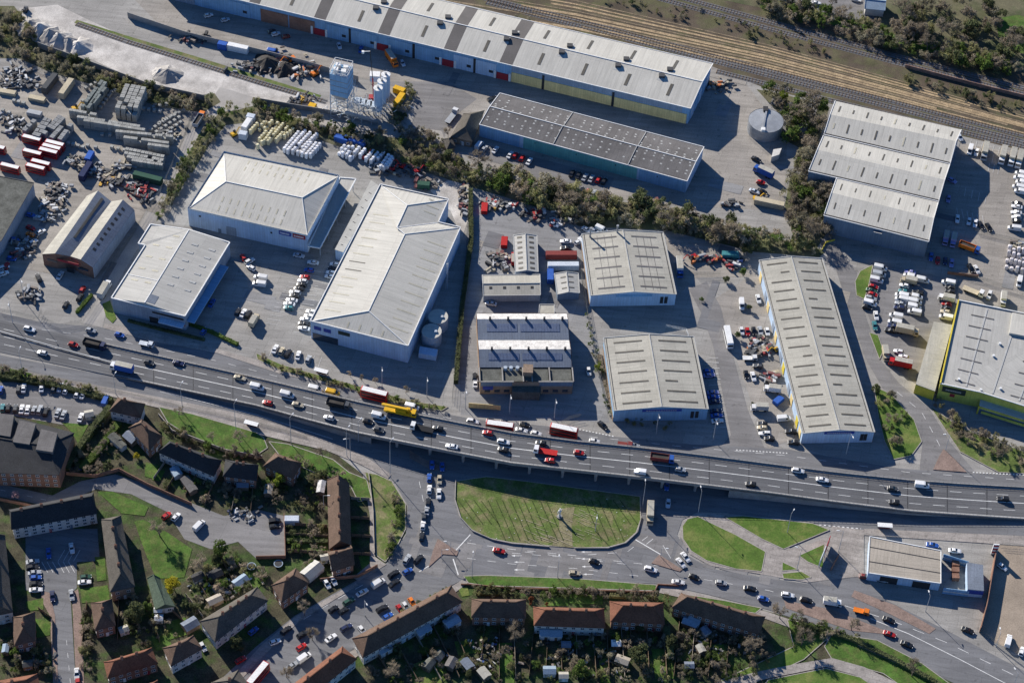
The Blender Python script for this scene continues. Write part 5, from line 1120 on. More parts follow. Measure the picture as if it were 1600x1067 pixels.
fleet('at the foot of the right car park', 'vehicles in the right car park', 'tr1407,567,168 hw1404,549,168 hw1412,557,160 lt1384,552,-80')
fleet('in the row against the railway fence', 'lorries by the railway', 'vw1516,234,-105 sw1526,238,-105 tst1539,237,-102 twt1567,243,-104 twt1582,246,-104 twt1593,249,-104')
fleet('in the yard beside the three span warehouse', 'vehicles in the three span yard', 'ha1500,215,-60 hp1482,311,-100 sw1496,342,-95 hw1514,346,-100 sw1524,349,-100 sk1533,352,-60 sk1545,355,-60 lp1478,372,-100 lp1490,375,-100 dbo1515,387,-20 sb1455,401,-95 hr1465,407,-95 hn1477,408,-95 sp1487,411,-95 uk1517,419,-60 sw1526,421,-60 fwt1521,455,-22 hp1488,282,-30')
fleet('in the column at the right edge', 'vehicles at the right edge', 'vw1596,271,168 vw1594,278,168 vw1597,285,168 vw1592,292,168 vw1595,299,168 sk1589,318,175 sw1589,323,170 sw1588,332,175 hw1588,339,178 hk1588,345,178 vw1585,356,172 vw1593,440,-100 uw1546,461,-110 lw1568,467,-95', 'y')
fleet('in the yard of the long yellow sided unit', 'vehicles in the trade yard', 'hw1159,517,-80 hr1168,518,-80 hk1178,517,-80 ss1188,517,-78 hw1199,518,-78 vw1159,475,-85 sw1185,467,-75 lw1207,607,172 hk1166,585,-80 sw1177,588,-75 lws1187,636,178 vw1225,653,5 uk1236,674,175 uk1240,691,175 hk1191,662,175 ht1191,668,175 uw1195,677,178 hk1202,685,175 hd1184,572,170 xw1172,560,0', 'y')
fleet('parked in the shade of the lower trade unit', 'cars beside the lower trade unit', 'hb1107,580,5 sp1108,586,5 sp1114,613,5 sb1115,620,5 sn1116,627,5 sn1119,642,5 sb1120,649,5 sw1121,657,5', 'y')
fleet('parked beside the kerb of the lane between trade units', None, 'cw1138,527,-78')
fleet('around the small workshops', 'vehicles by the workshops', 'sw884,377,178 sk884,388,178 sw911,371,-160 hw904,378,30 sw917,359,-30 sw929,361,-30 vw940,358,-25 tbw1062,418,-85 sw767,474,170 hw920,580,-82 hk742,588,85 sw743,598,85 hw866,351,-20 hw800,320,10 lr803,404,90')
fleet('in front of the railway warehouse', 'vehicles by the railway warehouse', 'hw326,24,15 ha352,31,15 hd425,49,15 hw431,53,15 hm447,57,15 vb427,81,-12 sb564,77,75 too612,92,-55 ha629,99,-60 ha530,72,-70 sk769,154,20 fws706,182,52')
fleet('on the forecourt near the round tank', 'vehicles near the round tank', 'sk1182,249,-25 hr1189,285,-12 sa1179,299,-20 sk1191,299,-20 tb1193,268,155')
fleet('at the tyre garage', 'vehicles at the garage', 'hm1351,900,-6 ss1379,905,-10 sb1457,851,-8 sw1492,860,-6 sk1512,984,-20 hw1566,885,-35 vw1576,1000,75 hw1597,1017,70')
fleet('on the lane beside the grey shop', None, 'tws163,452,60')
fleet('with orange cab on the pale track', None, 'dos311,187,58')
fleet('in the forecourt of the twin gable works', 'vehicles at the twin gable works', 'sw94,430,60 hr129,452,60 uk125,464,60 hk103,476,60 hr10,415,70 uw6,418,20 hw6,427,20 hb18,404,-10 uk60,434,110')
fleet('beside the scrap in the twin gable yard', 'vehicles in the scrap yard', 'hb48,336,-10 sw63,341,-20 hr48,356,-20 ho47,366,160 hw64,362,30 hw52,378,30 hb24,374,0 hw30,390,10')
fleet('with white roof in the red bus yard', 'red buses in the yard', 'br50,219,-14 br86,227,-14 br81,233,-14 br76,239,-14 br51,241,-14 br64,257,-14 br56,264,-14 br16,263,-14 br-6,232,-14', 'x', None, '', .8)
# yellow mobile crane on the flyover
x, y = 625, 642; z = dzz(x); p = P(x, y, z + 1.2); t = thing('mobile_crane', 'yellow mobile crane with its boom folded on the flyover', 'crane', (p.x, p.y, z), None, heading(x, y, -12, z))
def loc(nm, b, m, col=None): return place(nm, b.mesh(nm, m), t, col=col)
YC = (.72, .42, .015)
b = MB(); b.box(-5.8, 4.4, -1.2, 1.2, .6, 1.35); loc('chassis', b, 'paint', YC)
b, g_ = MB(), MB(); cab(b, g_, 6.2, 1.9, 2.6, 1.2); loc('cab', b, 'paint', YC); loc('cab_windows', g_, 'glass')
b = MB(); b.box(-1.6, 2.2, -.8, .9, 1.35, 2.5); b.box(2.2, 3.6, .1, 1.1, 1.35, 2.9); loc('turntable', b, 'paint', YC)
b = MB(); b.bar((-6.4, 0, 2.9), (3.2, -.2, 3.1), .62); b.bar((-6.8, 0, 2.9), (-5, 0, 2.9), .48); loc('boom', b, 'paint', YC)
for pn, me, ck, off in wheels((-4.6, -3, 1.6, 3.4, 5), .98, .6, .4): place(pn, me, t, off)
# ================================================================ VEGETATION
def leafmesh(name, seed, n, rx, rz, z0, leaf, mat, lumps=11, hollow=.55, asp=.6):
    rr = random.Random(seed); b = MB(); L_ = []
    for k in range(lumps):
        a_ = rr.uniform(0, 2 * math.pi); d = rx * math.sqrt(rr.random()) * .72; zz = z0 + rz * (.25 + .75 * rr.random()) * (1.15 - .6 * d / rx)
        L_.append((d * math.cos(a_), d * math.sin(a_), zz, rx * rr.uniform(.22, .42)))
    for k in range(n):
        x, y, z, r = L_[rr.randrange(lumps)]
        u = Vector((rr.gauss(0, 1), rr.gauss(0, 1), rr.gauss(0, 1) + .25)).normalized() * r * rr.uniform(hollow, 1.08)
        c = Vector((x, y, z)) + u
        if c.z < .1: c.z = rr.uniform(.1, .5)
        nrm = (u.normalized() * .6 + Vector((rr.gauss(0, .6), rr.gauss(0, .6), rr.gauss(.3, .5)))).normalized()
        t = nrm.cross(Vector((rr.gauss(0, 1), rr.gauss(0, 1), .3))).normalized(); s = nrm.cross(t); l = leaf * rr.uniform(.6, 1.35)
        b.poly((c - t * l, c + s * l * asp, c + t * l, c - s * l * asp))
    me = b.mesh(name, mat); return me
def stems(name, seed, h, n, spread, mat='bark', r=.07, sub=3):
    rr = random.Random(seed); b = MB()
    for k in range(n):
        a_ = rr.uniform(0, 6.28); d = spread * rr.uniform(.2, 1); top = Vector((d * math.cos(a_), d * math.sin(a_), h * rr.uniform(.6, 1))); base = Vector((rr.uniform(-.2, .2), rr.uniform(-.2, .2), 0)); b.bar(base, top, r, 0, r * .4, 3)
        for j in range(sub):
            m = base.lerp(top, rr.uniform(.35, .9)); b.bar(m, m + Vector((rr.uniform(-1, 1), rr.uniform(-1, 1), rr.uniform(.2, 1))) * h * .25, r * .5, 0, r * .2, 3)
    return b.mesh(name, mat)
def bare(seed, h, spread, twigs, tw=.05, mat='bark', tmat='leaf_twig'):
    rr = random.Random(seed); b, tb = MB(), MB(); tips = []
    def grow(p, d, L_, r, lv):
        q = p + d * L_; b.bar(p, q, r, 0, r * .62, 5 if lv < 2 else 3)
        if lv == 3: tips.append((p, q)); return
        for k in range(4 if lv else 5):
            a_ = rr.uniform(0, 6.28); s = .75 if lv else .85
            nd = (d * rr.uniform(.5, 1.0) + Vector((math.cos(a_), math.sin(a_), rr.uniform(.05, .5))) * s * spread).normalized()
            grow(p.lerp(q, rr.uniform(.6, 1)), nd, L_ * rr.uniform(.55, .8), r * .55, lv + 1)
    grow(Vector((0, 0, 0)), Vector((rr.uniform(-.08, .08), rr.uniform(-.08, .08), 1)).normalized(), h * .38, h * .022, 0)
    for k in range(twigs):
        p, q = tips[rr.randrange(len(tips))]; m = p.lerp(q, rr.uniform(.2, 1)); e_ = m + Vector((rr.gauss(0, 1), rr.gauss(0, 1), rr.gauss(.5, .7))).normalized() * h * rr.uniform(.06, .15)
        n = Vector((rr.gauss(0, 1), rr.gauss(0, 1), rr.gauss(0, 1))).normalized() * tw
        tb.poly((m - n, m + n, e_))
    return b.mesh('trunk', mat), tb.mesh('crown', tmat)
PROTO = {}
def proto(kind):
    if kind in PROTO: return PROTO[kind]
    base, v = kind[:-1], int(kind[-1]); sd = sum(ord(c) for c in kind) * 13
    if base == 'bare': r = bare(sd, 9.0, 1.0, 1500, .045)
    elif base == 'baresmall': r = bare(sd, 6.0, 1.1, 900, .04)
    elif base == 'barepink': r = bare(sd, 6.5, 1.1, 1500, .05, 'bark', 'leaf_twig')
    elif base == 'tree': r = (stems('trunk', sd, 5, 1, .3, 'bark', .25, 7), leafmesh('crown', sd, 1900, 3.4, 5.0, 1.8, .26, 'leaf_green', 16))
    elif base == 'lime': r = (stems('trunk', sd, 4, 1, .3, 'bark', .2, 6), leafmesh('crown', sd, 1500, 2.8, 4.2, 1.4, .24, 'leaf_lime', 14))
    elif base == 'yellow': r = (stems('trunk', sd, 4, 1, .3, 'bark', .2, 6), leafmesh('crown', sd, 1900, 3.4, 4.4, 1.2, .26, 'leaf_yellow', 16))
    elif base == 'evergreen': r = (stems('trunk', sd, 5, 1, .2, 'bark', .25, 4), leafmesh('crown', sd, 2400, 3.2, 6.0, .8, .26, 'leaf_dark', 18))
    elif base == 'poplar': r = (stems('trunk', sd, 6, 1, .2, 'bark', .2, 3), leafmesh('crown', sd, 1300, 1.1, 6.2, .6, .2, 'leaf_dark', 14))
    elif base == 'rust': r = (stems('trunk', sd, 2, 3, .3, 'bark', .08, 2), leafmesh('crown', sd, 900, 1.5, 3.6, .4, .2, 'leaf_rust', 9))
    elif base == 'blossom': r = (stems('trunk', sd, 3, 1, .3, 'bark', .12, 5), leafmesh('crown', sd, 900, 2.0, 2.6, 1.2, .18, 'leaf_pink', 9))
    else:
        m = {'scrub': 'leaf_scrub', 'olive': 'leaf_olive', 'green': 'leaf_green', 'dark': 'leaf_dark', 'twig': 'leaf_twig'}[base]
        r = (stems('stems', sd, 3.2, 7, 1.6, 'bark_grey' if base in ('scrub', 'twig') else 'bark', .05, 4), leafmesh('crown', sd, 850, 2.3, 3.2, .3, .34 if base in ('scrub', 'twig', 'olive') else .22, m, 12, .3, .2 if base in ('scrub', 'twig', 'olive') else .6))
    PROTO[kind] = r; return r
def plant(kind, x, y, s, label, group=None, cat=None, name=None):
    tr, cr = proto(kind); base = kind[:-1]; shrub = base in ('scrub', 'olive', 'green', 'dark', 'twig', 'rust')
    nm = name or ('shrub' if shrub else {'bare': 'bare_tree', 'baresmall': 'bare_tree', 'barepink': 'bare_tree', 'evergreen': 'evergreen_tree', 'poplar': 'columnar_tree'}.get(base, 'tree'))
    p = P(x, y); t = thing(nm, label, cat or ('shrub' if shrub else 'tree'), (p.x, p.y, .04), group, RND.uniform(0, 6.28), (s * RND.uniform(.9, 1.1), s * RND.uniform(.9, 1.1), s * RND.uniform(.88, 1.12)))
    place('trunk' if not shrub else 'stems', tr, t); place('crown', cr, t); return t
def inside(px, x, y):
    c = False; n = len(px)
    for k in range(n):
        (x0, y0), (x1, y1) = px[k], px[k - 1]
        if (y0 > y) != (y1 > y) and x < (x1 - x0) * (y - y0) / (y1 - y0) + x0: c = not c
    return c
TONE = {'scrub': 'grey green', 'olive': 'olive', 'green': 'green', 'dark': 'dark green', 'twig': 'brown twiggy', 'lime': 'lime green', 'baresmall': 'bare'}
SMAT = {'scrub': 'leaf_scrub', 'olive': 'leaf_olive', 'green': 'leaf_green', 'dark': 'leaf_dark', 'twig': 'leaf_twig', 'lime': 'leaf_lime', 'baresmall': 'leaf_twig'}
LOD = {}
def lod(k):
    if k not in LOD:
        me = leafmesh('lod', k * 17 + 3, 300, 2.0 + (k % 4) * .28, 2.6 + (k % 3) * .8, .3, .46, 'leaf_scrub', 5 + k % 6, .35, .22)
        LOD[k] = [v.co.copy() for v in me.vertices]; bpy.data.meshes.remove(me)
    return LOD[k]
def scatter(px, n, kinds, smin, smax, label, group, md=5.0, seed=1, solo=None):
    """the bushes that stand out are things; the growth between them is one mass"""
    rr = random.Random(seed); pts = []; xs_, ys_ = [p[0] for p in px], [p[1] for p in px]; tries = 0
    while len(pts) < n and tries < n * 60:
        tries += 1; x, y = rr.uniform(min(xs_), max(xs_)), rr.uniform(min(ys_), max(ys_))
        if inside(px, x, y) and all((x - a_[0]) ** 2 + ((y - a_[1]) * 1.35) ** 2 > md * md for a_ in pts): pts.append((x, y, rr.uniform(smin, smax), rr.choice(kinds)))
    solo = max(3, n // 6) if solo is None else solo
    pts.sort(key=lambda r: -r[2]); big, rest = sorted(pts[:solo]), pts[solo:]
    i = min(label.find(w) for w in (' in ', ' on ', ' along ', ' around ', ' behind ', ' between ', ' below ', ' beside ', ' curving ', ' at ', ' above ', ' of ') if w in label); place_ = label[i + 1:]
    for j, (x, y, s, k) in enumerate(big): plant(k + str(rr.randrange(3)), x, y, s * 1.12, '%s bush %s, %s from left' % (TONE[k], place_, ORD[j]), group)
    if not rest: return
    V, Fc, Mi = [], 0, []; ms = sorted(set(k for *_, k in rest))
    for x, y, s, k in rest:
        p = P(x, y); a_ = rr.uniform(0, 6.28); ca, sa = math.cos(a_) * s, math.sin(a_) * s; vs = lod(rr.randrange(12))
        for v in vs: V += (p.x + v.x * ca - v.y * sa, p.y + v.x * sa + v.y * ca, v.z * s)
        Mi += [ms.index(k)] * (len(vs) // 4)
    nv = len(V) // 3; me = bpy.data.meshes.new('undergrowth'); me.vertices.add(nv); me.vertices.foreach_set('co', V); me.loops.add(nv); me.loops.foreach_set('vertex_index', range(nv)); me.polygons.add(nv // 4); me.polygons.foreach_set('loop_start', range(0, nv, 4))
    for k in ms: me.materials.append(G(SMAT[k]))
    me.polygons.foreach_set('material_index', Mi); me.update(); me.validate()
    o = place('undergrowth', me); tag(o, 'dense low growth ' + place_, 'undergrowth', None, 'stuff')
scatter([(-20, 10), (22, 14), (45, 45), (62, 72), (130, 96), (220, 134), (292, 156), (340, 148), (318, 174), (250, 166), (160, 136), (80, 112), (30, 90), (-20, 86)], 105, ['scrub', 'scrub', 'olive', 'twig', 'dark'], .65, 1.25, 'grey green shrub in the scrub belt below the aggregates yard', 'scrub below the aggregates yard', 6, 1)
scatter([(322, 196), (345, 180), (366, 180), (340, 210), (300, 268), (262, 330), (246, 345), (268, 292), (300, 235)], 44, ['scrub', 'olive', 'green', 'dark'], .6, 1.05, 'shrub in the narrow belt along the pale track', 'scrub along the track', 5.5, 2)
scatter([(352, 170), (400, 164), (470, 186), (560, 208), (640, 218), (690, 238), (735, 262), (730, 288), (650, 262), (560, 238), (480, 210), (400, 186)], 96, ['olive', 'scrub', 'dark', 'green', 'twig'], .65, 1.2, 'shrub in the belt behind the white sacks', 'scrub behind the builders yard', 6, 3)
scatter([(735, 262), (800, 276), (870, 298), (950, 316), (1010, 322), (1100, 344), (1180, 364), (1288, 392), (1270, 402), (1180, 392), (1110, 378), (1040, 358), (905, 352), (860, 330), (800, 310), (735, 290)], 165, ['olive', 'scrub', 'olive', 'dark', 'twig', 'green', 'baresmall'], .75, 1.85, 'bushy tree in the long wooded bank above the trade units', 'wooded bank', 6.5, 4)
scatter([(1184, 142), (1226, 150), (1290, 170), (1266, 256), (1280, 300), (1298, 350), (1272, 392), (1242, 372), (1228, 322), (1238, 272), (1252, 232), (1222, 214), (1232, 190)], 84, ['scrub', 'olive', 'baresmall', 'green', 'twig'], .95, 1.9, 'bushy tree in the wood beside the round tank', 'wood beside the tank', 8, 5)
scatter([(1180, -6), (1240, 4), (1400, 48), (1500, 76), (1600, 100), (1600, 130), (1500, 106), (1400, 82), (1300, 52), (1200, 26)], 120, ['scrub', 'dark', 'olive', 'twig', 'baresmall', 'green'], .8, 1.7, 'shrub on the bank above the railway', 'bank above the railway', 7, 6)
scatter([(1395, 20), (1480, 0), (1560, 20), (1600, 60), (1600, 100), (1500, 74), (1410, 48)], 46, ['scrub', 'twig', 'olive', 'dark', 'baresmall'], 1.2, 1.9, 'tall bushy tree in the corner wood at the top right', 'corner wood', 8, 7)
scatter([(930, 0), (1080, 10), (1200, 46), (1330, 88), (1250, 82), (1120, 44), (1000, 18)], 40, ['scrub', 'dark', 'olive'], .3, .7, 'low bramble between the railway tracks', 'brambles on the railway', 7, 8)
scatter([(1410, 116), (1500, 140), (1600, 168), (1600, 182), (1500, 156), (1412, 130)], 26, ['dark', 'scrub', 'olive'], .5, .9, 'low bush below the rusty wagons', 'bushes below the wagons', 7, 9)
scatter([(690, 20), (800, 26), (960, 70), (1110, 104), (1112, 112), (950, 76), (790, 32)], 30, ['scrub', 'olive'], .25, .55, 'weed clump along the back of the railway warehouse', 'weeds behind the railway warehouse', 8, 10)
scatter([(400, 556), (440, 574), (540, 602), (640, 628), (698, 638), (690, 642), (620, 632), (540, 608), (440, 582)], 46, ['olive', 'twig', 'green', 'scrub'], .3, .62, 'low shrub in the frontage hedge below the largest warehouse', 'frontage hedge', 5, 11)
scatter([(1368, 606), (1392, 620), (1412, 650), (1420, 690), (1410, 708), (1386, 690), (1374, 650)], 11, ['scrub', 'dark', 'twig', 'olive'], .5, .95, 'shrub on the grass beside the long trade unit', 'shrubs by the access road', 6, 12)
scatter([(1448, 612), (1480, 640), (1530, 672), (1600, 700), (1600, 726), (1540, 712), (1496, 684), (1460, 644)], 40, ['twig', 'scrub', 'olive'], .4, .9, 'shrub in the border below the lime green store', 'border below the store', 6, 13)
scatter([(626, 118), (650, 150), (640, 170), (624, 200), (606, 196), (622, 168), (632, 148)], 22, ['dark', 'olive', 'scrub'], .55, .9, 'hedge bush curving round the concrete plant', 'hedge round the concrete plant', 5, 14)
scatter([(610, 196), (690, 214), (704, 244), (640, 232)], 22, ['twig', 'scrub', 'olive'], .6, 1.0, 'shrub at the corner below the concrete plant', 'shrubs below the concrete plant', 6, 15)
scatter([(912, 470), (920, 500), (936, 560), (950, 620), (960, 655), (952, 652), (938, 600), (918, 530)], 20, ['green', 'olive', 'lime'], .3, .55, 'low hedge bush beside the trade units', 'hedge beside the trade units', 6, 16)
scatter([(1040, 640), (1060, 662), (1120, 668), (1112, 682), (1030, 676), (968, 664)], 10, ['dark', 'olive'], .3, .5, 'small shaded shrub below the lower trade unit', 'shrubs below the lower trade unit', 8, 161)
# residential gardens
GK = ['green', 'olive', 'dark', 'twig', 'scrub', 'dark', 'twig', 'baresmall']
for k, (px, n, lb, gr) in enumerate((([(150, 650), (180, 660), (200, 700), (180, 740), (130, 745), (110, 740), (140, 690)], 34, 'garden bush in the wedge beside the flats', 'garden bushes by the flats'),
        ([(250, 745), (340, 755), (420, 760), (430, 790), (350, 795), (260, 765)], 18, 'garden bush behind the dark terraces', 'garden bushes behind the dark terraces'),
        ([(400, 760), (450, 740), (500, 750), (508, 800), (470, 800), (430, 790)], 34, 'dark garden bush around the pale green tree', 'garden bushes round the green tree'),
        ([(255, 660), (330, 700), (410, 712), (405, 722), (340, 712), (262, 682)], 24, 'bush along the wall below the roadside lawn', 'bushes below the roadside lawn'),
        ([(420, 712), (460, 715), (540, 745), (520, 755), (470, 735)], 16, 'bush on the bank above the narrow terrace', 'bushes above the narrow terrace'),
        ([(448, 820), (512, 822), (512, 890), (480, 888), (450, 862)], 22, 'garden bush in the plots left of the narrow terrace', 'garden bushes left of the narrow terrace'),
        ([(300, 880), (360, 865), (420, 900), (400, 915), (310, 965), (285, 955)], 46, 'garden bush in the long back gardens at the left', 'garden bushes in the back gardens'),
        ([(185, 930), (240, 915), (250, 960), (290, 985), (240, 1010), (190, 1005)], 34, 'garden bush around the green roofed hall', 'garden bushes by the hall'),
        ([(130, 950), (145, 1000), (140, 1060), (132, 1060), (126, 990)], 14, 'front garden bush along the cul-de-sac', 'bushes along the cul-de-sac'),
        ([(0, 1000), (70, 1005), (85, 1060), (60, 1050), (0, 1050)], 24, 'garden bush at the bottom left corner', 'garden bushes at the bottom left'),
        ([(570, 1040), (640, 990), (720, 955), (820, 985), (830, 1067), (560, 1067)], 62, 'garden bush behind the longest terrace', 'garden bushes behind the longest terrace'),
        ([(835, 1000), (950, 990), (1045, 985), (1050, 1067), (835, 1067)], 66, 'garden bush in the middle back gardens at the bottom', 'garden bushes at the bottom middle'),
        ([(1055, 985), (1110, 985), (1190, 1000), (1240, 1010), (1180, 1060), (1100, 1067), (1055, 1067)], 60, 'garden bush behind the angled terrace', 'garden bushes behind the angled terrace'),
        ([(1230, 962), (1320, 985), (1340, 998), (1300, 996), (1240, 990)], 26, 'bush on the bank beside the main road', 'bank bushes by the main road'),
        ([(735, 918), (800, 921), (880, 924), (1030, 928), (1040, 938), (940, 936), (830, 934), (740, 930)], 34, 'front garden bush along the terrace fronts', 'front garden bushes'),
        ([(600, 980), (700, 920), (706, 926), (560, 1000)], 18, 'front garden bush of the longest terrace', 'front garden bushes of the longest terrace'),
        ([(590, 752), (632, 790), (630, 830), (604, 872), (612, 830), (620, 795)], 14, 'small bush on the round grass bank', 'bushes on the round grass bank'),
        ([(0, 588), (120, 608), (172, 630), (165, 618), (110, 600), (0, 578)], 26, 'hedge bush along the top of the residential car park', 'hedge above the residential car park'))):
    scatter(px, int(n * 1.5), GK, .28, .85, lb, gr, 4.4, 40 + k, max(3, n // 6))
TREES = [('bare0', 250, 838, 1.15, 'large bare tree on the lawn beside the residential street'), ('bare1', 316, 894, 1.0, 'bare brown tree beside the yellow tree'), ('bare2', 476, 962, .85, 'bare rounded tree on the front drive at the bend'),
         ('bare0', 488, 1000, .8, 'bare street tree casting a long shadow on the junction road'), ('bare1', 448, 1058, .85, 'bare street tree at the bottom of the junction road'), ('bare2', 612, 1056, 1.0, 'broad bare tree behind the longest terrace'),
         ('bare0', 806, 1002, 1.1, 'dark bare tree between the two brown terraces'), ('bare1', 1172, 1024, 1.1, 'bare tree behind the angled terrace end'), ('bare2', 1218, 966, 1.0, 'bare tree at the verge of the main road'), ('bare0', 1252, 1008, 1.2, 'dark spreading bare tree in the park'),
         ('bare1', 1330, 984, .9, 'thin bare tree beside the red van on the main road'), ('bare2', 1424, 1056, 1.0, 'bare tree in the park at the bottom right'), ('baresmall0', 505, 716, 1.0, 'slender bare tree on the roadside bank'), ('baresmall1', 280, 652, 1.0, 'bare tree at the left end of the roadside lawn'),
         ('baresmall2', 374, 694, 1.2, 'bare tree on the roadside lawn beside the lamp'), ('baresmall0', 332, 690, .9, 'small bare tree in the middle of the roadside lawn'), ('lime0', 436, 757, 1.0, 'pale green round tree beside the hipped house'), ('yellow0', 272, 922, 1.0, 'bright yellow tree beside the green roofed hall'),
         ('evergreen0', 212, 968, 1.2, 'dark evergreen tree behind the hipped house'), ('tree0', 230, 955, .6, 'pale small tree beside the dark evergreen'), ('evergreen1', 370, 1016, .9, 'round dark evergreen in front of the white bay terrace'), ('evergreen2', 998, 1036, 1.2, 'broad dark evergreen in the bottom middle gardens'),
         ('tree1', 908, 1056, 1.1, 'green tree at the bottom edge of the middle gardens'), ('evergreen0', 1048, 1010, .9, 'tall dark evergreen at the end of the middle gardens'), ('tree2', 345, 868, .9, 'dark green tree left of the back gardens'), ('evergreen1', 340, 880, .7, 'dark evergreen beside the back garden fence'),
         ('barepink0', 1565, 716, 1.0, 'reddish bare tree at the corner below the lime green store'), ('barepink1', 1512, 690, .8, 'reddish bare shrub tree beside the access road mouth'), ('barepink2', 1402, 696, .9, 'bare reddish tree at the foot of the long trade unit'), ('barepink1', 1386, 660, .8, 'bare tree on the lawn beside the long trade unit'),
         ('barepink0', 547, 588, .5, 'small reddish bare tree in the frontage hedge at the lamp'), ('barepink1', 565, 594, .5, 'reddish bare tree second along the frontage hedge'), ('barepink2', 586, 598, .5, 'reddish bare tree third along the frontage hedge'), ('barepink0', 634, 614, .55, 'reddish bare tree last along the frontage hedge'),
         ('rust0', 830, 943, 1.0, 'rust red columnar shrub between the first two terraces'), ('rust1', 854, 946, .5, 'small rust red shrub in front of the conservatory terrace'), ('blossom0', 27, 780, 1.0, 'pale pink blossom tree beside the residential street'), ('lime1', 1258, 266, .9, 'bright lime tree in the wood beside the tank'),
         ('lime2', 1288, 312, .8, 'bright lime bush below the step of the three span warehouse'), ('lime0', 1222, 160, .9, 'yellow green tree at the top of the wood by the railway'), ('lime1', 1262, 180, .7, 'yellow green tree near the warehouse corner'), ('yellow1', 214, 716, .4, 'small orange yellow tree in the wedge of gardens'),
         ('evergreen2', 1166, 398, .8, 'large round bush at the foot of the wooded bank'), ('tree0', 1160, 430, .55, 'round green tree at the gate of the trade estate'), ('evergreen0', 1134, 440, .45, 'dark bush beside the trade estate gate'), ('tree1', 1096, 470, .3, 'small bush on the kerb island of the trade estate'),
         ('evergreen1', 1170, 484, .4, 'dark conical bush at the parking bay corner'), ('tree2', 1152, 528, .4, 'green bush at the end of the parked row'), ('evergreen2', 1175, 634, .25, 'tiny green bush beside the box van'), ('bare1', 700, 215, .7, 'pale bare tree at the lodge corner'), ('bare2', 676, 222, .8, 'pale bare tree above the scrub corner'),
         ('barepink2', 118, 724, .6, 'grey bushy tree in the garden beside the flats'), ('bare2', 1298, 15, .8, 'bare tree beside the car park at the top right edge')]
for k, x, y, s, lb in TREES: plant(k, x, y, s, lb)
for i, (x, y) in enumerate(((408, 168), (416, 172), (436, 177), (448, 181), (468, 186), (498, 197), (512, 204), (524, 206), (544, 212), (720, 262), (690, 252))): plant('poplar%d' % (i % 3), x, y, RND.uniform(.55, .9), 'dark columnar conifer in the row along the track, %s from the left' % ORD[sorted([408, 416, 436, 448, 468, 498, 512, 524, 544, 690, 720]).index(x)], 'columnar conifers')
# clipped hedges
def hedge(px, wd, h, label, mat='leaf_dark', dens=26):
    pts = [P(x, y) for x, y in px]; rr = random.Random(int(px[0][0])); b = MB(); core = MB()
    for p, q in zip(pts, pts[1:]):
        L_ = (q - p).length; d = (q - p) / L_; n = Vector((-d.y, d.x, 0)); core.hexa([p - n * wd * .4, q - n * wd * .4, q + n * wd * .4, p + n * wd * .4], [v + Vector((0, 0, h * .9)) for v in (p - n * wd * .4, q - n * wd * .4, q + n * wd * .4, p + n * wd * .4)])
        for k in range(int(L_ * dens)):
            c = p + d * rr.uniform(0, L_) + n * rr.uniform(-wd / 2, wd / 2) + Vector((0, 0, rr.uniform(.1, h) if rr.random() < .4 else h * rr.uniform(.85, 1.1))); t = Vector((rr.gauss(0, 1), rr.gauss(0, 1), rr.gauss(0, .6))).normalized(); s = t.cross(Vector((rr.gauss(0, .5), rr.gauss(0, .5), 1))).normalized(); l = rr.uniform(.12, .26)
            b.poly((c - t * l, c + s * l, c + t * l, c - s * l))
    t = thing('hedge', label, 'hedge', pts[0], 'hedges'); b.build('foliage', mat, t); core.build('branches', mat, t)
for px, wd, h, lb, m in (([(0, 590), (90, 606), (176, 628)], 2.2, 2.0, 'long dark hedge along the pavement above the residential car park', 'leaf_dark'), ([(172, 640), (150, 668), (118, 712), (104, 738)], 2.6, 2.6, 'tall dark hedge slanting beside the flats', 'leaf_dark'),
        ([(186, 664), (160, 700), (128, 736)], 3.0, 2.0, 'bushy green hedge slanting down to the street', 'leaf_green'), ([(744, 928), (780, 929)], 1.4, 1.2, 'short clipped hedge in front of the short terrace', 'leaf_dark'), ([(952, 932), (978, 934)], 1.4, 1.4, 'clipped hedge in front of the third terrace', 'leaf_olive'),
        ([(1040, 985), (1048, 1030)], 2.4, 3.0, 'tall dark hedge between the bottom gardens', 'leaf_dark'), ([(448, 846), (512, 848)], 1.6, 1.4, 'clipped hedge across the plot left of the narrow terrace', 'leaf_dark'), ([(1262, 978), (1330, 1000), (1400, 1034), (1470, 1072)], 1.8, 1.6, 'dark hedge along the park edge of the main road', 'leaf_dark'),
        ([(290, 505), (330, 520), (372, 540)], 1.5, 1.2, 'low green hedge in front of the grey shop', 'leaf_green'), ([(200, 502), (260, 518), (320, 532)], 1.2, 1.0, 'shaded low hedge along the shop front', 'leaf_dark'), ([(936, 556), (946, 600), (960, 650)], 1.6, 1.0, 'scruffy tan hedge beside the lower trade unit', 'leaf_twig'),
        ([(120, 490), (144, 462)], 1.4, 1.2, 'green hedge at the lane corner', 'leaf_green'), ([(735, 300), (736, 380), (722, 480), (712, 600)], 2.0, 2.4, 'tall dark hedge line beside the largest warehouse', 'leaf_dark')): hedge(px, wd, h, lb, m)
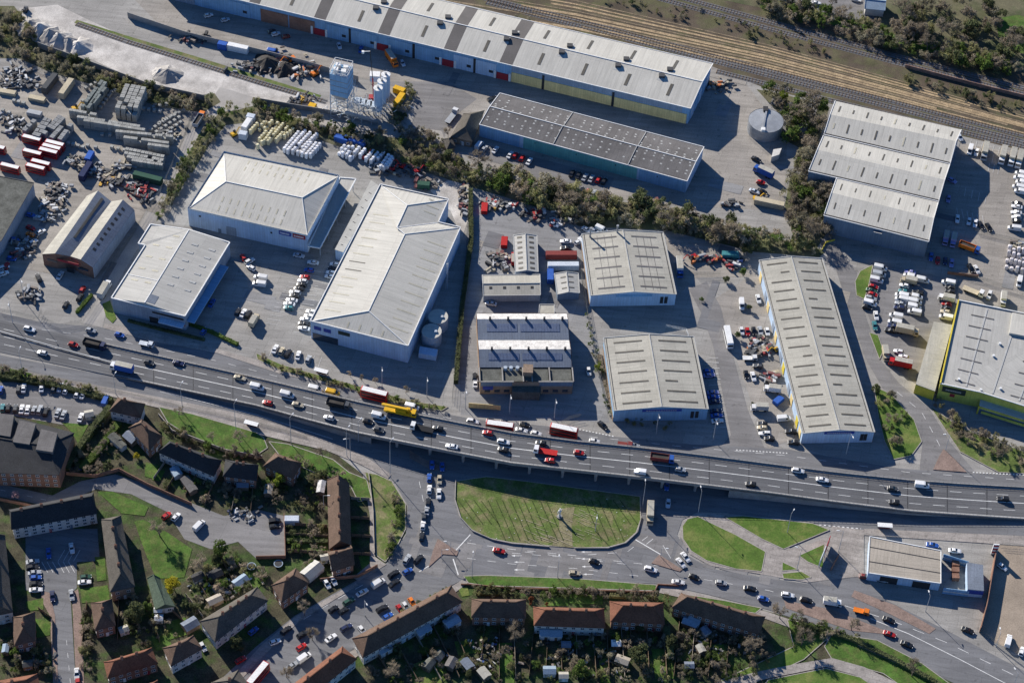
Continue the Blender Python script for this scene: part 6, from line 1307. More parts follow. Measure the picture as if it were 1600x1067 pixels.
# ================================================================ LAMPS AND STREET FURNITURE
def lamp(x, y, h, arm, label, z=0.0):
    p = P(x, y, z); t = thing('street_lamp', label, 'street lamp', (p.x, p.y, z), 'street lamps'); r = math.radians(arm); d = Vector((math.cos(r), math.sin(r), 0)); o = Vector((0, 0, 0))
    top = Vector((0, 0, h)); b = MB(); b.bar(o, top, .13, 0, .07, 6); place('post', b.mesh('post', 'lampmetal'), t)
    b = MB(); b.bar(top, top + d * 1.5 + Vector((0, 0, .25)), .05); place('arm', b.mesh('arm', 'lampmetal'), t)
    e_ = top + d * 1.9 + Vector((0, 0, .2)); b = MB(); n = Vector((-d.y, d.x, 0)); b.hexa([e_ - d * .5 - n * .22, e_ + d * .5 - n * .18, e_ + d * .5 + n * .18, e_ - d * .5 + n * .22], [v + Vector((0, 0, .2)) for v in (e_ - d * .45 - n * .16, e_ + d * .4 - n * .12, e_ + d * .4 + n * .12, e_ - d * .45 + n * .16)]); place('lamp_head', b.mesh('lamp_head', 'trim_white'), t)
for x, y, h, arm, lb in ((609.5, 745, 19.5, 60, 'tallest lamp post standing at the edge of the round grass bank'), (455, 694, 15, 60, 'lamp post on the lawn above the hipped house'), (35, 580, 11, 80, 'lamp post at the left end of the near pavement'), (542, 713, 15, 60, 'lamp post on the brick paved corner, left of two'), (547.5, 718, 12, 200, 'shorter lamp post on the brick paved corner, right of two'),
        (181, 616, 10, 70, 'lamp post beside the blue van in the residential car park'), (286, 645, 15, 70, 'lamp post at the left end of the roadside lawn'), (369, 673, 15, 70, 'lamp post on the roadside lawn near the bus shelter'), (866, 654, 11, -80, 'lamp post beside the old works gate'), (1025, 678, 11.3, -80, 'lamp post in front of the lower trade unit sign'),
        (1114, 688, 11.5, -80, 'lamp post at the corner of the lower trade unit'), (1322, 709, 11.5, -70, 'lamp post in front of the long trade unit sign'), (1477, 704, 9, 180, 'lamp post at the triangular brick island'), (597, 604, 11, -80, 'lamp post in the frontage hedge above the first red bus'), (667, 620, 11, -80, 'lamp post at the corner of the largest warehouse yard'),
        (727, 638, 11, -80, 'lamp post beside the old works drive'), (796, 647, 11, -80, 'lamp post in front of the old works'), (1091, 800, 12, 100, 'lamp post on the path under the flyover edge'), (737.5, 902, 12, 90, 'lamp post at the left end of the roundabout verge'), (871, 902, 10, 90, 'lamp post in the middle of the roundabout verge'), (1446, 955, 9, 100, 'lamp post beside the garage forecourt'),
        (1580, 1080, 11, 120, 'lamp post at the bottom right corner of the main road'), (570, 962, 9, -60, 'lamp post on the pavement before the longest terrace'), (20, 505, 12, -80, 'lamp post on the frontage road at the left edge'), (38, 470, 12, -60, 'lamp post beside the works forecourt'), (1230, 832, 11, 60, 'lamp post on the right hand grass island'),
        (1245, 890, 12, 160, 'lamp post at the split of the island paths'), (1004, 790, 12, 90, 'lamp post beside the box lorry under the flyover'), (506, 796, 8, 0, 'lamp post behind the narrow terrace'), (930, 830, 10, -90, 'lamp post in the roundabout grass near the white marker'), (690, 872, 5, 0, 'signal post on the brick traffic island'),
        (704, 860, 5, 180, 'signal post at the tip of the brick island'), (1032, 870, 5, 0, 'signal post on the small right traffic island'), (560, 690, 11, 60, 'lamp post behind the near slip road kerb'), (1310, 862, 12, 180, 'lamp post beside the red hoarding'), (1556, 1010, 8, 90, 'lamp post behind the garage wall')): lamp(x, y, h, arm, lb)
for i, x in enumerate(range(260, 1640, 115)):
    p = dk(x, .0, .1); lamp_lbl = 'lamp post on the far parapet of the flyover, %s from the left' % ORD[i]
    if 300 < x < 1600: continue
for i, (x, y, rz) in enumerate(((393, 668, 345), (502, 586, -15), (1381, 827, -4))):
    p = P(x, y); t = thing('bus_shelter', ('bus shelter beside the near slip road lawn', 'bus shelter on the frontage pavement', 'white roofed bus shelter beside the right slip road')[i], 'bus shelter', p, 'bus shelters', heading(x, y, rz))
    b = MB(); b.box(-2.6, 2.6, -.9, .9, 2.5, 2.7); place('roof', b.mesh('roof', 'trim_white'), t); b = MB(); b.box(-2.5, 2.5, .75, .8, .3, 2.3); place('back_panel', b.mesh('back_panel', 'pane'), t)
    for s in (-2.4, 0, 2.4): b = MB(); b.bar((s, .78, 0), (s, .78, 2.5), .06); place('post', b.mesh('post', 'red_sign' if i == 0 else 'steel'), t)
    b = MB(); b.box(-2, 2, .2, .6, .45, .55); place('bench', b.mesh('bench', 'red_sign'), t)
def hoard(px, h, mat, label, name='hoarding', th=.2, z0=.8):
    a_, c_ = P(*px[0]), P(*px[1]); t = thing(name, label, 'hoarding', a_); d = (c_ - a_).normalized(); n = Vector((-d.y, d.x, 0)) * th
    MB().hexa([v + Vector((0, 0, z0)) for v in (a_, c_, c_ + n, a_ + n)], [v + Vector((0, 0, z0 + h)) for v in (a_, c_, c_ + n, a_ + n)]).build('panel', mat, t)
    for f in (.1, .5, .9): q = a_.lerp(c_, f) + n * 1.4; MB().bar(q, q + Vector((0, 0, z0 + h * .8)), .1).build('post', 'steel', t)
hoard([(1289, 866), (1295, 850)], 4.2, 'red_sign', 'red advertising hoarding beside the garage'); hoard([(1279, 888), (1288, 866)], 4.2, 'trim_white', 'white advertising hoarding beside the red one'); hoard([(1298, 892), (1310, 870)], 2.2, 'brick', 'low brick screen behind the hoardings', z0=0)
hoard([(732, 637), (782, 641)], 2.6, 'wall_cream', 'long orange brown site hoarding in front of the old works', z0=0)
c = P(1552, 866); t = thing('price_totem', 'tall white and red totem sign at the garage entrance', 'sign', c); MB().box(c.x - 1.0, c.x + 1.0, c.y - .2, c.y + .2, .5, 6).build('panel', 'trim_white', t)
for z in (1.2, 3.0, 4.8): MB().box(c.x - .9, c.x + .9, c.y - .25, c.y - .2, z, z + .8).build('price_panel', 'red_sign', t)
MB().box(c.x - .9, c.x + .9, c.y - .15, c.y + .15, 0, .5).build('plinth', 'concrete', t)
# fences and walls
def fence(px, h, label, mat='mesh_fence', solid=False, step=3.0, cat='fence', name=None):
    pts = [P(x, y) for x, y in px]; t = thing(name or ('wall' if solid == 'wall' else 'fence'), label, 'wall' if solid == 'wall' else cat, pts[0])
    for p, q in zip(pts, pts[1:]):
        L_ = (q - p).length; d = (q - p) / L_; n = Vector((-d.y, d.x, 0)); m = max(1, int(L_ / step))
        th = .12 if solid == 'wall' else .04
        if solid:
            if solid == 'wall': MB().hexa([p - n * th, q - n * th, q + n * th, p + n * th], [v + Vector((0, 0, h)) for v in (p - n * th, q - n * th, q + n * th, p + n * th)]).build('wall_run', mat, t)
            else:
                for k in range(m):
                    a_, c_ = p.lerp(q, (k + .03) / m), p.lerp(q, (k + .97) / m); hh = h * RND.uniform(.95, 1.05); MB().hexa([a_ - n * th, c_ - n * th, c_ + n * th, a_ + n * th], [v + Vector((0, 0, hh)) for v in (a_ - n * th, c_ - n * th, c_ + n * th, a_ + n * th)]).build('fence_panel', mat, t)
        else:
            b = MB()
            for z in (h * .35, h * .65, h * .97): b.bar(p + Vector((0, 0, z)), q + Vector((0, 0, z)), .035)
            b.build('rail', mat, t); b = MB()
            for k in range(int(L_ / .5)): c = p.lerp(q, k / max(1, int(L_ / .5))); b.bar(c, c + Vector((0, 0, h)), .03, 0, None, 3)
            b = b.build('palings', mat, t); b['kind'] = 'stuff'
for px, h, lb, m, so in (([(0, 488), (40, 496), (60, 500), (66, 488)], 2.2, 'grey palisade fence in front of the works forecourt', 'mesh_fence', False), ([(66, 500), (92, 512), (130, 505), (160, 460)], 2.0, 'palisade fence round the works forecourt corner', 'mesh_fence', False), ([(300, 185), (282, 232), (252, 300), (220, 350), (160, 440)], 2.4, 'long fence between the block yard and the pale track', 'mesh_fence', False),
        ([(50, 108), (160, 145), (240, 168), (302, 182)], 2.4, 'fence along the top of the block yard', 'mesh_fence', False), ([(60, 75), (140, 104), (230, 138), (320, 158)], 3.2, 'dark concrete wall along the foot of the aggregates yard', 'concrete', 'wall'), ([(200, 28), (290, 58), (400, 84), (480, 104), (560, 128)], 3.0, 'long concrete wall dividing the aggregates yard from the warehouse apron', 'concrete', 'wall'),
        ([(400, 160), (470, 172), (560, 186), (592, 196)], 2.6, 'concrete wall along the foot of the concrete plant', 'concrete', 'wall'), ([(346, 192), (310, 244), (268, 320), (262, 340)], 2.2, 'fence along the back of the builders yard', 'mesh_fence', False), ([(380, 185), (480, 214), (560, 240), (680, 275), (730, 290)], 2.2, 'long fence above the white sacks', 'mesh_fence', False),
        ([(733, 300), (728, 400), (716, 520), (706, 630)], 2.4, 'tall fence between the largest warehouse and the workshops', 'mesh_fence', False), ([(912, 350), (906, 420), (914, 470), (930, 560), (950, 650)], 2.0, 'fence between the workshops and the trade units', 'mesh_fence', False), ([(876, 664), (890, 656), (908, 652)], 2.2, 'open palisade gate of the old works', 'mesh_fence', False),
        ([(1086, 432), (1126, 430)], 2.4, 'mesh gate across the trade estate yard', 'mesh_fence', False), ([(1040, 512), (1072, 518), (1076, 528)], 1.8, 'white railed enclosure between the trade units', 'trim_white', False), ([(1556, 857), (1540, 950), (1530, 988)], 3.2, 'long orange brick wall beside the garage', 'brick', 'wall'), ([(1535, 990), (1560, 1010), (1600, 1040)], 2.0, 'fence at the bottom of the bare plot', 'mesh_fence', False),
        ([(1560, 852), (1640, 858)], 2.0, 'dark fence along the top of the bare plot', 'mesh_fence', False), ([(720, 914), (732, 914), (800, 920), (1022, 926), (1028, 914), (1060, 916)], .9, 'low brick wall along the roundabout verge', 'brick', 'wall'), ([(712, 752), (711, 782), (720, 810), (738, 830), (770, 844), (800, 850), (858, 855)], .7, 'low kerb wall round the left of the roundabout island', 'concrete', 'wall'),
        ([(898, 857), (950, 857), (978, 849), (996, 832), (1002, 808)], .7, 'low kerb wall round the right of the roundabout island', 'concrete', 'wall'), ([(0, 782), (40, 790), (84, 800)], 1.6, 'brick wall along the residential street', 'brick', 'wall'), ([(104, 742), (150, 746), (186, 736), (232, 760), (300, 790)], 1.8, 'curved brick wall above the residential street', 'brick', 'wall'),
        ([(248, 650), (270, 676), (296, 684), (352, 706), (410, 716)], 1.6, 'pale wall along the foot of the roadside lawn', 'kerb', 'wall'), ([(0, 574), (100, 595), (200, 616), (300, 640), (400, 662), (480, 684)], 1.1, 'guard rail along the near pavement', 'mesh_fence', False), ([(590, 886), (560, 902), (500, 908)], 1.8, 'brick wall behind the bend house', 'brick', 'wall'),
        ([(444, 806), (446, 872), (400, 873)], 1.8, 'wall round the residential turning head', 'brick', 'wall'), ([(576, 740), (583, 800), (585, 866)], 1.0, 'low wall along the round grass bank path', 'kerb', 'wall'), ([(1500, 430), (1530, 438), (1600, 462)], 2.2, 'fence between the two right hand yards', 'mesh_fence', False), ([(1522, 362), (1560, 372), (1596, 380)], 2.0, 'mesh fence in the three span yard', 'mesh_fence', False),
        ([(1480, 428), (1528, 434)], 1.4, 'low brick wall in the three span yard', 'brick', 'wall'), ([(1284, 392), (1290, 380), (1304, 376)], .8, 'yellow kerb rail at the head of the access road', 'wall_yellow', 'wall'), ([(1340, 1010), (1420, 1046), (1460, 1068)], 1.2, 'railing along the park hedge', 'mesh_fence', False)): fence(px, h, lb, m, so)
M('furrow', (.055, .080, .022), .98, .3, .4, .3)
COLS['z'] = (.24, .19, .15)
M('roof_rusty_wall', (.33, .20, .15), .9, .3, .3, .3)
# ================================================================ YARDS
def cuboid(b, x, y, deg, L_, W_, z0, z1):
    c = P(x, y, 0); r = heading(x, y, deg); d = Vector((math.cos(r), math.sin(r), 0)) * L_ / 2; n = Vector((-math.sin(r), math.cos(r), 0)) * W_ / 2
    q = [c - d - n, c + d - n, c + d + n, c - d + n]; b.hexa([v + Vector((0, 0, z0)) for v in q], [v + Vector((0, 0, z1)) for v in q]); return b
PACK = {}
def pack_mesh(kind):
    if kind in PACK: return PACK[kind]
    b = MB(); rr = random.Random(len(PACK))
    if kind == 'sack':                                   # rounded wrapped pallet
        rings = []
        for z, s in ((0, .92), (.15, 1), (1.0, 1), (1.25, .9), (1.35, .62)):
            rings.append([Vector((x * s * .56 + rr.uniform(-.03, .03), y * s * .56 + rr.uniform(-.03, .03), z)) for x, y in ((-1, -.7), (-.7, -1), (.7, -1), (1, -.7), (1, .7), (.7, 1), (-.7, 1), (-1, .7))])
        for p, q in zip(rings, rings[1:]):
            for k in range(8): b.poly((p[k], p[(k + 1) % 8], q[(k + 1) % 8], q[k]))
        b.poly(rings[-1])
    else:                                                # strapped block pack on bearers
        b.box(-.54, .54, -.54, .54, .1, 1.15); b.box(-.57, -.38, -.5, .5, 0, .1); b.box(.38, .57, -.5, .5, 0, .1); b.box(-.03, .03, -.555, .555, .12, 1.17)
    PACK[kind] = b.mesh('pack', 'matt'); return PACK[kind]
TALL = {}
def packs(rows, kind, col, label, group, hi=2, size=1.0, step=None, noun='pallet', where=''):
    """each column of packs strapped together is one thing"""
    for hh in (1, 2, 3):
        if (kind, hh) not in TALL:
            src = pack_mesh(kind); b = MB(); rr = random.Random(hh)
            for lv in range(hh):
                dx, dy = rr.uniform(-.05, .05), rr.uniform(-.05, .05); i = len(b.v); b.v += [v.co + Vector((dx, dy, lv * 1.17)) for v in src.vertices]
                for p in src.polygons: b.f.append(tuple(i + k for k in p.vertices)); b.m.append(0)
            TALL[kind, hh] = b.mesh('pack', 'matt')
    rows = sorted(rows, key=lambda r: r[0] + r[2])
    for ri, (x0, y0, x1, y1) in enumerate(rows):
        p, q = P(x0, y0), P(x1, y1); L_ = (q - p).length; st = step or (1.3 * size); n = max(1, int(L_ / st)); rz = math.atan2(q.y - p.y, q.x - p.x)
        for k in range(n + 1):
            c = p.lerp(q, k / max(n, 1)); hh = hi if RND.random() > .12 else max(1, hi - 1); j = RND.uniform(.82, 1.12)
            o = place('wrapped_pallet' if kind == 'sack' else 'block_pack', TALL[kind, hh], None, (c.x + RND.uniform(-.06, .06), c.y + RND.uniform(-.06, .06), .04), rz + RND.uniform(-.04, .04), size, tuple(v * j for v in col))
            tag(o, '%s, %s row, %s along it' % (label, ORD[ri], ORD[k]), noun, group)
Zs = lambda L_, ox, oy, s: [(ox + a_ / s, oy + b_ / s, ox + c_ / s, oy + d_ / s) for a_, b_, c_, d_ in L_]
packs(Zs([(395, 305, 470, 225), (500, 265, 585, 180), (565, 275, 650, 190), (505, 400, 580, 320), (560, 425, 715, 215), (605, 430, 780, 230), (700, 410, 840, 260), (800, 365, 900, 285), (480, 480, 530, 440)], 340, 170, 7.62), 'sack', (.70, .64, .42), 'yellowish wrapped pallet behind the hipped warehouse', 'yellow wrapped pallets', 2, 1.05)
packs(Zs([(800, 520, 985, 300), (840, 540, 1040, 310), (900, 545, 1100, 335), (960, 560, 1180, 350), (1010, 575, 1110, 455), (1060, 590, 1170, 460), (1110, 590, 1215, 470)], 340, 170, 7.62), 'sack', (.78, .78, .80), 'white wrapped pallet behind the hipped warehouse', 'white wrapped pallets', 2, 1.1)
packs(Zs([(80, 250, 140, 190), (120, 270, 190, 200), (170, 290, 240, 200), (210, 320, 310, 210), (330, 290, 380, 230), (400, 330, 480, 250), (460, 360, 530, 270), (570, 430, 660, 300), (610, 440, 700, 320), (650, 430, 710, 340), (540, 330, 600, 270)], 520, 210, 7.62), 'sack', (.74, .76, .80), 'white wrapped pallet above the largest warehouse', 'white wrapped pallets by the fence', 2, 1.15)
grey, dkgrey = (.36, .36, .335), (.20, .225, .215)
packs(Zs([(450, 735, 600, 762), (500, 778, 870, 836), (540, 800, 900, 858), (740, 868, 1075, 900), (790, 905, 1050, 940), (940, 950, 1050, 965)], 0, 0, 4), 'block', grey, 'grey pack in the long rows of the block yard', 'long rows of block packs', 3, 1.25, step=1.42)
packs(Zs([(745, 735, 800, 605), (778, 742, 838, 610), (812, 750, 868, 615), (846, 758, 902, 622), (860, 700, 905, 630)], 0, 0, 4), 'block', grey, 'grey pack in the square stack of the block yard', 'square stack of block packs', 3, 1.75, step=1.95)
packs(Zs([(800, 965, 1020, 1010), (795, 990, 1015, 1032), (840, 1035, 1010, 1062), (810, 1014, 1000, 1048)], 0, 0, 4), 'block', grey, 'grey pack at the lower corner of the block yard', 'lower rows of block packs', 2, 1.35, step=1.5)
packs(Zs([(525, 712, 640, 560), (560, 720, 660, 570), (590, 690, 670, 590)], 0, 0, 4), 'block', dkgrey, 'dark pack in the narrow stack of the block yard', 'dark block packs', 3, 1.3, step=1.5)
packs(Zs([(630, 680, 700, 585), (690, 600, 720, 575), (945, 820, 1100, 720), (980, 835, 1120, 745), (1020, 850, 1130, 775), (1000, 780, 1150, 700), (960, 680, 1080, 650), (970, 660, 1060, 640), (540, 560, 600, 530), (520, 640, 560, 610), (550, 920, 600, 930), (640, 850, 690, 852), (700, 930, 780, 950), (560, 625, 610, 575), (900, 690, 1000, 705), (1040, 905, 1085, 880), (600, 640, 640, 600), (90, 640, 150, 655), (20, 700, 60, 715), (430, 905, 520, 930)], 0, 0, 4), 'block', grey, 'scattered pack along the block yard fence', 'scattered block packs', 1, 1.15, step=2.1)
packs(Zs([(225, 880, 290, 790), (245, 885, 310, 795), (285, 870, 375, 775), (305, 880, 395, 785), (335, 895, 385, 840), (385, 905, 445, 825), (165, 850, 215, 800)], 0, 0, 4), 'block', (.27, .275, .275), 'grey slab pack beside the red buses', 'slab packs by the buses', 2, 1.7, step=1.9)
packs([(1575, 400, 1598, 408), (1573, 410, 1598, 418), (1572, 420, 1596, 428), (1576, 392, 1598, 396)], 'sack', (.66, .62, .62), 'pale wrapped pallet at the right edge', 'wrapped pallets at the right edge', 2, 1.2)
def junk(x, y, n, sx, sy, label, pal='wkdrosm', size=1.0, seed=1, hi=1.2):
    rr = random.Random(seed * 7 + int(x)); b = MB(); ms = ['junk_' + c for c in pal] + ['junk_d', 'junk_s', 'junk_k', 'junk_z']
    for c in pal + 'dskz':
        if 'junk_' + c not in MATS: M('junk_' + c, tuple(.72 * v + .28 * .2 for v in COLS[c]), .85, .2, .5, .25)
    base_a = rr.choice((-14, 55, 20))
    for k in range(int(n * .8)):
        gx, gy = x + rr.gauss(0, sx), y + rr.gauss(0, sy); m0 = len(b.m)
        z = rr.uniform(0, hi * .5); cuboid(b, gx, gy, base_a + rr.choice((0, 0, 90)) + rr.gauss(0, 14), rr.uniform(.7, 3.6) * size, rr.uniform(.35, 1.5) * size, z, z + rr.uniform(.2, hi)); b.m[m0:] = [rr.randrange(len(pal)) if rr.random() < .45 else len(pal) + rr.randrange(4)] * (len(b.m) - m0)
    p = P(x, y); o = b.build('scrap_heap', ms, None, (p.x, p.y, .03)); o['kind'] = 'stuff'; tag(o, label, 'scrap', None); return o
for i, (x, y, n, sx, sy, lb, pal) in enumerate(((30, 118, 90, 14, 6, 'jumble of dark scrap at the top of the block yard', 'wkdsk'), (30, 134, 90, 14, 4, 'row of dark scrap pallets below the first jumble', 'wkdk'), (90, 298, 70, 9, 7, 'pale scrap timber piled along the dark warehouse', 'wstd'), (82, 318, 90, 9, 8, 'pale scrap strips heaped beside the dark warehouse', 'wstdw'),
        (74, 338, 60, 8, 6, 'scrap strips behind the twin gable works', 'wsdt'), (150, 268, 80, 12, 5, 'coloured machinery heap above the twin gable works', 'ytrdksoy'), (176, 282, 70, 9, 5, 'yellow and grey machinery heap near the green container', 'ytwdky'), (218, 296, 80, 10, 7, 'red and white machinery heap below the green container', 'rwdmkr'), (230, 310, 30, 5, 6, 'red steel frames at the lane fence', 'rmrd'),
        (18, 190, 50, 10, 5, 'dark scrap and frames at the left edge of the block yard', 'dksw'), (30, 205, 50, 10, 4, 'scrap frames between the buses and the block yard', 'dkst'), (190, 262, 40, 8, 3, 'crates along the lane fence of the machinery yard', 'tdws'), (118, 252, 30, 8, 4, 'dark materials behind the red buses', 'dkgs'), (260, 214, 40, 10, 5, 'loose blocks at the lane corner of the block yard', 'sdwt'),
        (40, 385, 60, 12, 6, 'pale boards stacked by the dark warehouse foot', 'wtsd'), (30, 398, 40, 10, 4, 'maroon pallets by the works entrance', 'mdkm'), (50, 462, 50, 10, 6, 'grey scrap by the forecourt fence', 'dsks'), (430, 95, 90, 16, 6, 'dark rubble in the aggregates yard', 'dkmtd'), (400, 106, 60, 16, 5, 'timber and rubble below the concrete wall', 'tdmk'),
        (474, 112, 60, 10, 6, 'machinery parts beside the concrete plant', 'odwts'), (470, 158, 40, 8, 3, 'yellow and dark plant parts on the pale ground', 'ykdw'), (300, 62, 40, 14, 3, 'scrap along the concrete wall', 'kdmt'), (780, 322, 90, 14, 4, 'scrap machinery below the wooded bank', 'rwdksty'), (838, 338, 60, 14, 6, 'red and dark scrap vehicles parts below the wooded bank', 'rdkwm'),
        (780, 408, 70, 10, 7, 'timber and tan scrap beside the ribbed workshop', 'ttdwm'), (880, 346, 30, 8, 3, 'white scrap at the fence corner', 'wdks'), (725, 302, 40, 4, 10, 'tan rubble along the hedge line', 'ttmd'), (726, 325, 40, 4, 8, 'reddish rubble along the hedge line', 'ttmd'), (668, 290, 30, 10, 5, 'timber offcuts beside the largest warehouse', 'mdtk'),
        (600, 262, 60, 14, 5, 'mixed materials at the builders yard fence', 'wdknst'), (640, 270, 40, 12, 4, 'dark materials along the builders yard fence', 'kdnm'), (1185, 543, 130, 10, 8, 'red and tan materials heap in the trade yard', 'rwtmdot'), (1205, 590, 50, 7, 4, 'boxes and crates in the lower trade yard', 'trwm'), (1105, 405, 60, 12, 3, 'scrap under the wooded bank near the trade gate', 'omdkr'),
        (1145, 413, 50, 7, 4, 'white boxes and blue bins at the trade gate', 'wwbdr'), (1125, 135, 70, 9, 5, 'pile of orange rubble at the end of the railway warehouse', 'totd'), (1590, 385, 40, 6, 3, 'dark pallets at the right edge yard', 'dkts'), (1025, 318, 14, 5, 2, 'little rubble pile on the grey warehouse apron', 'mtdk'), (1140, 322, 20, 10, 3, 'dark rubbish below the forecourt', 'dkm'),
        (380, 805, 50, 12, 6, 'white clutter in the yard behind the dark terrace', 'wwsdn'), (60, 1030, 26, 10, 8, 'garden clutter at the bottom left', 'wdkgs'), (760, 1020, 60, 22, 14, 'garden clutter behind the longest terrace', 'wdsbtk'), (900, 1030, 60, 34, 14, 'garden clutter in the middle gardens', 'wdstkb'), (1120, 1010, 60, 26, 14, 'garden clutter behind the angled terrace', 'wdstok'), (340, 920, 60, 20, 12, 'garden clutter in the long back gardens', 'wdskgt'))):
    junk(x, y, n, sx, sy, lb, pal, .85 if y < 760 else .6, i, 1.3 if y < 760 else .8)
# small white flecks lying in the roundabout grass and timber rails
rr = random.Random(5); b = MB()
for k in range(36):
    x, y = rr.uniform(722, 985), rr.uniform(778, 846); c = P(x, y); s = rr.uniform(.08, .2); b.poly([(c.x + s * math.cos(t_ * 1.57), c.y + s * math.sin(t_ * 1.57), .42) for t_ in range(4)])
o = b.build('litter', 'white_paint'); tag(o, 'white specks of litter scattered over the roundabout grass', 'litter', None, 'stuff')
b = MB()
for k in range(18):
    x, y = 815 + rr.uniform(0, 62), 800 + rr.uniform(0, 48); p = P(x, y); r = heading(x, y, -22 + rr.uniform(-6, 6)); line_into(b, [p, p + Vector((math.cos(r), math.sin(r), 0)) * rr.uniform(3, 7)], .12, .44)
for k in range(18):
    x, y = 892 + rr.uniform(0, 34), 795 + rr.uniform(0, 46); p = P(x, y); r = heading(x, y, -22 + rr.uniform(-8, 8)); line_into(b, [p, p + Vector((math.cos(r), math.sin(r), 0)) * rr.uniform(2, 5)], .12, .44)
o = b.build('cut_stems', 'fence_pale'); tag(o, 'pale cut stems lying in lines beside the brick path of the roundabout', 'cut stems', None, 'stuff')
b = MB()
for k in range(26):
    x0 = 716 + k * 11.5 + rr.uniform(-1.5, 1.5); x1 = x0 + 28; ya = max(782, 776 + rr.uniform(0, 8)); yb = 846 - (0 if 40 < k * 11.5 < 240 else 26)
    if 862 < x0 < 905 or x1 > 1000: continue
    line_into(b, [P(x0, ya), P(lerp(x0, x1, .5), lerp(ya, yb, .5)), P(x1, yb)], .3, .45, (5.5, .8))
o = b.build('furrows', 'furrow'); tag(o, 'dark slanting furrow lines across the roundabout grass', 'furrows', None, 'stuff')
c = P(874, 808); t = thing('statue', 'slim white upright figure sculpture on the roundabout brick path', 'sculpture', c); MB().cyl((c.x, c.y), 1.0, .25, .7, n=10).build('plinth', 'concrete', t)
b = MB(); 
for z0, z1, r0, r1 in ((.7, 2.2, .45, .35), (2.2, 3.8, .35, .55), (3.8, 4.4, .55, .2), (4.4, 5.0, .28, .24)): b.cyl((c.x, c.y), r0, z0, z1, n=8, r2=r1)
b.bar((c.x - .5, c.y, 3.8), (c.x - .8, c.y - .2, 2.4), .14); b.bar((c.x + .5, c.y, 3.8), (c.x + .7, c.y, 5.0), .14); b.build('figure', 'trim_white', t)
# ---- aggregate heaps
def heap(x, y, r, h, label, mat='track', seed=1):
    rr = random.Random(seed); p = P(x, y); b = MB(); n, m = 20, 7; rings = []
    off = [rr.uniform(.8, 1.2) for _ in range(n)]
    for j in range(m):
        f = j / (m - 1); rings.append([Vector((p.x + r * (1 - f) * off[k] * math.cos(6.283 * k / n) + rr.uniform(-.15, .15), p.y + r * (1 - f) * off[k] * math.sin(6.283 * k / n) + rr.uniform(-.15, .15), h * (f ** 1.1 if j < m - 1 else .96) + (rr.uniform(-.12, .12) if j else 0))) for k in range(n)])
    for a_, c_ in zip(rings, rings[1:]):
        for k in range(n): b.poly((a_[k], a_[(k + 1) % n], c_[(k + 1) % n], c_[k]))
    tag(b.build('aggregate_heap', mat, None, (p.x, p.y, 0)), label, 'aggregate heap', 'aggregate heaps')
for i, (x, y, r, h) in enumerate(((48, 44, 6.5, 4.2), (62, 50, 6.5, 4.6), (78, 58, 6.5, 4.4), (93, 64, 6.5, 4.2), (107, 69, 6, 3.6), (122, 74, 6, 3.0), (262, 117, 6, 3.2), (250, 114, 4, 2.2))): heap(x, y, r, h, 'pale grey aggregate heap, %s from the left in the yard' % ORD[[48, 62, 78, 93, 107, 122, 250, 262].index(x)], 'sand' if i % 2 else 'track', i)
heap(418, 100, 7, 3.5, 'dark rubble heap beside the red excavators', 'cargo', 20); heap(445, 108, 6, 3, 'dark rubble heap nearest the concrete plant', 'cargo', 21)
# ---- excavators
def digger(x, y, deg, col, label, s=1.0):
    p = P(x, y); t = thing('excavator', label, 'excavator', p, None, heading(x, y, deg), s); C_ = COLS[col]
    for sy in (-1, 1): b = MB(); b.box(-1.7, 1.7, sy * 1.0 - .25, sy * 1.0 + .25, 0, .8); place('crawler_track', b.mesh('crawler_track', 'tyre'), t)
    b = MB(); b.box(-1.9, 1.3, -1.1, 1.1, .85, 1.9); b.box(-1.9, -.6, -1.1, 1.1, 1.9, 2.3); place('body', b.mesh('body', 'paint'), t, col=C_)
    b = MB(); b.box(.1, 1.4, .2, 1.1, 1.9, 2.9); place('cab', b.mesh('cab', 'glass'), t)
    b = MB(); b.bar((1.2, -.2, 1.6), (3.6, -.2, 4.2), .28); b.bar((3.6, -.2, 4.2), (5.6, -.2, 2.0), .22); place('boom', b.mesh('boom', 'paint'), t, col=C_)
    b = MB(); b.box(5.1, 6.0, -.7, .3, .6, 1.8); place('bucket', b.mesh('bucket', 'steel'), t)
for x, y, d, c, lb in ((455, 96, 200, 'o', 'red orange excavator on the dark rubble'), (492, 118, 30, 'o', 'orange excavator beside the blue hopper tower'), (40, 18, -120, 'd', 'dark wheeled loader at the top left corner'), (118, 172, 20, 'y', 'yellow digger in the block yard'), (366, 212, 30, 'y', 'yellow loader beside the white sacks'), (1182, 312, 10, 'y', 'yellow mini digger at the forecourt'),
        (612, 267, 20, 'r', 'red loader among the white sacks'), (628, 262, 160, 'r', 'red forklift at the fence, left of two'), (652, 270, 20, 'r', 'red forklift at the fence, right of two'), (1214, 548, 200, 'y', 'yellow forklift in the trade yard'), (1082, 404, 200, 'r', 'red loader under the wooded bank'), (838, 336, 30, 'r', 'red loader below the wooded bank'), (572, 248, 40, 'r', 'red loader coiled among the stacks')): digger(x, y, d, c, lb, .75 if c != 'o' else .9)
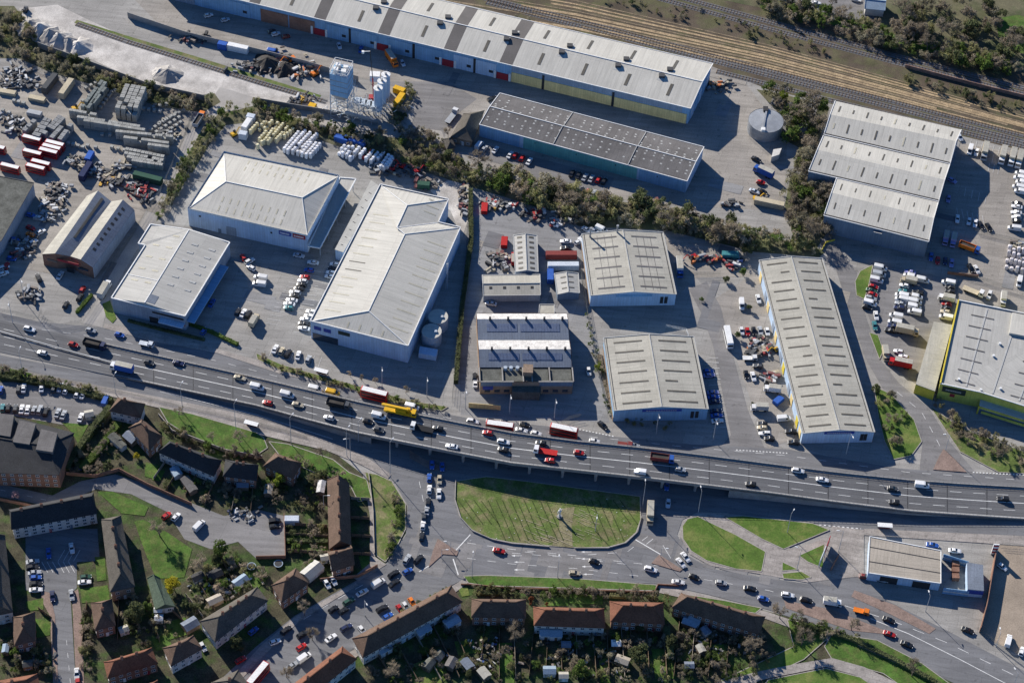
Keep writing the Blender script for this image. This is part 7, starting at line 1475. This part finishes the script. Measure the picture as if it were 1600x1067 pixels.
# ---- containers, skips, portable cabins
def container(x, y, deg, L_, col, label, h=2.6, W_=2.45, name='container', roofc=None):
    p = P(x, y, h / 2); t = thing(name, label, name.replace('_', ' '), (p.x, p.y, .04), None, heading(x, y, deg)); b = MB(); b.box(-L_ / 2, L_ / 2, -W_ / 2, W_ / 2, .1, h); place('body', b.mesh('body', 'matt'), t, col=COLS[col])
    b = MB(); n = int(L_ / .6)
    for k in range(n): x_ = -L_ / 2 + (k + .3) * L_ / n; b.box(x_, x_ + .25, -W_ / 2 - .05, W_ / 2 + .05, .15, h - .1)
    o = place('corrugation', b.mesh('corrugation', 'matt'), t, col=COLS[col]); o['kind'] = 'stuff'
    b = MB(); b.box(-L_ / 2 + .1, L_ / 2 - .1, -W_ / 2 + .1, W_ / 2 - .1, h, h + .06); place('roof', b.mesh('roof', 'matt'), t, col=COLS[roofc or col])
    b = MB(); b.box(L_ / 2, L_ / 2 + .06, -W_ / 2 + .1, W_ / 2 - .1, .2, h - .15); place('door', b.mesh('door', 'matt'), t, col=COLS[roofc or col])
for x, y, d, L_, c, lb, h in ((877, 399, 0, 12, 'm', 'long faded red container above the small workshops', 2.6), (880, 416, 0, 12, 'a', 'long pale blue container below the faded red one', 2.6), (860, 432, 90, 6, 'b', 'blue container beside the blue grey workshop', 2.5), (231, 279, -14, 12, 'g', 'dark green container at the lane fence', 2.8), (134, 268, 58, 9, 'n', 'dark navy container in the machinery yard', 2.8),
        (78, 131, 52, 10, 'd', 'grey long shed container at the top of the block yard', 3.2), (104, 139, 55, 10, 't', 'pale long trailer in the block yard', 3.2), (12, 145, -10, 7, 't', 'pale flat trailer at the left edge of the block yard', 1.4), (58, 155, -12, 7, 't', 'tan flat trailer in the block yard', 1.4), (54, 178, -12, 6, 's', 'silver trailer in the block yard', 1.8), (140, 245, 60, 5, 'b', 'blue skip at the foot of the block yard', 2.0),
        (348, 72, -12, 4, 'b', 'blue ended cabin against the concrete wall', 3.0), (372, 76, -12, 9, 'w', 'white roofed cabin against the concrete wall', 3.0), (554, 222, -16, 9, 'b', 'blue rack of materials at the builders yard fence', 2.6), (534, 218, -16, 6, 'b', 'second blue rack at the builders yard fence', 2.6), (386, 196, 55, 6, 'w', 'white cabin at the end of the builders yard', 3.0), (392, 185, -12, 3.4, 'a', 'pale blue cabin at the builders yard corner', 3.0), (380, 212, -10, 3.2, 'a', 'pale cabin beside the yellow loader', 3.0),
        (662, 290, -5, 5, 'g', 'dark green skip behind the largest warehouse', 2.4), (757, 326, 85, 5, 'r', 'red skip with open top in the workshop yard', 1.8), (788, 379, 85, 5, 'r', 'red open skip beside the ribbed workshop', 1.8), (1141, 399, -2, 6.5, 'e', 'teal green skip at the trade gate', 2.4), (624, 142, -20, 5, 'y', 'yellow tank box beside the white silos', 2.6), (624, 157, 55, 7, 'y', 'yellow brown container beside the hedge curve', 2.8),
        (488, 166, -15, 3, 'y', 'small yellow skip on the pale ground', 1.4), (1216, 626, 40, 4, 'b', 'bright blue covered pallet in the trade yard', 1.6), (456, 813, 0, 5, 'a', 'grey roofed shed at the top of the plots', 2.6)):
    if L_ > 1: container(x, y, d, L_, c, lb, h)
container(1202, 318, -12, 12, 't', 'long low building with square openings on its roof edge at the forecourt', 2.6)
fence([(1414, 106), (1470, 121), (1540, 139), (1640, 163)], 1.8, 'rust pink boundary wall along the top railway track', 'roof_rusty_wall', 'wall')
# ---- round tank
c = P(1197, 188, 5.8); t = thing('storage_tank', 'large round grey storage tank beside the wood', 'tank', (c.x, c.y, 0)); MB().cyl((c.x, c.y), 7.2, 0, 5.6, n=40).build('shell', 'steel', t); MB().cyl((c.x, c.y), 7.2, 5.6, 6.0, n=40, r2=.6).build('roof', 'steel', t)
for z in (1.8, 3.7, 5.5): MB().cyl((c.x, c.y), 7.3, z, z + .2, n=40, cap=False).build('hoop', 'steel', t)
b = MB(); b.box(c.x - 1, c.x + 1, c.y + 5, c.y + 7.6, 5.4, 6.6); b.build('valve_box', 'dark', t); MB().box(c.x - 2.2, c.x - .6, c.y - 7, c.y - 5.4, 5.4, 6.8).build('hatch', 'trim_white', t)
MB().bar((c.x - 1.5, c.y - 6, 6.0), (c.x + .3, c.y + 5.5, 6.1), .5).build('walkway', 'steel', t)
b = MB(); 
for s in (-.3, .3): b.bar((c.x - 6.2 + s, c.y - 5.2, 0), (c.x - 6.2 + s, c.y - 5.0, 6), .06)
b.build('ladder', 'steel', t)
tag(MB().prism([(p.x, p.y) for p in Wp([(1204, 254), (1216, 250), (1220, 240), (1207, 242)])], 0, 3).build('pump_hut', 'render'), 'small white hut between the round tank and the wood', 'hut')
# ---- concrete batching plant
t = thing('batching_plant', 'concrete batching plant with blue hopper tower on braced legs', 'batching plant', P(534, 178))
q = [P(x, y, 0) for x, y in ((517, 182), (544, 189), (553, 171), (526, 165))]
up = lambda v, z: Vector((v.x, v.y, z))
MB().hexa([up(v, 12) for v in q], [up(v, 23) for v in q]).build('hopper_house', 'wall_blue', t)
cc = sum(q, Vector()) / 4; MB().hexa([up(cc.lerp(v, .35), 8) for v in q], [up(cc.lerp(v, .98), 12) for v in q]).build('hopper_cone', 'steel', t)
for v in q: MB().bar(v, up(v, 12), .25).build('leg', 'galv', t)
b = MB()
for z in (2, 5, 8.5):
    for k in range(4): b.bar(up(q[k], z - 2), up(q[(k + 1) % 4], z + 2.5), .12); b.bar(up(q[k], z + 2), up(q[(k + 1) % 4], z + 2), .12)
b.build('bracing', 'galv', t)
for z in (14.5, 17.2, 20): b = MB(); [b.bar(up(q[k], z), up(q[(k + 1) % 4], z), .16) for k in range(4)]; b.build('cladding_rail', 'steel', t)
b = MB()
for z in (23.6, 24.3, 26):
    for k in range(4): b.bar(up(q[k], z), up(q[(k + 1) % 4], z), .1)
for k in range(4):
    for f in (0, .33, .66): v = q[k].lerp(q[(k + 1) % 4], f); b.bar(up(v, 23), up(v, 26), .1)
b.build('handrail', 'trim_white', t)
for k, (f, g_) in enumerate(((.25, .3), (.7, .3), (.25, .7), (.7, .7))): v = q[0].lerp(q[1], f).lerp(q[3].lerp(q[2], f), g_); MB().box(v.x - 1, v.x + 1, v.y - .9, v.y + .9, 23, 24.8).build('roof_filter', 'trim_white', t)
b = MB(); rr = random.Random(9)
for k in range(10): v0 = q[1].lerp(q[2], rr.random()) + Vector((1.5, 0, 0)); b.bar(up(v0, k * 1.7), up(v0 + Vector((0, 2, 0)), k * 1.7 + 1.7), .12)
b.build('stair', 'trim_white', t)
for i, (x, y) in enumerate(((591, 181), (597, 170), (603, 160))):
    c = P(x, y); s = thing('cement_silo', 'white cement silo beside the batching plant, %s' % ('nearest of three', 'middle of three', 'farthest of three')[i], 'silo', c, 'cement silos'); MB().cyl((c.x, c.y), 1.75, 4, 15, n=20).build('shell', 'wall_white_shade', s); MB().cyl((c.x, c.y), .5, 2, 4, n=16, r2=1.75).build('cone', 'wall_white_shade', s)
    MB().cyl((c.x, c.y), 1.9, 15, 15.25, n=20).build('deck', 'trim_white', s); MB().cyl((c.x, c.y), .5, 15.25, 16.1, n=8).build('filter', 'steel', s)
    for sx, sy in ((-1.2, -1.2), (1.2, -1.2), (1.2, 1.2), (-1.2, 1.2)): MB().bar((c.x + sx, c.y + sy, 0), (c.x + sx, c.y + sy, 5), .15).build('leg', 'galv', s)
    b = MB()
    for z in (0.4, 2.2):
        for (sx, sy), (ux, uy) in zip(((-1.2, -1.2), (1.2, -1.2), (1.2, 1.2), (-1.2, 1.2)), ((1.2, -1.2), (1.2, 1.2), (-1.2, 1.2), (-1.2, -1.2))): b.bar((c.x + sx, c.y + sy, z), (c.x + ux, c.y + uy, z + 2), .09)
    b.build('bracing', 'galv', s)
    b = MB(); [b.bar((c.x + 1.95 * math.cos(a_ * .7), c.y + 1.95 * math.sin(a_ * .7), 15.2), (c.x + 1.95 * math.cos(a_ * .7), c.y + 1.95 * math.sin(a_ * .7), 16.2), .05) for a_ in range(9)]; b.build('handrail', 'trim_white', s)
t = thing('conveyor', 'inclined conveyor running to the hopper tower', 'conveyor', P(566, 182)); p0, p1 = P(590, 190, 1.5), P(540, 176, 9); MB().bar(p0, p1, .8).build('belt_gallery', 'steel', t)
for f in (.2, .5, .8): v = p0.lerp(p1, f); MB().bar(up(v, 0), v, .14).build('trestle', 'galv', t)
t = thing('aggregate_bins', 'row of grey steel aggregate bins between tower and silos', 'bins', P(572, 176))
for k in range(4): v = P(560 + k * 8, 174 + k * 2); MB().hexa([v + Vector((x, y, 3)) for x, y in ((-.6, -.6), (.6, -.6), (.6, .6), (-.6, .6))], [v + Vector((x, y, 6)) for x, y in ((-1.4, -1.8), (1.4, -1.8), (1.4, 1.8), (-1.4, 1.8))]).build('bin', 'galv', t); MB().bar(v, v + Vector((0, 0, 3)), .3).build('leg', 'galv', t)
v = P(586, 132); tk = thing('control_cabin', 'white raised control cabin behind the silos', 'cabin', v); MB().box(v.x - 2, v.x + 2, v.y - 1.5, v.y + 1.5, 2.6, 5.6).build('cabin', 'wall_white_shade', tk); MB().box(v.x - 2.1, v.x + 2.1, v.y - 1.6, v.y + 1.6, 5.6, 5.8).build('roof', 'trim_white', tk)
for sx in (-1.6, 1.6): MB().bar((v.x + sx, v.y, 0), (v.x + sx, v.y, 2.6), .15).build('leg', 'galv', tk)
t = thing('crane', 'slim upright crane with red lower boom behind the silos', 'crane', P(584, 156)); v = P(584, 156); m_, e_ = v + Vector((-.4, .6, 11)), v + Vector((-1.5, 2.4, 24)); MB().bar(v + Vector((0, 0, 1.6)), m_, .4).build('lower_boom', 'red_sign', t); MB().bar(m_, e_, .22).build('upper_boom', 'dark', t); MB().box(v.x - 2, v.x + 3, v.y - 1.2, v.y + 1.2, .4, 1.8).build('carrier', 'red_sign', t); MB().bar(e_, e_ + Vector((-3, 0, -.4)), .15).build('jib', 'trim_white', t); MB().box(e_.x - 3.4, e_.x - 2.4, e_.y - .5, e_.y + .5, e_.z - 1.2, e_.z - .2).build('basket', 'trim_white', t)
b = MB(); rr = random.Random(12)
for k in range(230):
    x, y = rr.gauss(562, 24), 184 + rr.gauss(0, 4) ; v = P(x, y); z = rr.uniform(.2, 9); b.bar(v + Vector((0, 0, z)), v + Vector((rr.uniform(-2.5, 2.5), rr.uniform(-1, 1), rr.uniform(-1.5, 2.5) + z)) , rr.uniform(.05, .14))
o = b.build('pipework', 'trim_white'); tag(o, 'tangle of pale pipes and rails along the foot of the batching plant', 'pipework', None, 'stuff')
# ---- garden sheds, conservatories, garden fences
def shedlet(x, y, deg, L_, W_, h, mat, roof, label, name='garden_shed'):
    p = P(x, y); t = thing(name, label, name.replace('_', ' '), (p.x, p.y, .05), None, heading(x, y, deg)); b = MB(); b.box(-L_ / 2, L_ / 2, -W_ / 2, W_ / 2, 0, h); place('wall', b.mesh('wall', mat), t)
    b = MB(); o = .15; e0, e1, r_ = h, h, h + W_ * .22
    for s in (-1, 1): b.hexa([(-L_ / 2 - o, s * (W_ / 2 + o), e0), (L_ / 2 + o, s * (W_ / 2 + o), e0), (L_ / 2 + o, 0, r_), (-L_ / 2 - o, 0, r_)], [(-L_ / 2 - o, s * (W_ / 2 + o), e0 + .08), (L_ / 2 + o, s * (W_ / 2 + o), e0 + .08), (L_ / 2 + o, 0, r_ + .08), (-L_ / 2 - o, 0, r_ + .08)])
    place('roof', b.mesh('roof', roof), t); b = MB(); b.box(-.45, .45, -W_ / 2 - .04, -W_ / 2, .05, 1.85); place('door', b.mesh('door', 'trim_white' if mat == 'render' else 'fence_wood'), t)
SH = [(180, 690, -40, 4, 3, 'roof_felt', 'beside the square hipped house'), (206, 688, -40, 5, 4, 'roof_slate', 'with flat grey roof in the wedge of gardens'), (190, 700, -40, 3, 2.4, 'roof_felt', 'among the wedge garden paths'), (140, 652, 10, 3, 3, 'roof_cement', 'at the car park corner'), (296, 762, -55, 7, 3, 'roof_old', 'with long grey roof behind the dark terrace'), (276, 742, -60, 4, 3, 'roof_blue', 'with pale panels behind the dark terrace'),
      (380, 762, 0, 4, 3, 'roof_slate', 'behind the second dark terrace'), (420, 770, 80, 4, 2.6, 'roof_tan', 'with striped tan roof beside the pale green tree'), (502, 766, 80, 5, 2.6, 'roof_rust', 'at the head of the narrow terrace'), (488, 896, 40, 7, 4.5, 'roof_grey', 'with striped grey roof beside the bend house'), (508, 876, 10, 3, 2.5, 'roof_cement', 'at the end of the narrow terrace'), (310, 906, 25, 4, 3, 'tile_slate', 'dark roofed in the back gardens'),
      (336, 902, 25, 5, 3.4, 'tile_slate', 'largest dark one in the back gardens'), (340, 922, 30, 3, 2.4, 'fence_wood', 'small one in the back gardens'), (336, 942, 25, 5, 3, 'roof_tan', 'with slatted pale roof in the back gardens'), (376, 912, 35, 5, 3, 'roof_blue', 'with blue cover in the back gardens'), (248, 958, 0, 2.6, 2.2, 'trim_white', 'white topped beside the hall, upper'), (249, 970, 0, 2.6, 2.2, 'trim_white', 'white topped beside the hall, lower'),
      (298, 980, 30, 5, 4, 'roof_slate', 'beside the white fronted house'), (194, 988, 20, 3, 2.4, 'roof_cement', 'behind the cul-de-sac house'), (10, 1018, 80, 3, 2, 'roof_blue', 'at the bottom left gardens'), (44, 1042, 10, 3, 2.4, 'roof_felt', 'beside the round trampoline'), (670, 1042, 50, 4, 3, 'roof_felt', 'at the end of the longest terrace garden'), (705, 1040, 60, 4, 3, 'roof_old', 'dark one behind the longest terrace'),
      (730, 1042, -50, 4, 3, 'roof_slate', 'grey one in a row of garden sheds'), (756, 1056, -50, 4, 3, 'roof_cement', 'pale one at the bottom edge'), (686, 1028, 50, 3, 2.4, 'roof_felt', 'small one near the longest terrace'), (884, 1012, 0, 3, 2.4, 'roof_slate', 'behind the conservatory terrace'), (858, 1052, 0, 4, 3, 'roof_blue', 'at the bottom of the conservatory garden'), (880, 1060, 0, 3, 2.4, 'roof_cement', 'pale one at the bottom edge middle'),
      (972, 1036, -20, 4.5, 3, 'roof_tan', 'tan one behind the third terrace'), (962, 1010, 0, 3, 2.4, 'trim_white', 'white topped behind the third terrace'), (1102, 990, -50, 3, 2.4, 'roof_slate', 'behind the angled terrace, upper'), (1094, 1018, -60, 3, 2.4, 'roof_cement', 'behind the angled terrace, lower'), (1076, 1044, 0, 3, 2.4, 'roof_slate', 'at the bottom of the angled terrace gardens'), (1078, 976, -20, 5, 3.5, 'roof_blue', 'pale blue roofed against the angled terrace')]
for x, y, d, L_, W_, rm, lb in SH: shedlet(x, y, d, L_, W_, 2.1, 'fence_wood' if RND.random() < .6 else 'render', rm, 'garden shed ' + lb)
for x, y, d, L_, W_, lb in ((852, 992, 0, 4, 4, 'left of two behind the conservatory terrace'), (868, 993, 0, 4, 4, 'right of two behind the conservatory terrace'), (660, 988, 30, 5, 4, 'large one behind the longest terrace'), (706, 976, 30, 5, 3.6, 'right hand one behind the longest terrace'), (632, 996, 30, 4, 3, 'small one behind the longest terrace'), (600, 1018, 30, 4.5, 3.4, 'left hand one behind the longest terrace'), (1084, 974, -20, 4, 3.4, 'white ribbed behind the angled terrace')):
    shedlet(x, y, d, L_, W_, 2.4, 'trim_white', 'roof_blue', 'pale blue roofed conservatory, ' + lb, 'conservatory')
GF = [('behind the short brown terrace', [(758, 970, 752, 1030), (780, 970, 780, 1060), (802, 970, 806, 1062)]), ('behind the conservatory terrace', [(834, 985, 826, 1060), (856, 988, 852, 1060), (876, 990, 878, 1062), (900, 990, 902, 1062), (926, 990, 932, 1062), (948, 988, 952, 1064)]), ('behind the third terrace', [(970, 980, 976, 1060), (984, 982, 988, 1030), (1010, 984, 1014, 1050), (1036, 984, 1042, 1060)]),
      ('behind the angled terrace', [(1062, 965, 1052, 1060), (1086, 972, 1078, 1060), (1112, 982, 1106, 1060), (1140, 990, 1134, 1050)]), ('behind the longest terrace', [(590, 1024, 620, 1070), (620, 1008, 656, 1070), (650, 994, 690, 1064), (676, 978, 718, 1060), (700, 964, 738, 1050)]), ('in the long back gardens', [(318, 966, 290, 930), (336, 954, 306, 905), (354, 942, 324, 890), (374, 930, 346, 874), (394, 920, 372, 880)]),
      ('in the plots left of the narrow terrace', [(446, 836, 512, 840), (448, 862, 514, 866), (446, 820, 512, 824)]), ('in the plots right of the narrow terrace', [(548, 780, 578, 782), (548, 810, 578, 812), (549, 838, 580, 840), (550, 866, 580, 868)]), ('behind the dark terraces', [(262, 718, 240, 750), (284, 728, 262, 764), (310, 738, 290, 776), (338, 746, 320, 790), (372, 752, 362, 800), (396, 754, 392, 800)]), ('by the cul-de-sac', [(136, 942, 128, 1010), (186, 930, 184, 1000), (60, 952, 82, 968), (82, 970, 82, 1010)]), ('round the hall', [(262, 948, 300, 985), (250, 1005, 240, 970)])]
for ph, L_ in GF:
    L_ = sorted(L_, key=lambda r: r[0] + r[2])
    for i, (x0, y0, x1, y1) in enumerate(L_): fence([(x0, y0), (x1, y1)], 1.7, 'wooden garden fence %s, %s from the left' % (ph, ORD[i]), 'fence_pale' if (i * 7 + len(ph)) % 4 == 0 else 'fence_wood', 'panel', 2.4, 'garden fence', 'garden_fence')
for x, y, lb in ((44, 1042, 'round blue trampoline in the bottom left garden'), (435, 882, 'round grey ringed trampoline by the turning head'), (393, 886, 'round dark trampoline on the small lawn')):
    p = P(x, y); t = thing('trampoline', lb, 'trampoline', p); MB().cyl((p.x, p.y), 1.6, .7, .78, n=18).build('ring', 'roof_blue', t); MB().cyl((p.x, p.y), 1.3, .78, .8, n=18).build('mat', 'dark', t)
    for k in range(5): a_ = k * 1.257; MB().bar((p.x + 1.5 * math.cos(a_), p.y + 1.5 * math.sin(a_), 0), (p.x + 1.5 * math.cos(a_), p.y + 1.5 * math.sin(a_), .7), .05).build('leg', 'steel', t)
